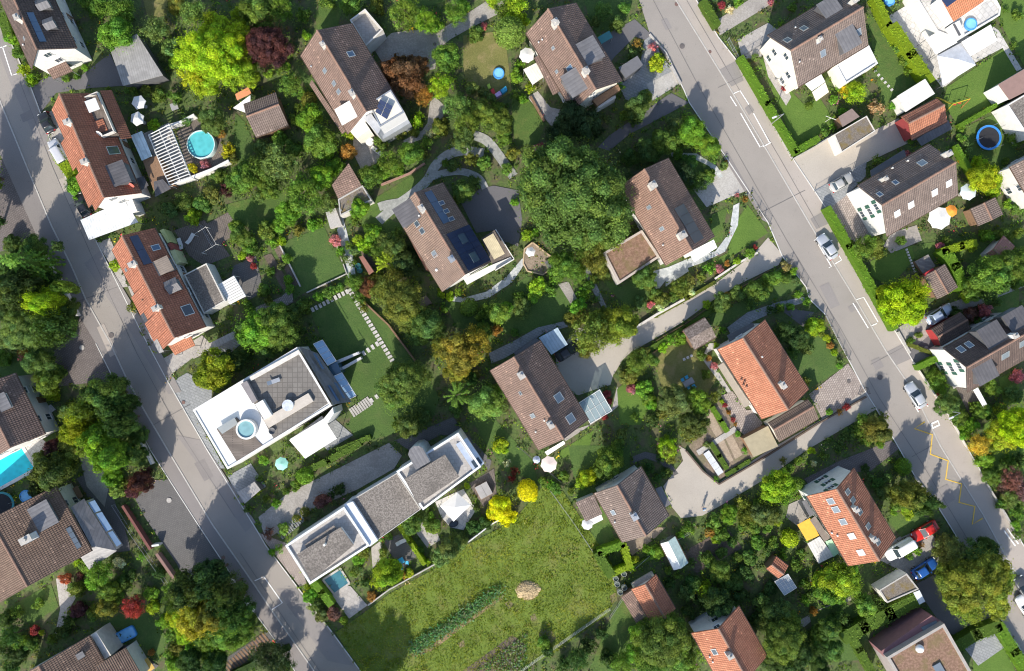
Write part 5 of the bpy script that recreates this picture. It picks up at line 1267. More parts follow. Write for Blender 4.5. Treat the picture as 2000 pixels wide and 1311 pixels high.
# --- terracotta house
T_ = house('detached_house', 'broad terracotta-roofed house with a lower brown double-tone annex at its end', 'house', (1451, 660), (1540, 801), (1405, 687), (1497, 630), 8.6, 5.0, 5.0, TERRA, phrase='broad terracotta-roofed house')
chimney(T_, (1525, 752), .9, .6, 1.2, STUCCO)
for p in ((1447, 741), (1453, 745), (1451, 751), (1457, 755)): vent(T_, p, .1, .5, plain((.2, .1, .07)))
vent(T_, (1487, 697), m=WHITE)
house('annex', 'low annex with two-tone brown tiles at the end of the broad terracotta roof', 'annex', (1511, 840), (1589, 794), (1503, 826), (1523, 862), 4.0, 3.3, 3.0, tiles((.14, .10, .08), (.22, .16, .125), .3), CREAM, .2, .15, z0s=(), phrase='two-tone brown annex')
part_slab(T_.root, 'porch_roof', [(1420, 655, 2.9), (1470, 630, 2.9), (1476, 640, 3.0), (1425, 668, 3.0)], .1, DGREY)
part_box(T_.root, 'balcony', [(1404, 714), (1413, 708), (1466, 790), (1456, 796)], 2.4, 3.4, plain((.36, .31, .25), .9))
flat('garden_shed', 'beige flat-roofed shed at the end of the vegetable beds', 'shed', [(1452, 857), (1500, 832), (1520, 872), (1472, 893)], 2.5, WOOD, plain((.34, .29, .19), .85, .12), .1, 0, phrase='beige flat-roofed shed')
house('garden_shed', 'mottled grey-brown hut with ivy on one edge beside the lane', 'hut', (1346, 663), (1389, 638), (1336, 645), (1356, 683), 3.9, 3.3, 3.3, THATCH, WOOD, .2, .2, z0s=(), ridge=False, phrase='mottled grey-brown hut')
# --- brown house by the lower yard
U = house('detached_house', 'compact brown house with a round metal flue on its ridge and a white gable strip', 'house', (1205, 948), (1262, 1047), (1163, 967), (1252, 913), 7.6, 4.6, 4.6, BROWN2, phrase='compact brown house')
chimney(U, (1238, 1007), .9, .8, .9, STEEL, STEEL); multi_sky(U, [(1198, 1001)], w=.8, l=.8); vent(U, (1200, 1019), m=WHITE)
part_slab(U.root, 'lower_roof', [(1124, 982, 3.0), (1160, 966, 3.6), (1177, 1004, 3.6), (1144, 1019, 3.0)], .15, BROWN2); part_box(U.root, 'annex', [(1128, 983), (1160, 969), (1174, 1002), (1146, 1015)], 0, 2.8, WHITE)
canopy('', '', '', [(1148, 1016), (1174, 1005), (1178, 1015), (1152, 1028)], [2.6, 2.6, 2.3, 2.3], CLOTH, False, .05, U.root)
part_slab(U.root, 'porch_roof', [(1280, 955, 3.0), (1292, 950, 2.8), (1310, 985, 2.8), (1298, 992, 3.0)], .1, ZINC)
# --- terracotta house lower right
V = house('detached_house', 'terracotta house with ten small skylights and a pale side wall', 'house', (1634, 955), (1718, 1096), (1581, 977), (1673, 923), 9.0, 5.4, 5.4, TERRA, plain((.66, .67, .64), .85), win='green', phrase='terracotta house with ten skylights')
multi_sky(V, [(1623, 979), (1633, 995), (1647, 1019)], w=1.0, l=1.1); multi_sky(V, [(1664, 1047), (1682, 1079)], w=1.0, l=1.1, pane=plain((.7, .72, .74), .3)); multi_sky(V, [(1655, 961), (1665, 977), (1679, 1000), (1695, 1028), (1714, 1059)], w=.8, l=1.1)
chimney(V, (1666, 992), .7, .6, 1.2, STUCCO); chimney(V, (1701, 1050), .7, .6, 1.2, STUCCO); vent(V, (1623, 1040), m=WHITE); vent(V, (1634, 1045), m=WHITE)
canopy('awning', 'yellow-orange awning on the garden side of the ten-skylight house', 'awning', [(1557, 1025), (1582, 1012), (1600, 1046), (1576, 1057)], [2.4, 2.7, 2.7, 2.4], plain((.70, .38, .04), .8), True, .04, phrase='yellow-orange awning')
canopy('carport', 'white ribbed lean-to roof below the yellow-orange awning', 'carport', [(1577, 1062), (1601, 1048), (1629, 1086), (1599, 1101)], [2.4, 2.6, 2.6, 2.4], corrugated((.62, .60, .56), .45, .5), True)
canopy('awning', 'narrow pale green awning between white lean-to and the terracotta roof', 'awning', [(1612, 1058), (1625, 1053), (1639, 1080), (1628, 1088)], [2.6, 2.8, 2.8, 2.6], plain((.36, .58, .36), .8), True, .04)
part_slab(V.root, 'lean_to_roof', [(1582, 1016, 3.0), (1592, 1008, 3.0), (1621, 1051, 3.0), (1611, 1059, 3.0)], .1, plain((.22, .18, .15), .9)); part_slab(V.root, 'lean_to_roof', [(1566, 980, 2.9), (1574, 976, 2.9), (1591, 1004, 2.9), (1582, 1010, 2.9)], .08, ZINC)
# --- small double barn
X_ = house('garden_house', 'small terracotta cottage with a brown lean-to beside the meadow', 'shed', (1260, 1141), (1299, 1209), (1233, 1150), (1283, 1126), 4.3, 3.2, 3.0, TERRA, STUCCO, .25, .2, z0s=(), phrase='small terracotta cottage')
part_slab(X_.root, 'lean_to_roof', [(1213, 1166, 2.6), (1236, 1152, 3.1), (1262, 1204, 3.1), (1243, 1218, 2.6)], .1, BROWN); part_slab(X_.root, 'plank_roof', [(1235, 1139, 2.8), (1268, 1119, 2.8), (1276, 1129, 2.8), (1242, 1149, 2.8)], .1, plain((.34, .28, .23), .9, .3, sc=4)); part_box(X_.root, 'wall', [(1218, 1167), (1238, 1155), (1260, 1202), (1245, 1214)], 0, 2.4, WOOD)
# --- bottom terracotta house
Y_ = house('detached_house', 'terracotta house with a white gable behind the big round tree at the bottom', 'house', (1403, 1228), (1460, 1328), (1354, 1243), (1445, 1188), 8.0, 4.8, 4.8, TERRA, phrase='terracotta house at the bottom')
chimney(Y_, (1423, 1277), .6, .8, 1.1); skylight(Y_, (1396, 1273), 1.0, .9, GLASS); vent(Y_, (1385, 1281), m=WHITE); vent(Y_, (1391, 1291), m=WHITE)
# --- pink building
o = flat('apartment_building', 'building with a dusky pink wing, a brown moss flat roof and white dome light', 'house', [(1732, 1284), (1844, 1218), (1925, 1360), (1815, 1425)], 5.6, plain((.30, .26, .25), .85), SEDUM, .4, .3, plain((.34, .31, .28), .9), phrase='pink building with moss roof')
part_box(o, 'lower_wing', [(1721, 1272), (1819, 1202), (1846, 1218), (1728, 1284)], 0, 4.4, plain((.235, .115, .118), .85)); part_slab(o, 'skylight', [(1799, 1226, 4.5), (1828, 1212, 4.5), (1833, 1219, 4.5), (1804, 1234, 4.5)], .05, SKYG)
c = G((1796, 1267), 5.5); d = MB(); d.loft([[c + Vector((r * math.cos(k * .524), r * math.sin(k * .524), z)) for k in range(12)] for r, z in ((.62, -.2), (.62, .15), (.5, .4), (.28, .55), (.05, .6))]); d.build('dome_light', plain((.75, .75, .73), .4), o, True)
part_slab(o, 'skylight', [(1822, 1302, 5.6), (1836, 1294, 5.6), (1850, 1318, 5.6), (1836, 1326, 5.6)], .25, SKYG)
o = flat('garage', 'garage with a brown moss roof and white front beside the blue car', 'garage', [(1717, 1153), (1771, 1120), (1795, 1151), (1733, 1178)], 2.8, plain((.70, .68, .62), .85), MOSSG, .2, .15, CONC, phrase='moss-roofed garage')
part_slab(o, 'canopy', [(1784, 1158, 2.2), (1796, 1153, 2.2), (1807, 1175, 2.2), (1796, 1181, 2.2)], .08, plain((.6, .64, .68), .6))
# --- solar house
Z_ = house('detached_house', 'brown house with a large dark solar array, three blue panels and a yellow balcony awning', 'house', (810, 376), (908, 537), (767, 409), (861, 352), 9.3, 5.2, 5.2, tiles((.185, .125, .095), (.28, .19, .145), .2), phrase='brown house with dark solar array')
solar(Z_, (828, 377), (879, 433), 3, 1, THERMAL); solar(Z_, (871, 458), (958, 509), 7, 3, SOLAR, .03)
multi_sky(Z_, [(862, 397), (871, 413), (881, 428)], w=.7, l=1.1, pane=THERMAL); multi_sky(Z_, [(815, 437), (825, 451)], w=.9, l=1.0, pane=GLASS); skylight(Z_, (849, 496), .95, 1.0)
for p in ((903, 467), (925, 503)): x, v, z = roofpt(Z_, p); s_, n_ = slope(Z_, v); b = MB(); b.box(Z_.at(x, v, z) + n_ * .16, Z_.u * .75, s_ * .65, n_ * .06); b.build('skylight', glassy((.08, .11, .14), .1), Z_.root)
chimney(Z_, (825, 409), .9, .7, 1.0); chimney(Z_, (883, 507), .8, .7, 1.1, STEEL, STEEL); vent(Z_, (853, 528), m=WHITE, r=.14); vent(Z_, (819, 422), m=WHITE)
dormer(Z_, (812, 405), (776, 427), 3.2, ZINCD)
b = MB(); b.slab([Z_.at(9.0, -.15, Z_.z(-.15) + .09), Z_.at(Z_.L + .05, -.15, Z_.z(-.15) + .09), Z_.at(Z_.L + .05, Z_.va - .1, Z_.ha + .09), Z_.at(9.0, Z_.va - .1, Z_.ha + .09)], .1, [(0, 0), (7, 0), (7, 6), (0, 6)]); b.build('newer_roof', TANB, Z_.root)
o = part_box(Z_.root, 'balcony', [(940, 466), (968, 448), (1004, 506), (967, 528)], 2.3, 2.7, DECK)
for (p0, p1) in (((968, 448), (1004, 506)), ((1004, 506), (967, 528))): A_, B_ = G(p0, 3.4), G(p1, 3.4); w = MB(); w.box((A_ + B_) / 2 - UP * .4, (B_ - A_) / 2, (B_ - A_).normalized().cross(UP) * .05, UP * .42); w.build('balcony_rail', WHITE, o)
canopy('', '', '', [(943, 468), (963, 456), (986, 496), (965, 507)], [5.0, 4.8, 4.8, 5.0], corrugated((.66, .55, .34), .25, .8), False, .04, Z_.root)
o = part_box(Z_.root, 'balcony', [(905, 545), (955, 520), (998, 502), (1000, 508), (912, 556)], 2.3, 2.9, WHITE)
part_box(Z_.root, 'side_roof', [(792, 452), (797, 450), (838, 524), (832, 528)], 0, 3.2, tiles((.22, .1, .07), (.3, .15, .1), .2))
# --- red pair mid-left
RR_ = house('terraced_house', 'red-tiled pair of houses with two large dark solar panels and two timber dormers', 'house', (238, 460), (341, 660), (218, 487), (300, 442), 9.0, 5.4, 5.4, RED, phrase='red-tiled pair with solar panels')
solar(RR_, (252, 463), (297, 514), 2, 1, SOLAR); skylight(RR_, (304, 484), .9, 1.3, THERMAL); skylight(RR_, (366, 606), 1.6, 1.6, glassy((.02, .025, .04), .12))
dormer(RR_, (304, 526), (336, 519), 2.3, corrugated((.27, .22, .18), .3, .9)); dormer(RR_, (325, 564), (354, 563), 2.0, corrugated((.20, .19, .19), .3, .8), gable=True)
for p in ((264, 517), (310, 602)): chimney(RR_, p, .6, 1.0, 1.0)
skylight(RR_, (247, 527), .5, .7); vent(RR_, (281, 586), m=BARK)
for x0, x1 in ((7.6, 10.6), (12.0, 15.0)):
    k = MB(); k.slab([RR_.at(x0, RR_.va - .8, RR_.ha - .2), RR_.at(x1, RR_.va - .8, RR_.ha - .2), RR_.at(x1, -.8, RR_.z(-.8) + .08), RR_.at(x0, -.8, RR_.z(-.8) + .08)], .15); k.build('raised_roof', RED, RR_.root)
flat('', '', '', [(359, 537), (403, 514), (440, 588), (398, 613)], 3.4, WHITE, GRAVEL, .18, .1, STUCCO, parent=RR_.root)
canopy('', '', '', [(327, 673), (372, 655), (381, 675), (342, 694)], [3.0, 3.2, 2.7, 2.5], TERRA, True, .12, RR_.root, part='porch_roof')
for q, m in (([(312, 450), (319, 447), (333, 472), (327, 475)], plain((.50, .52, .22), .8)), ([(332, 490), (340, 486), (352, 512), (344, 516)], plain((.55, .55, .30), .8)), ([(327, 477), (333, 474), (341, 487), (335, 490)], plain((.30, .08, .06), .8))): part_box(RR_.root, 'balcony', q, 0, 3.0, m)
o = root('pergola', 'white pergola with close slats at the flat grey annex of the red pair', 'pergola', G((453, 567)), .5); q = [G(p, 2.7) for p in ((427, 556), (457, 539), (480, 578), (449, 594))]; mark((453, 567), 'white close-slatted pergola')
f = MB()
for i in range(4): f.tube([q[i], q[(i + 1) % 4]], .07, 4)
f.build('frame', WHITE, o)
for i in range(9): t = (i + .5) / 9; s = MB(); A_, B_ = q[0].lerp(q[3], t), q[1].lerp(q[2], t); d = (B_ - A_).normalized(); s.box((A_ + B_) / 2 + UP * .03, d * (A_ - B_).length / 2, d.cross(UP) * .17, UP * .02); s.build('slat', WHITE, o)
for p in q: s = MB(); s.tube([(p.x, p.y, 0), p], .05, 5); s.build('post', WHITE, o)
canopy('covered_walkway', 'long ribbed roof over the walkway below the red pair', 'walkway roof', [(374, 688), (483, 634), (489, 646), (378, 701)], 2.5, corrugated((.38, .35, .32), .55, .8, axis=0), True, .08, phrase='long ribbed walkway roof')
canopy('bike_shelter', 'narrow ribbed shelter roof on the street side of the red pair', 'shelter', [(283, 640), (292, 633), (320, 687), (311, 690)], 2.4, corrugated((.40, .38, .36), .4, .8), True, .06)
# --- modern white house
MW = flat('villa', 'flat white modern house with paved roof terrace and a round water tub on its roof', 'house', [(376, 801), (580, 678), (648, 792), (444, 917)], 6.6, WHITE, plain((.68, .67, .64), .7, .12, sc=.5), .3, .15, WHITE, phrase='flat white modern house')
part_box(MW, 'terrace_floor', [(474, 748), (585, 688), (645, 785), (535, 858)], 5.9, 6.53, paving((.155, .14, .125), (.185, .17, .152), .75, .75, 31, .75, 0.0))
part_box(MW, 'terrace_floor', [(423, 838), (462, 815), (513, 870), (463, 902)], 5.9, 6.54, DECK)
part_box(MW, 'planter', [(486, 737), (583, 683), (587, 690), (490, 744)], 6.5, 6.95, STUCCO); 
for q, z1 in (([(378, 801), (470, 746), (473, 750), (382, 805)], 6.9),): pass
for q in ([(498, 790), (513, 781), (531, 811), (516, 820)],): part_box(MW, 'counter', q, 6.5, 7.5, WHITE)
part_box(MW, 'bench', [(513, 820), (602, 768), (612, 784), (525, 836)], 6.5, 7.0, plain((.48, .43, .37), .9))
part_box(MW, 'side_wall', [(470, 750), (482, 744), (502, 782), (493, 788)], 6.5, 7.4, plain((.22, .2, .2), .8))
part_slab(MW, 'glass_screen', [(424, 836, 7.2), (458, 816, 7.2), (465, 828, 6.9), (434, 848, 6.9)], .04, clear((.8, .85, .86), .5))
part_slab(MW, 'facade_roof', [(584, 677, 6.7), (620, 690, 4.4), (686, 785, 4.4), (651, 790, 6.7)], .2, ZINC)
for p in ((598, 697), (611, 690), (640, 752), (652, 747)): part_slab(MW, 'skylight', [(p[0], p[1], 6.05), (p[0] + 5, p[1] + 1, 5.8), (p[0] + 23, p[1] + 31, 5.8), (p[0] + 18, p[1] + 31, 6.05)], .1, THERMAL)
for q in ([(612, 672), (630, 664), (657, 705), (640, 714)], [(650, 736), (668, 728), (696, 773), (677, 782)]):
    k = canopy('', '', '', q, [4.2, 3.7, 3.7, 4.2], glassy((.25, .38, .52), .15), False, .06, MW, part='glass_roof')
    P4 = [G(p, z) + UP * .05 for p, z in zip(q, (4.2, 3.7, 3.7, 4.2))]; f = MB()
    for i in range(4): f.tube([P4[i], P4[(i + 1) % 4]], .05, 4)
    for t in (.25, .5, .75): f.tube([P4[0].lerp(P4[3], t), P4[1].lerp(P4[2], t)], .03, 4)
    f.build('glazing_bar', GREYW, k)
part_box(MW, 'glass_link', [(641, 714), (658, 706), (667, 728), (650, 737)], 0, 3.2, glassy((.06, .12, .18), .1))
part_box(MW, 'garden_wall', [(658, 704), (700, 687), (702, 691), (662, 709)], 0, 1.6, GREYW); part_box(MW, 'garden_wall', [(666, 718), (704, 697), (706, 701), (668, 723)], 0, 1.4, GREYW)
part_box(MW, 'side_block', [(566, 858), (632, 818), (650, 796), (652, 808), (640, 826), (575, 866)], 0, 6.3, WHITE)
canopy('awning', 'big plain white square awning on the garden side of the modern house', 'awning', [(565, 860), (629, 812), (658, 857), (596, 896)], [3.6, 3.6, 3.0, 3.0], CLOTH, True, .06, phrase='big white square awning')
o = tub((480, 839), 1.5, 1.5, 'round white tub of water standing on the flat roof of the modern house', WHITE, water((.20, .36, .38)), 1.0, 32, name='hot_tub', cat='hot tub', z=6.55, t=.28)
# --- long modern house of grey gravel roofs
LG = flat('villa', 'long modern house stepping through three gravel flat roofs with white parapets', 'house', [(686, 977), (775, 924), (822, 995), (735, 1057)], 5.6, GREYW, GRAVEL, .12, .08, CONC, phrase='long house with gravel roofs')
flat('', '', '', [(557, 1066), (672, 990), (722, 1066), (605, 1142)], 6.6, WHITE, PATIO, .3, .35, plain((.66, .68, .70), .7), parent=LG)
part_box(LG, 'link_roof', [(672, 986), (689, 980), (738, 1056), (722, 1068)], 0, 6.2, plain((.60, .63, .68), .7))
part_box(LG, 'roof_block', [(582, 1083), (665, 1032), (689, 1065), (608, 1132)], 6.2, 7.3, WHITE); part_slab(LG, 'gravel_roof', [(580, 1083, 7.45), (665, 1030, 7.45), (691, 1065, 7.45), (608, 1134, 7.45)], .12, GRAVEL)
part_slab(LG, 'gravel_strip', [(595, 1064, 7.0), (652, 1026, 7.0), (657, 1034, 7.0), (599, 1071, 7.0)], .12, GRAVEL)
flat('', '', '', [(774, 921), (895, 845), (940, 912), (826, 997)], 6.4, WHITE, PATIO, .3, .35, plain((.66, .68, .70), .7), parent=LG)
part_box(LG, 'roof_block', [(792, 937), (868, 890), (894, 930), (817, 983)], 6.0, 7.2, WHITE); part_slab(LG, 'gravel_roof', [(790, 936, 7.35), (869, 888, 7.35), (897, 931, 7.35), (816, 985, 7.35)], .12, GRAVEL)
c = [(797, 888), (800, 878), (808, 872), (818, 871), (826, 876), (830, 884), (840, 902), (812, 918)]; part_box(LG, 'stair_tower', c, 0, 7.4, plain((.55, .57, .58), .6)); part_slab(LG, 'tower_roof', [(*p, 7.55) for p in c], .1, ZINC)
part_slab(LG, 'glass_roof', [(890, 868, 6.4), (912, 855, 5.6), (946, 905, 5.6), (926, 922, 6.4)], .12, plain((.60, .65, .72), .4)); part_slab(LG, 'skylight', [(920, 902, 6.25), (934, 893, 5.95), (942, 904, 5.95), (928, 914, 6.25)], .2, GLASS)
for q in ([(811, 887), (830, 870), (846, 893), (850, 878)],): pass
o = MB(); cc = G((636, 1062), 7.4); o.cyl(cc, .18, .9, 10); o.build('flue', WHITE, LG)
tb = root('pavilion_tent', 'white square tent on the pale terrace beside the yellow tree', 'tent', G((889, 988)), .5); mark((889, 988), 'white square tent')
q = [G(p, 2.5) for p in ((859, 988), (893, 962), (919, 987), (886, 1019))]; ap = sum(q, Vector()) / 4 + UP * .7; b = MB()
for i in range(4): b.slab([q[i], q[(i + 1) % 4], ap], .03)
b.build('canopy', CLOTH, tb)
for p in q: s = MB(); s.tube([(p.x, p.y, 0), p - UP * .05], .04, 6); s.build('pole', STEEL, tb)
# --- left border houses
AA = house('detached_house', 'brown-tiled house with a cut-in roof balcony and pale terrace beside the swimming pool', 'house', (-40, 752), (20, 875), (-90, 790), (30, 730), 8.0, 5.0, 5.0, BROWN, phrase='brown house by the pool')
dormer(AA, (-5, 790), (14, 778), 2.6, ZINC, WHITE)
canopy('awning', 'long cream ribbed awning over the pale terrace by the swimming pool', 'awning', [(-10, 842), (60, 810), (69, 841), (5, 875)], [2.9, 2.9, 2.5, 2.5], corrugated((.70, .66, .56), .3, .8), True, .05)
BB = house('detached_house', 'big brown-tiled house with grey metal hipped side roof and a long white chimney', 'house', (-20, 1014), (54, 1146), (-40, 1190), (144, 1014), 8.6, 6.0, 4.9, tiles((.15, .095, .07), (.24, .16, .115), .35, ), phrase='big brown house with metal side roof')
chimney(BB, (60, 1050), .9, 1.7, 1.3, WHITE)
dormer(BB, (65, 1018), (100, 993), 3.9, ZINC, DGREY)
solar(BB, (128, 1033), (160, 1068), 4, 1, SKYG, .06, 'skylight')
for (pts) in ([(138, 991, 4.6), (164, 974, 3.4), (228, 1076, 3.4), (178, 1066, 4.6)], [(178, 1066, 4.6), (228, 1076, 3.4), (174, 1113, 3.4), (157, 1088, 4.2)]): part_slab(BB.root, 'metal_roof', pts, .12, ZINC)
part_box(BB.root, 'annex', [(142, 995), (162, 981), (222, 1075), (174, 1105), (160, 1085)], 0, 3.1, WHITE)
for q in ([(172, 982), (185, 977), (197, 997), (184, 1002)], [(187, 1004), (199, 1000), (219, 1033), (207, 1039)], [(210, 1041), (220, 1037), (237, 1062), (228, 1068)]): canopy('', '', '', q, [3.2, 2.9, 2.9, 3.2], glassy((.20, .30, .44), .2), False, .05, BB.root, part='glass_roof')
part_slab(BB.root, 'metal_roof', [(-5, 1080, 7.0), (8, 1072, 7.2), (28, 1110, 7.2), (-5, 1130, 6.6)], .1, ZINC)
CCH = house('detached_house', 'brown-tiled house cut by the bottom edge beside the blue paddling pool', 'house', (75, 1301), (110, 1362), (20, 1330), (171, 1237), 8.2, 5.2, 4.9, tiles((.15, .095, .07), (.24, .16, .115), .3, ), phrase='bottom-left brown house')
dormer(CCH, (150, 1285), (165, 1279), .9, ZINC)
o = part_slab(CCH.root, 'lower_roof', [(187, 1302, 6.5), (245, 1265, 4.6), (280, 1325, 4.6), (215, 1365, 6.5)], .15, tiles((.15, .095, .07), (.24, .16, .115), .3, )); part_box(CCH.root, 'wing', [(192, 1304), (240, 1272), (272, 1325), (217, 1358)], 0, 4.3, WHITE)
part_box(CCH.root, 'side_wall', [(178, 1240), (188, 1235), (217, 1280), (205, 1288)], 0, 4.2, STUCCO)
# --- small sheds
house('garden_shed', 'small red-tiled play hut at the left foot of the huge tree', 'hut', (1042, 284), (1052, 305), (1024, 292), (1058, 275), 2.9, 2.2, 2.2, tiles((.26, .06, .05), (.34, .09, .07), .05), WOOD, .15, .15, z0s=(), phrase='small red-tiled play hut')
flat('flat_roof_shed', 'dark flat carport slab between the slate patio and the grey-dormered house', 'carport', [(1208, 132), (1245, 109), (1256, 127), (1222, 153)], 2.5, DGREY, plain((.13, .13, .14), .7), .08, 0)
canopy('carport', 'teal carport sheet on the drive beside the grey-dormered house', 'carport', [(1167, 73), (1190, 60), (1197, 73), (1175, 86)], 2.3, plain((.04, .17, .18), .6), True)
g = house('greenhouse', 'low greenhouse with a white slope and a pale green slope in the vegetable garden', 'greenhouse', (1305, 1058), (1331, 1110), (1292, 1066), (1319, 1049), 2.6, 1.9, 1.9, plain((.50, .62, .56), .35, .15, sc=3), clear(), .1, .1, z0s=(), ridge=False, phrase='white and green greenhouse')
b = MB(); b.slab([g.at(0, 0, 2.62), g.at(g.L, 0, 2.62), g.at(g.L, g.va, 1.92), g.at(0, g.va, 1.92)], .015); b.build('white_cover', plain((.70, .72, .70), .4, .08), g.root)
house('garden_shed', 'tiny terracotta-roofed shed beside the glass cold-frame', 'shed', (1507, 1103), (1531, 1122), (1500, 1113), (1525, 1094), 2.7, 2.1, 2.1, TERRA, WOOD, .15, .15, z0s=(), phrase='tiny terracotta shed')
o = flat('greenhouse', 'small glass greenhouse with white bars below tiny terracotta shed', 'greenhouse', [(1513, 1136), (1539, 1121), (1556, 1148), (1532, 1163)], 2.0, clear(), glassy((.32, .36, .38), .2), .08, 0)
q = [G(p, 2.03) for p in ((1513, 1136), (1539, 1121), (1556, 1148), (1532, 1163))]; f = MB()
for i in range(4): f.tube([q[i], q[(i + 1) % 4]], .05, 4)
for t in (.25, .5, .75): f.tube([q[0].lerp(q[1], t), q[3].lerp(q[2], t)], .03, 4); f.tube([q[0].lerp(q[3], t), q[1].lerp(q[2], t)], .03, 4)
f.build('glazing_bar', WHITE, o)
flat('garden_shed', 'low ribbed grey shed by the street corner below the modern house', 'shed', [(463, 962), (497, 941), (509, 957), (478, 984)], 2.3, DGREY, corrugated((.36, .34, .32), .4, .8), .1, 0)
flat('garden_shed', 'small rust-red shed roof beside the green water butts', 'shed', [(701, 502), (709, 499), (730, 530), (721, 537)], 2.2, WOOD, plain((.24, .11, .08), .85, .2), .08, 0, phrase='small rust-red shed')
flat('garden_shed', 'dark brown low shed below the olive tree near the solar house', 'shed', [(812, 587), (832, 577), (843, 592), (823, 602)], 2.0, WOOD, plain((.16, .115, .09), .85), .08, 0)
# ================================================================== vehicles
SILV = plain((.52, .54, .57), .28, .03, .35); SILB = plain((.42, .48, .58), .28, .03, .35); BLK = plain((.025, .026, .03), .25, .1); REDP = plain((.50, .025, .02), .25, .05); WHP = plain((.80, .80, .79), .3, .03); BLUP = plain((.02, .09, .32), .25, .05)
car((1615, 482), 123, 'silver hatchback parked in the white bay beside the long clipped hedge', SILV, 4.25, 1.78)
car((1787, 772), 122, 'silver estate car parked on the roadside strip below the red-fronted garage', SILV, 4.4, 1.8)
car((1643, 357), 30, 'silver compact car parked on slate paving beside the white gable', plain((.50, .49, .46), .3, .03, .3), 4.0, 1.72)
car((1834, 614), 32, 'pale blue estate car parked behind the red-fronted garage', SILB, 4.5, 1.8)
car((1110, 685), 33, 'black car parked in shade beside the blue-grey carport', BLK, 4.4, 1.8)
car((1805, 1037), 211, 'red car with dark roof glass parked among shrubs below the zigzag', REDP, 4.4, 1.8)
car((1757, 1072), 211, 'white van parked at the corner of the ten-skylight house', WHP, 4.9, 1.9, 1.9, True)
car((1805, 1110), 33, 'bright blue car parked beside the moss-roofed garage', BLUP, 4.4, 1.78)
car((92, 240), 118, 'black car parked tight against the red-tiled terrace, upper one', BLK, 3.5, 1.7)
car((115, 298), 120, 'silver-white people carrier parked against the red-tiled terrace', plain((.60, .60, .62), .3, .03, .2), 4.4, 1.8, 1.7, True)
car((162, 402), 118, 'black car parked beside the pale metal carport', BLK, 3.9, 1.7)
car((2000, 1149), 123, 'dark grey car at the right edge beyond the big olive tree', plain((.06, .065, .075), .3), 4.3, 1.8)
car((2003, 1186), 123, 'white and red car at the right edge, below the dark grey car', WHP, 4.3, 1.8)

# ================================================================== pools, play things, furniture
TURQ = water((.09, .44, .46)); AQUA = water((.03, .64, .74)); BLUEP = plain((.06, .28, .62), .5, .15); LBLUE = water((.20, .50, .80)); TEAL = plain((.02, .22, .24), .5)
def inground(px, label, wat, rim=WHITE, w=.5):
    P = [G(p) for p in px]; c = sum(P, Vector()) / len(P); o = root('swimming_pool', label, 'pool', (c.x, c.y, .1), 0)
    f = MB()
    for i in range(len(P)):
        a_, b2 = P[i], P[(i + 1) % len(P)]; d = (b2 - a_).normalized(); n = Vector((-d.y, d.x, 0)) * w / 2
        f.slab([a_ - n + UP * .16, b2 - n + UP * (.16 + .003 * i), b2 + n + UP * (.16 + .003 * i), a_ + n + UP * .16], .1)
    f.build('rim', rim, o); k = MB(); k.poly([p + UP * .13 for p in P]); 
    k.build('water', wat, o); EXCL.append([(p.x, p.y) for p in P]); mark((c.x / S + CX, CY - c.y / S), label.split(' beside')[0].split(' at the')[0])
inground([(-40, 918), (44, 871), (72, 915), (-12, 962)], 'turquoise swimming pool beside the dark pine at the left edge', AQUA)
inground([(631, 1132), (665, 1110), (683, 1139), (653, 1160)], 'dark teal rectangular pool at the street end of the long gravel-roofed house', water((.05, .16, .20)), CONC, .3)
tub((392, 282), 2.2, 2.2, 'round turquoise pool in a brown deck beside the white pergola', plain((.55, .68, .66), .5), TURQ, 1.1, 40); mark((392, 282), 'round turquoise pool')
trampoline((1931, 269), 1.95, 'round trampoline with a bright blue pad on the right-hand lawn', plain((.03, .22, .62), .5)); mark((1931, 269), 'blue trampoline')
trampoline((4, 985), 1.95, 'shaded trampoline with dark teal rim at the left picture edge', TEAL)
def paddle(p, rx, ry, label, ang=0, sq=2.0, z=.1, col=BLUEP): tub(p, rx, ry, label, col, LBLUE, .35, 28, ang, 'paddling pool', 'paddling_pool', sq, z, .16, 'inflatable paddling pools')
paddle((50, 970), 1.0, 1.0, 'dark blue eight-sided paddling pool above the big brown house', 0, 2); paddle((246, 1240), 1.55, .95, 'light blue oblong paddling pool near the crimson maple', 27, 6)
paddle((974, 143), .88, .88, 'round blue paddling pool on dry lawn beside the plastic slide'); paddle((1738, 0), .9, .9, 'blue round paddling pool cut by the top edge by the villa'); paddle((1897, 47), .95, .95, 'blue paddling pool standing on the villa roof terrace', 0, 2, 3.2)
EXCL.append([((x - CX) * S, (CY - y) * S) for x, y in ((930, 60), (1000, 60), (1000, 200), (930, 200))])
W_ = CLOTH
parasol((271, 200), 1.12, 'white six-sided parasol on dark terrace, upper one of two touching', W_, 6); parasol((268, 232), 1.12, 'white six-sided parasol on dark terrace, lower one of two touching', W_, 6, rot=.4); mark((270, 215), 'two white six-sided parasols')
parasol((1029, 108), 1.2, 'white parasol beside the eaves of the grey-dormered house', W_, 8); parasol((1835, 426), 1.8, 'very large white parasol below the four-skylight house', W_, 8); mark((1835, 426), 'very large white parasol')
parasol((1891, 375), 1.3, 'pale grey parasol at the corner of the four-skylight house', plain((.52, .58, .60), .8), 8)
parasol((1858, 412), .95, 'orange and yellow parasol behind the very large white one', plain((.75, .26, .03), .8, .3, sc=1.2), 8); parasol((1147, 1024), .9, 'white parasol beside the compact brown house and the meadow', W_, 8)
parasol((1072, 907), 1.3, 'cream pink-striped parasol below the conservatory house', plain((.72, .60, .54), .8, .06), 8); parasol((1048, 898), .6, 'tiny rainbow parasol beside the cream pink-striped one', plain((.35, .40, .50), .8, .5, sc=3), 8)
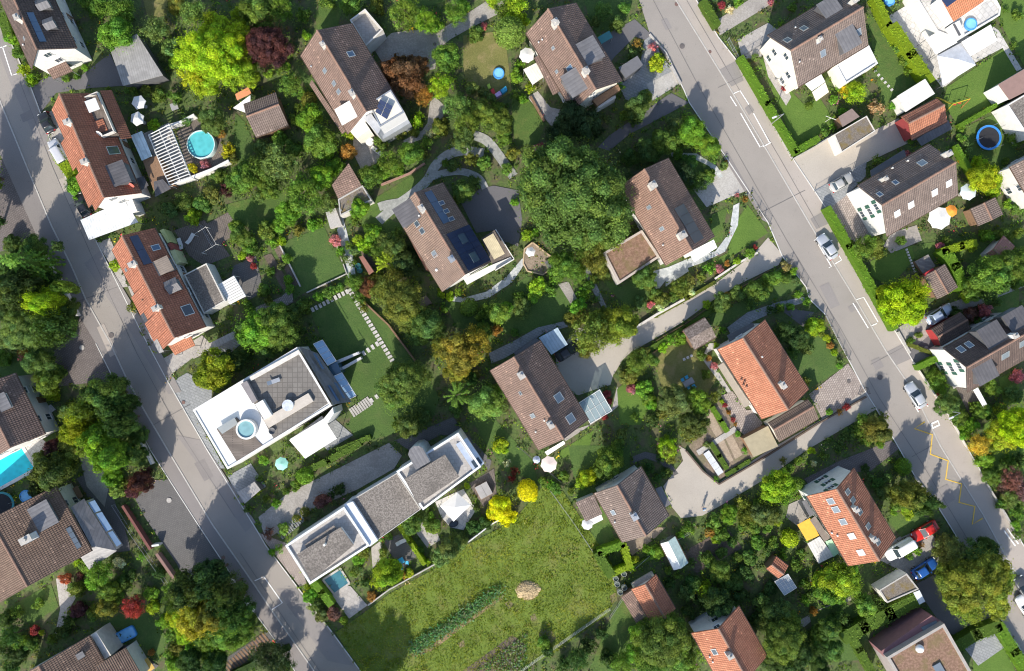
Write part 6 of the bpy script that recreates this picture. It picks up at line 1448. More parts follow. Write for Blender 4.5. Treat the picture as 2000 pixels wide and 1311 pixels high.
parasol((550, 906), 1.05, 'mint green parasol on the lawn below the modern white house', plain((.28, .60, .50), .8), 8); mark((550, 906), 'mint green parasol'); parasol((1036, 492), .8, 'small white parasol over the timber sandpit', W_, 6)
mark((1072, 907), 'cream pink-striped parasol')
BTUR = plain((.06, .40, .62), .6); GRYT = plain((.30, .29, .29), .7)
table((1345, 747), 'grey garden table with four blue chairs on the dry lawn', 1.7, .95, 30, GRYT); mark((1345, 747), 'grey table with blue chairs')
for p, a, w in (((1333, 742), -60, 'upper left'), ((1341, 737), -60, 'upper right'), ((1345, 757), 120, 'lower left'), ((1355, 754), 120, 'lower right')): chair(p, f'blue garden chair at the grey table, {w} one of four', a, BTUR)
table((783, 1096), 'square bright blue table on the paved terrace beside the lime tree', 1.0, .9, 30, BTUR); chair((795, 1099), 'bright blue chair on the right of the blue table', 180, BTUR); chair((784, 1107), 'bright blue chair below the blue table', 90, BTUR)
table((722, 277), 'round white table on the gravel terrace by the white roof box', 1.3, 1.3, 0, WHITE, round_=True); lounger((736, 295), 'white sun lounger below the round white table', -35, WHITE)
table((288, 1300), 'yellow wooden picnic table on the grey terrace, bottom left', 2.0, 1.4, -55, plain((.50, .32, .07), .7)); table((152, 962), 'brown wooden table in shade above the metal side roof', 1.9, .9, -62, WOOD)
table((340, 208), 'dark square table under the plants right of the six-sided parasols', 1.1, 1.1, 20, GRYT)
lounger((785, 1058), 'white sun lounger on shaded paving below the gravel roofs', 25, WHITE); lounger((352, 476), 'white lounger on the dark deck, left one of two', 110, WHITE); lounger((372, 466), 'white lounger on the dark deck, right one of two', 60, WHITE)
lounger((1062, 545), 'pale sun lounger lying on shaded lawn', 60, PALEWOOD) if False else None
lounger((535, 745), 'grey sun lounger on the paved roof terrace of the modern house', 20, STEEL, 6.55)
table((562, 792), 'round table under a crumpled grey cover on the roof terrace', 1.7, 1.7, 0, plain((.5, .54, .6), .5, .3), 6.55, round_=True)
for i, (x, y) in enumerate(((604, 843), (612, 838), (619, 833))): pass
o = root('hot_tub_cover', 'grey covered square hot tub on the deck above the yellow tree', 'hot tub', G((945, 957)), math.radians(-30)); b = MB(); b.abox(G((945, 957)) + UP * .5, 2.1, 2.1, .8, math.radians(28)); b.build('tub', WOOD, o)
for s_ in (-1, 1): k = MB(); k.abox(G((945, 957), .5) * 1 + Vector((s_ * .52 * math.cos(math.radians(28)), s_ * .52 * math.sin(math.radians(28)), .46)), 1.0, 2.1, .1, math.radians(28)); k.build('cover', GRYT, o)
o = root('fire_bowl', 'round dark fire bowl on the roof terrace of the modern house', 'fire bowl', G((531, 842), 6.55)); b = MB(); c = G((531, 842), 6.9) - UP * .35; b.loft([[c + Vector((r * math.cos(k * .4), r * math.sin(k * .4), z)) for k in range(16)] for r, z in ((.25, 0), (.5, .35), (.48, .35), (.2, .08))]); b.build('bowl', DGREY, o)
tub((886, 1024), .75, .5, 'black oval water tub on the pale terrace below the white tent', BLK, water((.02, .03, .04)), .4, 24, 20, 'tub', 'water_tub')
for i, (p, w) in enumerate((((699, 519), 'upper'), ((702, 528), 'lower'))): tub(p, .42, .42, f'teal water butt beside the rust-red shed, {w} one', TEAL, water((.03, .10, .10)), .9, 16, cat='water butt', name='water_butt', t=.05, group='water butts')
for p, w in (((1219, 1122), 'top'), ((1203, 1131), 'second from top'), ((1206, 1142), 'middle left'), ((1220, 1149), 'lower right'), ((1212, 1158), 'bottom')): tub(p, .42, .42, f'grey rain barrel above the terracotta cottage, {w} of five', plain((.45, .46, .43), .6), water((.10, .12, .10)), .9, 16, cat='barrel', name='rain_barrel', t=.05, group='rain barrels')
mark((1212, 1140), 'five grey rain barrels')
# plastic slide, swing, sandpit, clothes frame
o = root('play_slide', 'colourful plastic slide with a red chute and blue steps on the dry lawn', 'slide', G((975, 180)), .5); mark((975, 180), 'colourful plastic slide')
for q, h0, h1, m, n in (([(958, 176), (964, 172), (968, 182), (962, 185)], .1, .4, plain((.6, .04, .04), .5), 'chute'), ([(966, 184), (976, 177), (980, 184), (970, 190)], .1, 1.2, plain((.5, .35, .6), .5), 'platform'), ([(977, 176), (988, 168), (991, 176), (981, 183)], .1, .9, plain((.03, .30, .5), .5), 'tower'), ([(951, 166), (956, 163), (959, 171), (954, 174)], .1, .35, plain((.4, .55, .06), .5), 'chute_end')): part_box(o, n, q, h0, h1, m)
o = root('swing_set', 'yellow swing set with a slide on the right-hand lawn below the grey tent', 'swing set', G((1880, 205)), 0); mark((1872, 200), 'yellow swing set'); Yel = plain((.62, .48, .03), .5); a_, b2 = G((1862, 203), 2.1), G((1895, 193), 2.1)
t = MB(); t.tube([a_, b2], .05, 6); t.build('crossbar', Yel, o)
for e in (a_, b2):
    for s_ in (-1, 1): t = MB(); t.tube([e, Vector((e.x + s_ * .3, e.y + s_ * .9, .1))], .04, 6); t.build('leg', Yel if e is a_ else plain((.5, .1, .04), .5), o)
for k in (.4, .7):
    p = a_.lerp(b2, k); t = MB(); t.tube([p, p - UP * 1.5], .012, 4); t.abox(p - UP * 1.52, .45, .2, .04); t.build('swing_seat', plain((.5, .05, .04), .6), o)
t = MB(); t.slab([a_ + Vector((-.2, .2, -.6)), a_ + Vector((.3, .2, -.6)), a_ + Vector((-1.3, 1.6, -1.9)), a_ + Vector((-1.8, 1.6, -1.9))], .06); t.build('slide', Yel, o)
o = root('sandpit', 'timber-edged sandpit with a dark tarpaulin below the huge tree', 'sandpit', G((1050, 515)), 0); Q = [(1024, 487), (1040, 474), (1084, 508), (1077, 525), (1060, 537), (1030, 530), (1022, 515)]; b = MB(); P = [G(p) for p in Q]
for i in range(len(P)): A_, B_ = P[i], P[(i + 1) % len(P)]; b.box((A_ + B_) / 2 + UP * .25, (B_ - A_) / 2, (B_ - A_).normalized().cross(UP) * .09, UP * .15)
b.build('frame', PALEWOOD, o); s_ = MB(); s_.poly([p + UP * .2 for p in P]); s_.build('sand', TILLED, o); part_slab(o, 'tarpaulin', [(1064, 512, .6), (1083, 500, .6), (1088, 518, .5), (1072, 528, .5)], .06, DGREY); mark((1050, 510), 'timber-edged sandpit')
o = root('clothes_frame', 'white T-shaped clothes pole on the hedged lawn', 'clothes pole', G((1612, 235)), 0); b = MB(); p = G((1612, 238)); b.tube([p, p + UP * 2.2], .04, 6); b.build('pole', WHITE, o); b = MB(); b.tube([p + UP * 2.2 + Vector((-.8, .3, 0)), p + UP * 2.2 + Vector((.8, -.3, 0))], .035, 5); b.build('crossbar', WHITE, o)
for (p, ln, d) in (((1507, 242), 'street lamp with a short arm over the road beside the long L-shaped hedge', (-1.5, -.6)), ((1836, 800), 'street lamp at the road edge below the timber-decked garden', (-1.5, -.7))):
    g = G(p); o = root('street_lamp', ln, 'street lamp', g, 0, 'street lamps'); b = MB(); b.tube([g, g + UP * 5.6], [.09, .06], 8); b.build('pole', STEEL, o)
    b = MB(); e = g + UP * 5.9 + Vector((d[0], d[1], 0)); b.tube([g + UP * 5.6, e], .04, 6); b.build('arm', STEEL, o); b = MB(); b.box(e, Vector((d[0], d[1], 0)).normalized() * .35, Vector((-d[1], d[0], 0)).normalized() * .13, UP * .06); b.build('lamp_head', GREYW, o)
# stepping stones
def stones(p0, p1, n, w, l, label, grp, m=None, name='stepping_stone'):
    A_, B_ = G(p0), G(p1); d = (B_ - A_).normalized(); a = math.atan2(d.y, d.x); first = None
    for i in range(n):
        p = A_.lerp(B_, i / max(1, n - 1)) + UP * .12
        if first is None: b = MB(); b.abox((0, 0, 0), w, l, .1, 0); first = b.mesh(name); first.materials.append(m or PALE)
        o = bpy.data.objects.new(name, first); COL.objects.link(o); o.location = p; o.rotation_euler = (0, 0, a + R.uniform(-.05, .05)); tag(o, label, 'stepping stone', grp)
stones((683, 567), (766, 704), 21, .42, .72, 'white stepping stone in the long row crossing the modern house lawn', 'long row of stepping stones')
stones((611, 605), (678, 570), 10, .42, .72, 'white stepping stone along the shrub bed at the top of the lawn', 'top row of stepping stones')
stones((711, 690), (737, 672), 4, .45, .75, 'white stepping stone in the short row off the garden wall', 'short row of stepping stones')
stones((688, 806), (722, 783), 9, .32, 1.5, 'wide pale step slab between the slate patio and the lawn', 'step slabs', CONC); stones((726, 782), (736, 775), 2, .45, .7, 'pale stepping stone at the end of the wide step slabs', 'stones after the step slabs')
stones((1709, 140), (1741, 176), 6, .35, .4, 'small pale stepping stone curving across the lawn of grey-brown house', 'small stepping stones')
stones((1336, 702), (1350, 695), 3, .4, .4, 'small pale stepping stone on the dry lawn below the ivy-edged hut', 'stones below the hut')
stones((1770, 488), (1786, 530), 9, .3, .35, 'small round-edged stepping stone towards the grey deck pavilion', 'stones to the pavilion')
stones((548, 1045), (590, 1010), 12, .28, 1.5, 'dark step slab of the garden stair along the gravel drive', 'garden stair steps', SLATE); stones((955, 1002), (972, 990), 5, .3, 1.2, 'stone step between the white tent terrace and the yellow tree', 'tent steps', CONC)
stones((117, 1238), (130, 1200), 9, .3, 1.4, 'pale step of the garden stair below the red-brown maple', 'stair treads', CONC); stones((440, 1310), (520, 1245), 16, .3, 1.8, 'timber step in the shaded stair at the bottom edge', 'timber stair treads', WOOD)
def manhole(p, r, label, m):
    g = G(p) + UP * .155; b = MB(); b.cyl(g, r, .012, 20); b.cyl(g + UP * .012, r * .8, .006, 20); tag(b.build('manhole_cover', m), label, 'manhole cover', 'manhole covers')
IRON = plain((.12, .105, .10), .7, .25); RUST = plain((.16, .095, .08), .8, .25)
for p, r, l, m in (((1332, 91), .42, 'large dark manhole cover on the main road, upper one', IRON), ((1718, 737), .42, 'large dark manhole cover on the main road, lower one', IRON), ((218, 655), .42, 'dark manhole cover in the west street, between two tree shadows', IRON), ((161, 679), .4, 'pale round cover in the brick drive of the west street', CONC), ((331, 977), .4, 'pale round cover in the cobbled drive, upper one', CONC), ((412, 1104), .38, 'pale round cover at the lower end of the cobbled drive', CONC),
                   ((1386, 102), .26, 'small square-rusted cover beside the gutter line, top', RUST), ((273, 780), .28, 'rusty gully cover beside the gutter line of the west street', RUST), ((437, 1089), .3, 'rusty cover in the pavement beside the cobbled drive', RUST), ((359, 786), .28, 'small rusty cover in the slate forecourt of the modern house', RUST), ((1657, 745), .3, 'dark cover in the herringbone drive beside the terracotta house', IRON), ((849, 87), .26, 'dark drain cover in the gravel turning yard', IRON), ((1808, 680), .34, 'pale cover in the dark drive of the red-fronted garage', CONC), ((1321, 9), .3, 'rusty cover beside the gutter line at the top edge', RUST)): manhole(p, r, l, m)

# ================================================================== walls and fences
DKW = plain((.115, .085, .066), .9, .25)
def gwall(px, h, w, label, m=WHITE): fence(px, h, label, m, 'wall', 'garden_wall', solid=True, th=w, group='low garden walls')
gwall([(90, 498), (120, 545), (157, 617)], 1.1, .35, 'white garden wall bounding the dense trees at the west street, upper one'); gwall([(233, 768), (264, 830), (302, 905)], 1.1, .3, 'white garden wall below the brick drive of the west street')
gwall([(452, 1128), (497, 1192)], 1.0, .3, 'white garden wall beside the big shrub corner at the bottom of the street')
gwall([(331, 252), (360, 243), (386, 229)], 1.4, .4, 'white rendered wall along the upper side of the round pool'); gwall([(331, 367), (376, 352), (420, 335), (453, 318)], 1.4, .45, 'long white curved wall along the lower side of the round pool')
gwall([(246, 985), (262, 1010), (300, 1070)], 1.2, .4, 'rust-brown wall beside the cobbled drive', plain((.16, .06, .05), .85)); gwall([(304, 1062), (318, 1060)], 1.4, .3, 'short white gate pillar wall of the cobbled drive'); gwall([(312, 1078), (345, 1125)], 1.2, .45, 'brown-topped wall at the lower end of the cobbled drive', plain((.22, .13, .11), .85))
gwall([(1403, 945), (1500, 888), (1601, 824), (1690, 775)], .5, .22, 'long low timber edging along the second lane', DKW); gwall([(1339, 880), (1372, 920), (1403, 945)], .6, .22, 'short timber edging of the vegetable beds at the second lane', DKW)
gwall([(1547, 312), (1590, 288), (1628, 264)], .5, .2, 'low concrete wall between the hedge and the beige drive', CONC); gwall([(1036, 190), (1063, 238)], .5, .35, 'brown timber retaining wall beside the small terrace', WOOD)
gwall([(712, 590), (760, 635), (812, 705)], .8, .25, 'curved timber retaining wall at the edge of the modern house lawn', WOOD); gwall([(745, 362), (800, 340), (830, 320)], .5, .3, 'low reddish brick edging above the narrow lawn', plain((.30, .18, .14), .9)); gwall([(653, 465), (678, 535), (600, 572)], .4, .2, 'low concrete kerb round the square lawn', CONC)
gwall([(548, 480), (588, 560)], .5, .2, 'low kerb on the left of the square lawn', CONC); gwall([(720, 1180), (760, 1150), (850, 1100)], .7, .2, 'grey concrete wall between the long house garden and the meadow', CONC); gwall([(895, 1072), (960, 1022), (1000, 1000)], .8, .2, 'dark wall along the meadow below the white tent', GREYW)
gwall([(1240, 640), (1282, 614), (1335, 585)], .7, .35, 'grey stone wall on the upper side of the lane', STUCCO); gwall([(1395, 545), (1440, 515), (1478, 494)], .6, .3, 'stone wall along the flower border of the upper lane', STUCCO)
gwall([(1310, 130), (1328, 165)], .5, .4, 'pale wall beside the concrete parking space at the road', CONC); gwall([(1268, 68), (1300, 105), (1311, 128)], .4, .25, 'pale kerb wall in front of the yellow-green shrub', CONC); gwall([(1785, 930), (1826, 985)], .4, .25, 'low pale wall in front of the olive roadside tree', CONC)
gwall([(1925, 945), (1962, 1005), (1990, 1055)], .5, .25, 'pale garden kerb on the far side of the zigzag marking', CONC); gwall([(1445, 125), (1500, 226), (1547, 312)], .35, .25, 'low concrete plinth along the L-shaped hedge', CONC)
gwall([(1752, 648), (1775, 690)], .5, .3, 'pale low wall between two driveways right of the road', CONC); gwall([(1782, 708), (1852, 812), (1885, 872)], .5, .2, 'long low wall along the right side of the main road', STUCCO)
fence([(1465, 382), (1482, 408), (1503, 438)], 1.1, 'black railing beside the curved pale garden path', DGREY, pick=.14); fence([(1502, 537), (1545, 508), (1574, 560)], 1.1, 'black railing turning the corner of the upper lane', DGREY, pick=.14); fence([(1611, 616), (1657, 703)], 1.1, 'black railing in front of the sunlit lawn by the terracotta house', DGREY, pick=.14)
fence([(1676, 770), (1690, 757), (1694, 768)], 1.1, 'short black railing at the herringbone drive', DGREY, pick=.14)
fence([(1190, 1187), (1100, 1250), (1010, 1312)], 1.2, 'pale wire fence between the meadow and the bottom gardens', plain((.5, .5, .48), .6), rails=3, gap=2.5); fence([(1075, 958), (1120, 1020), (1160, 1080)], 1.0, 'thin wire fence along the upper right side of the meadow', STEEL, gap=2.5)
fence([(1190, 1205), (1220, 1160)], 1.0, 'thin fence beside the terracotta cottage', STEEL, gap=2.0); fence([(1230, 1115), (1280, 1072), (1345, 1040)], 1.0, 'grey mesh fence above the white and green greenhouse', STEEL, gap=2.2)
fence([(1010, 870), (1095, 940)], 1.0, 'dark fence left of the cream parasol', DGREY, gap=2.0); fence([(1281, 665), (1338, 632), (1393, 593), (1454, 557), (1500, 529)], .7, 'dark wooden fence on the lower side of the upper lane', WOOD, gap=1.8); fence([(1260, 700), (1300, 670), (1335, 645)], .9, 'dark fence between the lane and the dry lawn', WOOD, gap=1.8)
fence([(1590, 375), (1640, 345), (1690, 318)], 1.0, 'grey picket fence above the slate parking space', STEEL, pick=.2, gap=2.0); fence([(1420, 80), (1440, 118)], 1.3, 'grey double gate at the entrance of the grey-brown house', STEEL, pick=.15, name='gate', cat='gate'); fence([(1450, 112), (1500, 80)], 1.2, 'dark mesh fence beside the gravel path, top right', DGREY, pick=.2)
fence([(225, 985), (260, 1040), (330, 1140)], 1.2, 'thin mesh fence inside rust-brown wall', STEEL, gap=2.2); fence([(1870, 85), (1800, 140)], 1.0, 'dark frame fence of the villa terrace', DGREY, gap=1.6) if False else None
fence([(388, 462), (412, 447), (432, 480), (405, 497)], 2.2, 'white open pergola frame over the dark deck', WHITE, rails=1, gap=4, cat='pergola', name='pergola')
fence([(395, 440), (420, 485)], 1.2, 'grey glass balustrade of the dark deck terrace', STEEL, gap=1.5)

band_ = MB(); band(band_, [(1362, 885), (1400, 861), (1437, 837)], .85, .16); o = band_.build('path', CONC); o['kind'] = 'structure'
o = root('cold_frame', 'long silver cold frame in the vegetable beds by the second lane', 'cold frame', G((1393, 905)), 0); A_, B_ = G((1379, 883), .4), G((1408, 926), .4); d_ = (B_ - A_).normalized(); b = MB(); b.box((A_ + B_) / 2 - UP * .2, d_ * (B_ - A_).length / 2, d_.cross(UP) * .5, UP * .18); b.build('frame', WOOD, o)
for k in range(4): b = MB(); b.box(A_.lerp(B_, (k + .5) / 4) + UP * .0, d_ * (B_ - A_).length / 8.3, d_.cross(UP) * .52, UP * .015); b.build('lid', plain((.55, .57, .58), .3), o)
# ================================================================== a heap, a person
b = MB(); c = G((1031, 1153)); n = 26; R.seed(3); rings = []
for k in range(7):
    t = k / 6; rings.append([c + Vector((1.75 * (1 - t ** 1.6) * math.cos(a) * (1 + .14 * math.sin(2 * a + 1) + .10 * math.sin(5 * a + k)) + R.uniform(-.1, .1), 1.45 * (1 - t ** 1.6) * math.sin(a) * (1 + .1 * math.sin(2 * a)) + R.uniform(-.08, .08), .1 + 0.6 * t * (1 + .18 * math.sin(3 * a + k)) + R.uniform(-.07, .07))) for a in [2 * math.pi * i / n for i in range(n)]])
b.loft(rings, True)
for i in range(900):
    a = R.uniform(0, 6.28); q = R.random() ** .5; p = c + Vector((1.8 * q * math.cos(a), 1.55 * q * math.sin(a), -.02 + .72 * (1 - q ** 2) ** .7)); leaf(b, p, UP, R.uniform(.08, .2), None)
tag(b.build('hay_heap', speckle((.42, .31, .17), (.60, .47, .27), (.34, .25, .14), 5, patch=.5)), 'round heap of dry straw lying in the meadow', 'hay heap'); mark((1031, 1153), 'straw heap')
def skin(name, verts, edges, radii, mat, parent, lev=1):
    me = bpy.data.meshes.new(name); me.from_pydata(verts, edges, []); o = bpy.data.objects.new(name, me); COL.objects.link(o); o.parent = parent
    m = o.modifiers.new('Skin', 'SKIN'); m.use_smooth_shade = True
    if not me.skin_vertices: 
        bpy.context.view_layer.objects.active = o
        me.attributes  # skin layer is added with the modifier
    for i, r in enumerate(radii): me.skin_vertices[0].data[i].radius = (r, r)
    me.skin_vertices[0].data[0].use_root = True
    o.modifiers.new('Sub', 'SUBSURF').levels = lev; o.modifiers[-1].render_levels = lev; me.materials.append(mat); return o
g = G((1372, 991)); pr = root('person', 'person in a light blue top and white cap standing on the gravel lane', 'person', (g.x, g.y, .12), 2.2)
V_ = [(0, 0, .95), (0, 0, 1.15), (0, 0, 1.38), (0, 0, 1.50), (0, .01, 1.58), (.02, 0, 1.68)]; Rr = [.13, .12, .13, .055, .075, .09]; E_ = [(0, 1), (1, 2), (2, 3), (3, 4), (4, 5)]
for s_ in (-1, 1):
    i = len(V_); V_ += [(0, s_ * .18, 1.42), (-.03, s_ * .25, 1.15), (.08, s_ * .27, .92), (.10, s_ * .27, .84)]; Rr += [.06, .045, .035, .03]; E_ += [(2, i), (i, i + 1), (i + 1, i + 2), (i + 2, i + 3)]
    for k, (dx, dz) in enumerate(((.045, .04), (.03, -.07), (.012, -.085), (-.006, -.08), (-.024, -.065))):
        j = len(V_); V_ += [(.10 + dx * .7, s_ * .27, .84 + dz * .5), (.10 + dx + .01, s_ * .262, .84 + dz)]; Rr += [.0095, .0085]; E_ += [(i + 3, j), (j, j + 1)]
    i = len(V_); V_ += [(0, s_ * .10, .88), (.03 * s_, s_ * .11, .48), (.05 * s_ - .02, s_ * .11, .09), (.05 * s_ + .12, s_ * .12, .035)]; Rr += [.09, .06, .045, .035]; E_ += [(0, i), (i, i + 1), (i + 1, i + 2), (i + 2, i + 3)]
skin('body', V_, E_, Rr, plain((.48, .30, .22), .6), pr, 2)
sh = [(0, 0, .98), (0, 0, 1.15), (0, 0, 1.38)]; er = [(0, 1), (1, 2)]; rr = [.17, .16, .18]
for s_ in (-1, 1): i = len(sh); sh += [(0, s_ * .18, 1.42), (-.02, s_ * .235, 1.24)]; rr += [.10, .08]; er += [(2, i), (i, i + 1)]
skin('shirt', sh, er, rr, plain((.22, .45, .75), .8), pr)
tr = [(0, 0, .97)]; er = []; rr = [.15]
for s_ in (-1, 1): i = len(tr); tr += [(0, s_ * .10, .86), (.03 * s_, s_ * .11, .48), (.05 * s_ - .02, s_ * .11, .13)]; rr += [.105, .08, .065]; er += [(0, i), (i, i + 1), (i + 1, i + 2)]
skin('trousers', tr, er, rr, plain((.35, .42, .52), .85), pr)
b = MB(); M = WM[pr]; cc = M @ Vector((.02, 0, 1.70)); b.loft([[cc + Vector((r * math.cos(k * .45), r * math.sin(k * .45), z)) for k in range(14)] for r, z in ((.13, -.01), (.112, .0), (.108, .06), (.07, .105), (.02, .115))]); b.build('cap', WHITE, pr, True)
b = MB(); b.box(M @ Vector((.125, 0, 1.63)), Vector((.015, 0, 0)), Vector((0, .012, 0)), UP * .02); b.build('nose', plain((.46, .28, .2), .6), pr)

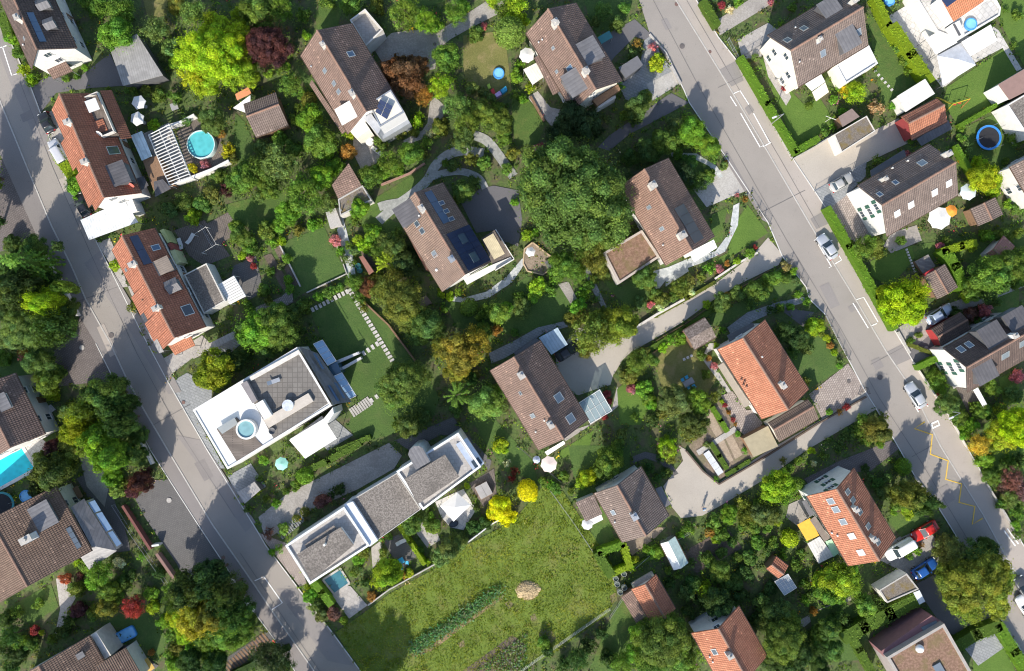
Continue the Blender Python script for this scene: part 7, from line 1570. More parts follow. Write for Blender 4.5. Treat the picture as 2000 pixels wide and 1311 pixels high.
# ================================================================== planting
P__ = '''
22 75 16 bgn|32 104 14 mg|46 135 15 yg|60 155 14 yg|10 45 14 yg|70 150 10 mg|225 66 38 bgn|230 18 34 mg loose|190 12 22 mg|168 5 16 mg|300 58 32 bg loose|375 25 30 bg loose|345 8 22 ol|330 92 20 bg|337 124 14 bgn|320 108 14 bg
405 105 62 yt|450 85 48 yt|465 140 40 yg|380 140 38 yt|420 60 40 yg|400 165 30 yg|470 25 22 yg|488 45 18 mg|520 84 50 pu|415 235 30 blu|426 258 9 ye ball|444 294 17 ye|376 328 13 ye|400 322 12 pk|365 235 14 bg|340 190 18 mg loose|310 185 16 mg|285 178 14 ol|255 175 16 mg|300 245 14 yg|432 262 10 or
442 370 17 pu loose|412 380 20 ol|470 345 35 mg|455 312 12 ol|495 330 30 mg loose|395 398 20 blu|360 395 22 blu loose|330 410 18 blu|375 425 18 yg|470 365 20 lg|425 345 16 mg|165 133 8 bgn|130 155 9 mg|150 148 8 mg|212 175 9 mg|90 222 7 rd
143 362 20 bgn|150 388 12 bgn|238 518 1 mg|225 518 14 yg|258 600 14 ol|236 505 10 bgn
505 20 40 mg|545 15 30 mg loose|592 30 20 mg|598 70 12 bgn|545 132 18 mg|565 165 24 mg loose|525 145 12 bgn|562 130 10 bgn|603 195 16 ol ball|604 228 28 bgn|585 210 14 mg|625 272 36 mg|580 235 16 mg|640 300 16 bgn|565 100 14 mg|590 185 12 mg|612 175 10 mg
685 8 26 mg|640 5 18 mg loose|735 15 18 ol|790 20 36 mg|828 38 26 bgn|850 50 20 bgn|890 24 24 mg|870 110 32 mg|905 12 16 bgn|960 0 16 yg|930 65 18 mg|995 62 34 lg ball|985 18 24 mg|1005 18 30 yg loose|944 52 9 pk|1025 40 14 yg
795 150 40 br|762 135 28 br|815 125 26 br|828 185 22 or loose|780 120 18 br loose|862 165 26 yg loose|892 205 28 bg|912 240 30 mg loose|940 215 26 mg|970 235 30 mg|905 272 26 blu|985 268 18 mg|858 250 20 ol|815 235 18 yg|812 258 12 ol|960 190 12 bg|945 180 14 bg|920 170 16 bg|975 210 16 mg|990 330 14 mg|1000 300 16 ol
745 280 20 mg loose|780 262 14 ol|800 300 28 mg|762 318 26 mg|722 345 24 mg|832 278 16 mg|830 300 14 ol|680 296 17 or|652 325 20 bgn|625 345 28 bgn|590 378 40 mg loose|545 320 40 bg loose|515 290 22 bg|572 292 20 mg|640 398 22 bg|560 415 26 bgn|525 365 26 mg|505 385 16 bg|700 405 24 bgn|690 432 12 mg|750 340 14 bgn|780 335 12 bgn|670 258 10 bgn|685 262 12 yg|735 330 12 mg|840 260 12 wf|545 270 16 mg
905 372 24 blu|925 355 16 blu|890 390 12 ol|920 312 18 ol loose|945 318 16 mg|1005 395 10 bgn|885 325 14 blu|870 320 10 mg
1180 20 22 blu loose|1205 45 18 blu|1165 40 14 blu|1220 15 14 mg|1015 125 12 bgn|1008 150 16 bgn|1035 172 14 yg loose|1005 185 14 mg|1022 195 12 bgn|1245 85 12 or loose|1235 105 12 bg|1283 123 20 yt|1275 92 12 pk loose|1252 98 10 bg|1210 172 14 bgn
1245 208 28 blu|1262 190 18 blu|1185 232 12 bg loose|1220 225 14 mg|1240 235 16 blu|1130 235 44 dk|1090 265 30 dk|1165 255 20 dk|1120 380 107 big full|1180 452 44 ol loose|1160 500 22 ol|1175 480 20 ol loose
1320 245 22 bg|1352 250 30 bgn|1385 285 26 bgn|1365 270 24 bgn|1300 275 28 mg|1262 292 24 blu|1232 305 22 blu|1395 305 16 mg|1335 275 20 mg|1350 235 16 mg|1280 300 18 blu|1335 340 26 dk loose|1365 355 22 blu loose|1345 320 20 blu|1385 345 16 mg|1415 325 11 bg|1418 318 6 or|1455 390 9 or|1440 382 6 pk|1325 300 14 mg
1672 180 24 yg loose|1655 175 16 ye|1712 210 18 tan loose|1755 90 14 mg|1765 118 14 mg|1772 140 12 bgn|1580 207 9 mg ball|1540 165 9 bgn|1533 172 8 rd|1628 195 11 bgn|1640 170 10 bgn|1612 258 10 mg|1626 248 9 bgn|1645 218 9 bgn|1715 312 14 mg|1770 300 8 pk|1778 276 8 mg|1745 205 10 bgn|1475 112 9 bg ball|1505 5 8 pk|1525 45 8 bgn|1548 15 10 mg|1410 10 9 rd|1425 18 10 wf|1440 5 12 bgn
1925 345 32 yt|1912 318 18 yt|1940 365 22 yg|1965 335 13 mg ball|1987 266 22 mg|1988 30 14 mg|1980 90 10 mg loose|1965 20 8 mg loose|1892 285 14 bg spiky|1878 270 12 mg|1885 305 12 mg|1990 405 16 mg|1968 400 12 bgn|1905 350 14 mg|1965 315 9 mg|1878 250 10 bgn
40 512 42 lg cone|62 480 26 blu|25 478 22 blu|30 565 44 dg|85 592 34 yt|50 640 46 bg|102 640 40 dg loose|130 600 24 blu|20 660 32 bg|128 560 18 mg|75 705 34 blu|90 745 30 mg|98 770 18 yg|110 615 26 dg loose|5 600 30 dg|60 560 26 mg|10 530 24 blu|100 545 20 dg|45 690 14 or|42 698 10 pk|64 710 10 yg|70 775 14 dg|112 725 20 blu|110 480 14 dg|135 640 18 dg|5 700 18 mg
205 772 44 blu|150 832 36 ye2|196 862 42 bgn|165 800 28 mg|232 822 34 dg|142 870 30 ol|215 895 36 bgn|245 875 28 dg|105 875 26 pu|270 850 22 blu|180 835 26 mg|260 895 26 blu|175 770 22 dg|125 805 20 bg|245 785 22 dg|280 885 16 dg|135 795 14 ol
415 722 44 ye3|450 705 26 dg|430 740 18 mg|500 645 44 bgn|540 640 46 mg|565 655 26 mg|520 675 28 blu|480 650 26 blu|575 610 22 blu|545 610 22 mg|590 600 18 mg|530 615 18 bgn|592 645 10 blu|642 572 15 mg|662 563 13 mg|600 592 14 mg|622 580 12 bgn|480 690 18 blu loose
470 460 24 mg|485 480 18 mg|460 440 16 mg|520 450 20 ol|545 440 16 bgn|530 475 14 bgn|560 505 12 bgn|548 520 10 bg|562 545 12 bgn|550 470 12 yg|500 490 14 blu|472 500 10 yg|515 565 16 mg|485 600 12 mg|525 590 12 ol|565 565 12 bgn|580 450 14 ol|610 440 14 bgn|625 435 12 bgn|480 590 10 mg|530 530 12 mg|495 520 8 rd|488 505 8 pk
655 470 14 pk|665 490 12 bgn|672 505 14 bg|680 480 12 bgn|692 490 12 bg|700 470 14 yg|712 480 16 yg|725 460 16 bgn|735 450 14 bgn|690 515 12 mg|720 445 12 mg|750 470 20 blu|770 485 26 blu|758 515 30 yg spiky|785 515 28 dg|740 490 22 mg|690 550 22 mg|700 580 18 mg|720 560 22 br|735 545 20 ol loose|710 600 14 ol
780 585 46 ol|765 555 34 ol|805 610 32 ol loose|830 635 36 blu|815 655 24 blu|790 620 30 ol|850 640 22 blu|745 570 26 ol loose|860 450 1 mg|800 500 22 dg|770 460 18 mg|862 575 10 yg|878 580 12 yg|895 570 10 bgn
895 690 44 ol2|925 670 36 ol2|865 680 26 ol2 loose|890 720 30 ol2|940 650 22 mg|968 645 14 or|975 625 14 yg|915 600 19 mg ball|975 610 24 lg|955 605 18 mg|940 615 16 mg|868 606 10 mg|990 600 14 bgn|1005 650 10 mg|860 565 8 yg
785 750 54 mg2|770 775 36 mg2|810 735 34 mg2|800 832 28 blu|780 830 20 mg|825 815 18 blu|892 772 30 mg spiky|890 800 16 blu|950 785 40 lg|935 800 24 bg|965 770 22 mg|920 740 16 dg|985 800 12 bg|930 730 12 ol loose
1030 460 14 yg|1045 455 10 bgn|1100 520 34 mg|1128 535 22 mg loose|1085 540 18 bgn|1050 560 20 yg|1042 578 18 bgn|1075 565 18 mg|1020 602 22 bg|1015 580 14 mg|1110 620 12 ol ball|1165 510 28 ol loose|1180 535 16 ol|1260 540 26 mg2|1270 555 16 ol|1130 600 20 bgn|1140 575 16 bgn|1150 560 14 mg|1118 660 1 mg|1155 650 42 ol loose|1215 630 38 ol3|1200 655 28 ol3|1135 620 22 ol loose|1175 620 24 ol3|1145 680 22 ol loose|1160 545 12 mg|1165 585 10 bg|1135 500 14 mg
1330 562 22 ol loose|1345 550 16 ol|1295 585 20 ol|1280 575 16 mg|1385 525 15 bgn|1370 540 12 ol|1405 525 10 pk|1350 570 10 wf|1465 495 12 bgn|1475 483 6 rd|1440 510 9 yg|1420 515 8 or|1420 575 7 or|1445 562 7 ye|1390 600 12 mg|1410 590 22 bg|1440 575 18 blu|1480 570 24 mg|1510 545 20 mg|1465 595 14 blu|1535 520 12 dry|1290 600 10 wf|1315 580 12 mg|1250 590 14 bg|1270 595 10 pk|1500 560 14 mg|1380 595 10 yg
1330 660 16 bgn|1400 675 8 yg|1412 645 10 bgn|1310 665 14 bgn|1295 680 12 yg|1245 708 26 mg loose|1228 735 20 ol|1235 760 14 pk|1258 760 20 bgn|1272 790 16 bgn|1265 780 16 mg|1318 785 36 bg|1345 770 20 bg loose|1366 785 26 bgn|1395 775 15 ol|1357 830 32 dg2|1348 850 18 ol loose|1304 870 22 yg|1300 880 18 ol|1395 715 9 pk|1385 700 8 or|1370 695 12 mg|1240 730 10 yg|1275 820 16 dg|1215 850 14 bg|1205 870 16 mg|1240 815 12 mg|1380 730 12 mg|1275 705 16 mg|1255 690 16 ol|1185 770 10 rd|1190 785 8 rd|1180 815 8 rd|1416 792 6 rd|1424 806 6 or|1432 820 6 rd|1437 829 5 or|1410 784 6 yg|1441 848 7 bgn|1455 880 9 bgn|1398 936 8 bgn|1380 868 9 bg|1290 810 14 ol
1592 636 22 yg|1600 650 14 ol|1560 660 26 dg|1535 650 24 dg|1575 680 18 blu|1548 690 16 blu|1615 660 10 yg|1622 675 9 or|1630 690 9 yg|1640 705 8 bg|1575 590 12 bgn|1545 600 10 bgn|1525 600 12 mg|1505 605 14 dg|1560 575 10 bgn|1550 530 10 bgn|1535 545 12 mg|1555 550 10 bg|1500 545 10 mg|1575 745 12 ol|1640 715 8 bgn
1765 592 44 yt2|1785 570 34 yt2|1745 575 30 yt2|1780 610 30 yt2|1750 615 26 yt2|1940 540 44 bgn2|1965 520 36 mg|1905 565 26 mg|1930 570 24 blu|1985 540 26 mg|1995 500 22 mg|1890 578 16 yg|1690 485 26 mg loose|1710 478 18 ol|1720 495 14 ol|1700 470 14 bgn|1895 615 16 pul|1925 605 16 pk|1870 615 16 dg|1910 630 12 mg|1945 590 14 blu|1795 655 9 mg|1780 665 9 mg|1960 465 22 mg|1930 460 16 bgn|1900 480 14 yg|1760 470 12 mg|1990 455 14 mg|1850 470 12 mg|1835 480 10 pk
1830 742 22 mg|1840 760 16 bgn|1850 792 26 bg|1870 815 20 mg|1895 830 20 bgn|1920 805 22 mg|1990 830 48 yt2|1965 850 34 yg|1915 868 26 gold|1880 825 16 blu|1940 760 18 mg|1980 770 20 blu|1990 735 16 pk|1832 770 7 rd|1860 730 8 bgn|1905 795 14 mg|1955 800 16 mg|1885 850 14 bgn|1870 785 10 blu
1712 842 30 ol|1690 825 20 lg|1675 845 18 mg|1655 850 18 blu|1725 815 14 ol|1640 870 14 blu|1610 890 12 mg|1585 880 10 yg|1560 900 12 mg|1590 905 8 wf|1620 860 10 blu|1695 860 14 mg|1545 915 12 mg|1530 900 10 ol|1720 870 10 bgn|1640 805 9 or|1655 795 9 rd|1620 805 8 bgn
96 925 44 pine|72 948 24 pine|118 905 32 pine|84 900 24 pine|216 932 22 bgn|205 905 18 yg|272 945 26 pu|258 960 16 pu|285 925 16 pu|228 958 18 lg|240 945 14 ol|212 885 16 mg
128 1132 15 rb|192 1120 28 mg loose|168 1105 16 mg|156 1125 11 pu|145 1150 18 ol|210 1155 24 mg|235 1140 20 dg|258 1186 24 rd|152 1192 18 pu|66 1232 12 rd|80 1236 7 yg|205 1190 24 ol|185 1200 18 mg|295 1160 16 bgn|275 1088 10 bgn|232 1100 14 wf|150 1098 10 yg|225 1165 18 mg|300 1185 16 yg|180 1140 16 bgn|255 1125 14 dg|310 1120 14 dg
365 1150 40 dg|345 1170 24 dg|410 1130 38 dk|440 1160 34 dg|380 1210 44 ye4|345 1205 26 yg|360 1235 26 yg|420 1200 36 ol|455 1195 38 dg|440 1240 38 mg|470 1235 28 mg|428 1263 17 lg ball|400 1250 24 mg|345 1265 18 ol|380 1270 20 bgn|410 1275 20 mg|320 1215 18 bgn|335 1240 16 mg|480 1215 22 dg|390 1165 30 dg|330 1150 14 mg|465 1150 20 blu|490 1240 14 mg
20 1245 24 dg loose|30 1280 22 dg|40 1255 18 mg|125 1235 18 dg|135 1215 18 dg|10 1210 20 dg|5 1265 20 dg|60 1260 16 blu|100 1250 12 mg|30 1200 16 mg loose|75 1180 14 mg|330 1280 14 mg|295 1275 8 or|20 1300 20 dg|370 1300 30 dg|420 1300 28 dg|340 1300 18 bgn|520 1285 36 dk|550 1300 26 dk
595 930 18 bgn ball|578 948 14 mg|560 960 10 mg|540 985 12 bgn|520 975 10 mg|628 978 19 pul|665 956 15 dg|648 965 12 dg|595 1000 11 ol ball|578 1012 9 ol ball|525 1043 15 pul|553 1033 14 lg|545 1072 12 bgn|530 1078 9 bgn|500 960 14 yg|485 995 12 mg|505 935 10 mg|515 900 12 bgn
755 1122 34 yg2|740 1135 20 yg2|770 1110 20 yg2|700 1095 14 bgn|710 1080 14 ol|748 1080 12 ol|605 1165 16 bgn|615 1185 18 bg|628 1200 16 bg|650 1200 17 pul|670 1212 11 bgn|600 1150 12 yg|690 1120 10 mg|715 1140 12 dg|725 1165 12 or|800 1020 26 mg2|825 1005 18 mg2|845 1030 20 mg|838 1010 12 bgn|875 1075 24 bg|895 1060 22 bg|860 1090 20 bg|925 1030 18 dg|945 1020 16 dg|800 1120 12 yg|833 1098 10 yg|790 1125 10 or|700 1110 12 blu|760 1048 9 mg|820 1075 10 mg|910 935 1 mg|912 950 8 yg|930 995 8 bg
980 990 28 yef|965 1005 18 yef|1000 1010 14 yef|985 1012 18 yef|1030 958 22 yef ball|1036 965 18 yef|975 870 18 yg|985 880 10 yg|990 905 10 wf|1005 920 12 rd2|1000 935 10 rd2
1148 932 22 yt|1135 945 14 yg|1187 905 34 mg|1200 890 22 mg|1170 920 18 mg|1085 955 14 mg|1075 945 12 bgn|1100 930 14 mg|1305 880 18 yg|1310 895 14 ol|1290 895 14 dg|1270 915 14 dg|1300 925 14 blu|1285 935 10 blu|1060 940 12 mg|1115 960 10 mg
1280 1080 18 bgn|1265 1075 12 bgn|1235 1110 10 yg|1240 1095 10 yg|1395 1020 20 lg|1425 1006 22 bgn|1410 1045 16 mg|1345 1032 16 mg|1330 1045 10 bgn|1400 1055 12 yg|1385 1040 14 or|1460 1012 22 ol|1450 985 18 ol loose|1490 1005 24 bg|1472 1028 18 mg|1450 1030 14 mg|1375 1090 14 bg loose|1350 1100 12 blu|1410 1080 14 mg|1430 1060 14 blu|1410 1115 24 mg|1385 1095 16 mg|1375 1150 20 yg loose|1400 1130 18 mg|1355 1140 20 dg|1340 1160 18 blu|1430 1140 22 blu|1445 1165 18 dg|1400 1180 34 dg|1430 1195 22 blu|1370 1175 18 dg|1465 1090 18 blu|1455 1120 18 dg|1310 1140 14 dg|1325 1125 12 mg|1345 1195 16 dg|1480 1060 16 mg|1440 1090 12 mg|1305 1115 10 mg
1295 1262 58 mg3|1325 1285 40 mg3|1265 1290 38 mg|1255 1245 28 bgn|1310 1230 34 mg3|1280 1215 24 mg|1240 1275 24 bgn|1345 1255 24 blu|1215 1300 26 mg|1190 1290 20 dg|1150 1260 20 dg loose|1130 1290 24 dg loose|1060 1255 16 mg|1070 1275 14 dg|1175 1240 14 dg|1340 1310 30 mg|1100 1300 20 dg
1520 950 34 yg2|1505 965 24 yg2|1535 970 20 bgn|1560 945 14 mg ball|1548 960 10 mg|1543 1052 19 yt ball|1500 1030 14 mg|1510 1060 14 mg|1565 1080 12 mg|1530 1085 12 bgn|1480 985 14 mg|1508 1008 22 bg|1500 1075 14 blu|1520 1020 10 yg
1765 912 18 bgn ball|1772 970 30 ol|1790 960 24 ol|1755 985 18 mg|1800 985 26 dg|1830 984 20 dg cone|1725 962 20 blu|1715 945 14 blu|1735 935 12 bg|1775 1000 16 yg|1745 1000 10 bgn|1700 930 10 bg|1690 915 10 dg|1856 1076 30 olb|1844 1060 17 olb|1874 1084 26 olb|1836 1078 14 mg|1800 1065 8 or|1790 1075 12 bgn|1775 1085 12 mg
1905 1140 60 ol4|1935 1110 44 ol4|1880 1165 40 ol4|1940 1165 42 ol4|1860 1130 34 ol4|1905 1085 36 blu|1930 1075 28 dg|1960 1130 28 ol4|1895 1190 32 ol4|1950 1190 26 ol4|1905 1110 36 ol4
1640 1135 40 yg3|1660 1120 26 bgn|1615 1155 32 bgn|1600 1135 20 yg3|1665 1145 24 bgn|1695 1185 24 lg|1680 1170 16 mg|1640 1165 20 bgn|1555 1105 14 mg|1570 1140 14 mg|1585 1165 14 blu|1590 1195 10 or|1575 1175 12 bgn|1720 1180 18 dg
1530 1250 46 mg|1510 1290 34 dg|1555 1290 36 dg|1520 1195 28 blu|1500 1220 24 blu|1545 1215 24 mg|1620 1230 26 blu|1595 1245 20 mg|1640 1205 20 blu loose|1590 1280 24 dg|1630 1270 24 blu|1600 1305 24 dg|1490 1180 20 blu|1505 1150 16 dg|1660 1225 16 dg|1570 1250 18 dg|1480 1210 16 dg
1922 898 20 bgn|1940 930 22 mg|1930 880 16 mg|1980 935 24 pul|1995 960 20 pul|1965 955 16 pul|1975 975 22 bg|1990 1000 20 mg|1955 985 14 mg|1990 900 18 dg|1970 900 16 mg|1985 1025 12 bgn|1990 1045 14 mg
'''
COLS.update({'wf': ((.36, .38, .30), 'white-flowering'), 'dry': ((.20, .17, .07), 'dry yellowish'), 'big': ((.058, .118, .034), 'lush green'), 'blu': ((.062, .112, .034), 'deep green'), 'bg': ((.085, .135, .048), 'grey-green'), 'bgn': ((.095, .19, .026), 'bright green'), 'mg': ((.075, .135, .028), 'green'), 'ye2': ((.17, .19, .018), 'yellowish green'), 'ye3': ((.13, .16, .016), 'yellow-tipped green'), 'ye4': ((.20, .20, .025), 'yellowish olive'),
             'ol2': ((.135, .135, .026), 'orange-tipped olive'), 'ol3': ((.115, .15, .026), 'olive green'), 'mg2': ((.075, .125, .034), 'mid green'), 'mg3': ((.075, .13, .030), 'leafy green'), 'yt2': ((.19, .27, .012), 'bright lime'), 'bgn2': ((.075, .165, .03), 'rich green'), 'pul': ((.11, .058, .068), 'dusky purple'),
             'pine': ((.052, .075, .022), 'dark bronze-green'), 'rb': ((.19, .055, .04), 'red-brown'), 'yg2': ((.15, .235, .020), 'yellow-green'), 'yg3': ((.14, .245, .022), 'fresh yellow-green'), 'yef': ((.36, .37, .010), 'lemon yellow'), 'dg2': ((.06, .09, .026), 'dark leafy'), 'gold': ((.24, .21, .04), 'dull golden'), 'yt': ((.185, .25, .016), 'lime yellow'), 'ye': ((.25, .25, .018), 'yellow'), 'or': ((.20, .12, .035), 'orange-tinged'), 'rd': ((.19, .035, .045), 'crimson'), 'rd2': ((.11, .02, .022), 'dark red'), 'olb': ((.12, .135, .055), 'greyish olive'), 'ol4': ((.115, .160, .030), 'olive green')})
for tok in P__.replace('\n', '|').split('|'):
    f = tok.split()
    if len(f) < 4 or float(f[2]) < 3: continue
    col = f[3]; kind = f[4] if len(f) > 4 else 'round'
    if kind == 'round' and R.random() < .22 and float(f[2]) < 40: kind = 'loose'
    plant(float(f[0]), float(f[1]), float(f[2]), col, kind)
SHADE_TREES = [(-60, 330, 45, 'mg', 10), (-52, 425, 40, 'dg', 9), (650, 1405, 48, 'mg', 9), (715, 1400, 50, 'mg2', 8), (598, 1395, 38, 'dg', 8)]  # unseen trees beyond the frame, added only to cast shade on street and meadow
for x, y, rp, c, z in SHADE_TREES: plant(x, y, rp, c, 'round', z); HZ[x, y] = z
HZ.update({(40, 512): 9, (30, 565): 9, (85, 592): 8, (102, 640): 8, (128, 560): 7, (110, 480): 7, (205, 772): 8.5, (150, 832): 7.5, (196, 862): 8, (232, 822): 8.5, (215, 895): 8, (245, 785): 7, (165, 800): 8, (365, 1150): 9, (410, 1130): 9.5, (440, 1160): 9.5, (455, 1195): 9, (420, 1200): 9, (345, 1170): 7.5, (330, 1150): 6, (1772, 970): 6.5, (1790, 960): 6.5, (1712, 842): 5, (1800, 985): 6.5, (785, 750): 7, (1245, 208): 5, (272, 945): 6, (1120, 380): 9.5})
protos(); R.seed(99)
HEDGES = [([(1449, 113), (1500, 201), (1556, 295), (1597, 271)], 1.15, 1.7, 'bgn', 'long L-shaped clipped hedge round the lawn of the grey-brown house'), ([(1712, -5), (1738, 48), (1752, 62)], 1.2, 2.0, 'yg', 'upper stretch of hedge between the grey-brown house and the villa'), ([(1748, 52), (1782, 105), (1816, 155)], 1.9, 2.2, 'yg', 'thick yellowish hedge between the villa terrace and stepping-stone lawn'),
          ([(1878, 244), (1958, 199)], .8, 1.3, 'bgn', 'narrow hedge along the grey wall by the trampoline'), ([(1619, 408), (1660, 480), (1716, 580), (1748, 640)], 1.25, 1.8, 'bgn', 'long clipped hedge along the main road behind the parked silver hatchback'), ([(1796, 717), (1839, 696)], 1.1, 1.4, 'bgn', 'short box hedge in front of the white gable by the red-fronted garage'),
          ([(1846, 492), (1868, 520), (1880, 560)], 1.8, 2.0, 'bgn', 'curved clipped hedge beside the square brown shed'), ([(1846, 490), (1880, 480), (1905, 475)], 1.3, 2.0, 'yg', 'upper arm of the curved hedge by the pinkish-tiled shed'), ([(1376, 4), (1400, 45)], 1.4, 1.6, 'mg', 'clipped hedge beside the gravel path at the top of the road'), ([(110, 300), (135, 338)], 1.8, 1.5, 'yg', 'chunky hedge block behind the silver-white people carrier'),
          ([(2, 30), (14, 70)], 1.6, 1.8, 'mg', 'hedge piece at the left of the white corner house'), ([(595, 922), (640, 900), (700, 868)], 1.1, 1.3, 'mg', 'loose hedge along the gravel drive below the big white awning'), ([(612, 1140), (628, 1158), (644, 1180)], 1.3, 1.6, 'bgn', 'hedge beside the dark teal pool'), ([(778, 1026), (800, 1060), (828, 1102)], .7, 1.8, 'yg', 'narrow straight hedge dividing two paved terraces'),
          ([(1172, 1080), (1216, 1065)], 1.2, 2.2, 'bgn', 'upper side of the square hedge enclosure at the meadow corner'), ([(1219, 1068), (1230, 1105)], 1.2, 2.2, 'yg', 'right side of the square hedge enclosure at the meadow corner'), ([(1170, 1085), (1192, 1122)], 1.6, 2.2, 'mg', 'left side of the square hedge enclosure at the meadow corner'), ([(1196, 1122), (1228, 1108)], 1.0, 2.0, 'yg', 'lower side of the square hedge enclosure'),
          ([(1655, 1245), (1690, 1225), (1740, 1200), (1790, 1172)], 2.3, 2.2, 'mg', 'thick hedge between the pink building and the moss-roofed garage'), ([(1658, 1232), (1680, 1270), (1705, 1315)], 1.3, 2.0, 'mg', 'hedge going down beside the pink building'), ([(1868, 1265), (1910, 1240), (1950, 1225)], 2.0, 1.8, 'mg', 'wide hedge above the slate patio, bottom right corner'), ([(1955, 1225), (1985, 1275), (2015, 1325)], 1.7, 1.8, 'bgn', 'wide hedge along the street in the bottom right corner'),
          ([(1420, 927), (1440, 915), (1463, 901)], .7, .5, 'mg', 'low row of plants along the lower edge of the vegetable beds'), ([(1390, 868), (1405, 891), (1419, 914)], .9, .6, 'mg', 'low bean row beside the silver cold frame'), ([(1393, 798), (1408, 822), (1420, 841)], .9, .7, 'bgn', 'low lettuce-green hedge row in the vegetable beds'), ([(720, 855), (660, 880)], .9, 1.2, 'mg', 'short hedge at the top of the gravel drive'), ([(1820, 690), (1775, 672)], .6, .8, 'ol', 'low planted strip between the two driveways'), ([(560, 1268), (450, 1320)], 1.0, 1.2, 'dg', 'dark hedge along the timber stair at the bottom edge'),
          ([(1870, 285), (1905, 345)], .8, 1.5, 'bgn', 'narrow hedge between the four-skylight house and the trampoline lawn'), ([(1290, 1080), (1230, 1112)], .6, .9, 'mg', 'thin hedge line above the rain barrels'), ([(1280, 618), (1345, 582), (1395, 552)], .6, .6, 'ol', 'low flower border on the upper side of the lane'), ([(1254, 690), (1338, 642), (1397, 602), (1460, 564), (1528, 526)], .8, .7, 'mg', 'long low border of shrubs on the lower side of the lane')]
for px, w, h, c, l in HEDGES: hedge(px, w, h, c, l)
build_plants()

# ---- what nobody could count
from mathutils import noise as NZ
R.seed(21)
b = MB()
for i in range(60000):
    x, y = R.uniform(-28, 17), R.uniform(-57, -22)
    if not inside([((p[0] - CX) * S, (CY - p[1]) * S) for p in MEAD], x, y): continue
    t = .35 + 1.1 * NZ.noise(Vector((x * .22, y * .22, 0))) + .5 * NZ.noise(Vector((x * 1.3, y * 1.3, 5)))
    k = R.uniform(.7, 1.3); t = min(1, max(0, t)); g2 = NZ.noise(Vector((x * .6 + 9, y * .6, 2)))
    if g2 < -.35 and R.random() < .6: continue
    c = (.078 + .068 * t, .116 + .052 * t, .013 + .012 * t)
    if R.random() < .06 + .25 * max(0, NZ.noise(Vector((x * .25, y * .25, 11)))): c = (.17, .155, .06)
    sz = 1 + .8 * max(0, g2)
    leaf(b, Vector((x, y, R.uniform(.10, .28 + .2 * t))), rdir(1.3), R.uniform(.05, .13) * sz, tuple(v * k for v in c))
o = b.build('meadow_grass', LEAF); o['kind'] = 'stuff'
b = MB(); path = [(805, 1268), (835, 1248), (880, 1220), (925, 1185), (978, 1152)]
for i in range(2600):
    t = R.random() * 3.999; k = int(t); A_, B_ = G(path[k]), G(path[k + 1]); p = A_.lerp(B_, t - k) + Vector((R.gauss(0, .55), R.gauss(0, .55), R.uniform(.2, .7)))
    leaf(b, p, rdir(.9), R.uniform(.10, .24), tuple(v * R.uniform(.7, 1.4) for v in (.085, .16, .085)))
for i in range(1800):
    x, y = R.uniform(930, 1030), R.uniform(1225, 1311); p = G((x, y)); 
    if y < 1330 - (x - 900) * .75 or y > 1400 - (x - 930) * 1.0: continue
    leaf(b, p + UP * R.uniform(.2, .5), rdir(.9), R.uniform(.09, .22), tuple(v * R.uniform(.7, 1.4) for v in ((.13, .18, .13) if R.random() < .5 else (.06, .12, .03))))
o = b.build('vegetable_plants', LEAF); o['kind'] = 'stuff'
BARE = speckle((.17, .13, .07), (.27, .21, .12), (.10, .13, .03), 3, patch=.6)
for q in ([(1052, 1238), (1060, 1228), (1078, 1232), (1086, 1246), (1074, 1258), (1058, 1254)], [(985, 1178), (996, 1172), (1004, 1182), (994, 1190)], [(1035, 1205), (1044, 1198), (1050, 1210), (1040, 1216)], [(1190, 1165), (1202, 1156), (1206, 1172), (1194, 1180)], [(895, 1255), (906, 1250), (908, 1262), (898, 1266)]): sheet('soil', q, BARE, 2, False)
sheet('straw_strip', [(800, 1275), (840, 1262), (905, 1215), (985, 1160), (980, 1170), (900, 1228), (845, 1270), (808, 1284)], speckle((.22, .15, .08), (.34, .24, .13), (.10, .12, .03), 3, patch=.7), 3, False)
b = MB(); cnt = 0
PAL = [(.05, .095, .022), (.075, .13, .028), (.11, .18, .03), (.04, .075, .025), (.10, .12, .035), (.07, .115, .05)]
FLW = [(.55, .08, .12), (.6, .35, .04), (.6, .55, .5), (.45, .15, .35), (.6, .5, .05)]
boxes = [(min(q[0] for q in P), max(q[0] for q in P), min(q[1] for q in P), max(q[1] for q in P), P) for P in EXCL]
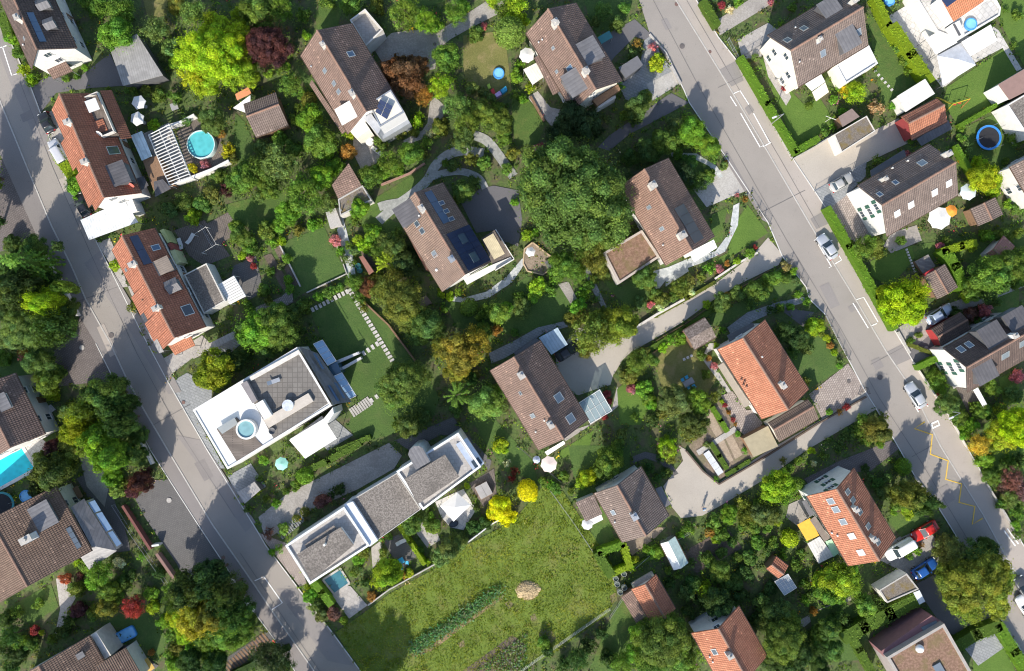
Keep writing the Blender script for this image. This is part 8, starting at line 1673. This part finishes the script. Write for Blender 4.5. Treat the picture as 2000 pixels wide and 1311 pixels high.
for i in range(19000):
    x, y = R.uniform(-83, 83), R.uniform(-56, 56)
    if any(a0 <= x <= a1 and b0 <= y <= b1 and inside(P, x, y) for a0, a1, b0, b1, P in boxes): continue
    cnt += 1; r = R.uniform(.25, .75); base = PAL[int((math.sin(x * .21 + 1.7 * math.sin(y * .17)) + 1) * 1.5 + R.random() * 3) % 6]; kk = R.uniform(.7, 1.3); fl = R.random() < .035; fc = R.choice(FLW)
    for q in range(9):
        d = rdir(.6); c = fc if fl and R.random() < .45 else base
        leaf(b, Vector((x, y, .05)) + Vector((d.x * r, d.y * r, abs(d.z) * r * .9)), d, R.uniform(.10, .22), tuple(v * kk * R.uniform(.75, 1.25) for v in c))
o = b.build('ground_cover', LEAF); o['kind'] = 'stuff'
print('clumps', cnt, 'plants', len(PLANTS), 'leaves', len(b.f))

# ================================================================== light and camera
AZ = Vector((.29, .957, 0)).normalized(); EL = math.radians(35.5)       # the way shadows fall, the sun's height
d = Vector((AZ.x * math.cos(EL), AZ.y * math.cos(EL), -math.sin(EL)))
sl = bpy.data.lights.new('sun', 'SUN'); sl.energy = 4.2; sl.angle = math.radians(.6); sl.color = (1.0, .93, .82)
so = bpy.data.objects.new('sun', sl); so.rotation_euler = d.to_track_quat('-Z', 'Y').to_euler(); so.location = (0, 0, 60); COL.objects.link(so)
w = bpy.data.worlds.new('World'); SC.world = w; w.use_nodes = True; t = w.node_tree; bg = t.nodes['Background']
sk = t.nodes.new('ShaderNodeTexSky'); sk.sky_type = 'NISHITA'; sk.sun_disc = False; sk.sun_elevation = EL; sk.sun_rotation = math.atan2(-AZ.x, -AZ.y); t.links.new(sk.outputs[0], bg.inputs[0]); bg.inputs[1].default_value = .15
cam = bpy.data.cameras.new('camera'); cam.lens = LENS; cam.sensor_width = 36; cam.clip_end = 5000
co = bpy.data.objects.new('camera', cam); co.location = (0, 0, H); COL.objects.link(co); SC.camera = co
SC.view_settings.view_transform = 'Standard'; SC.view_settings.look = 'None'; SC.view_settings.exposure = .68; SC.view_settings.gamma = 1
SC.cycles.pixel_filter_type = 'BLACKMAN_HARRIS'; SC.cycles.filter_width = 1.1; SC.cycles.max_bounces = 6; SC.cycles.transparent_max_bounces = 8
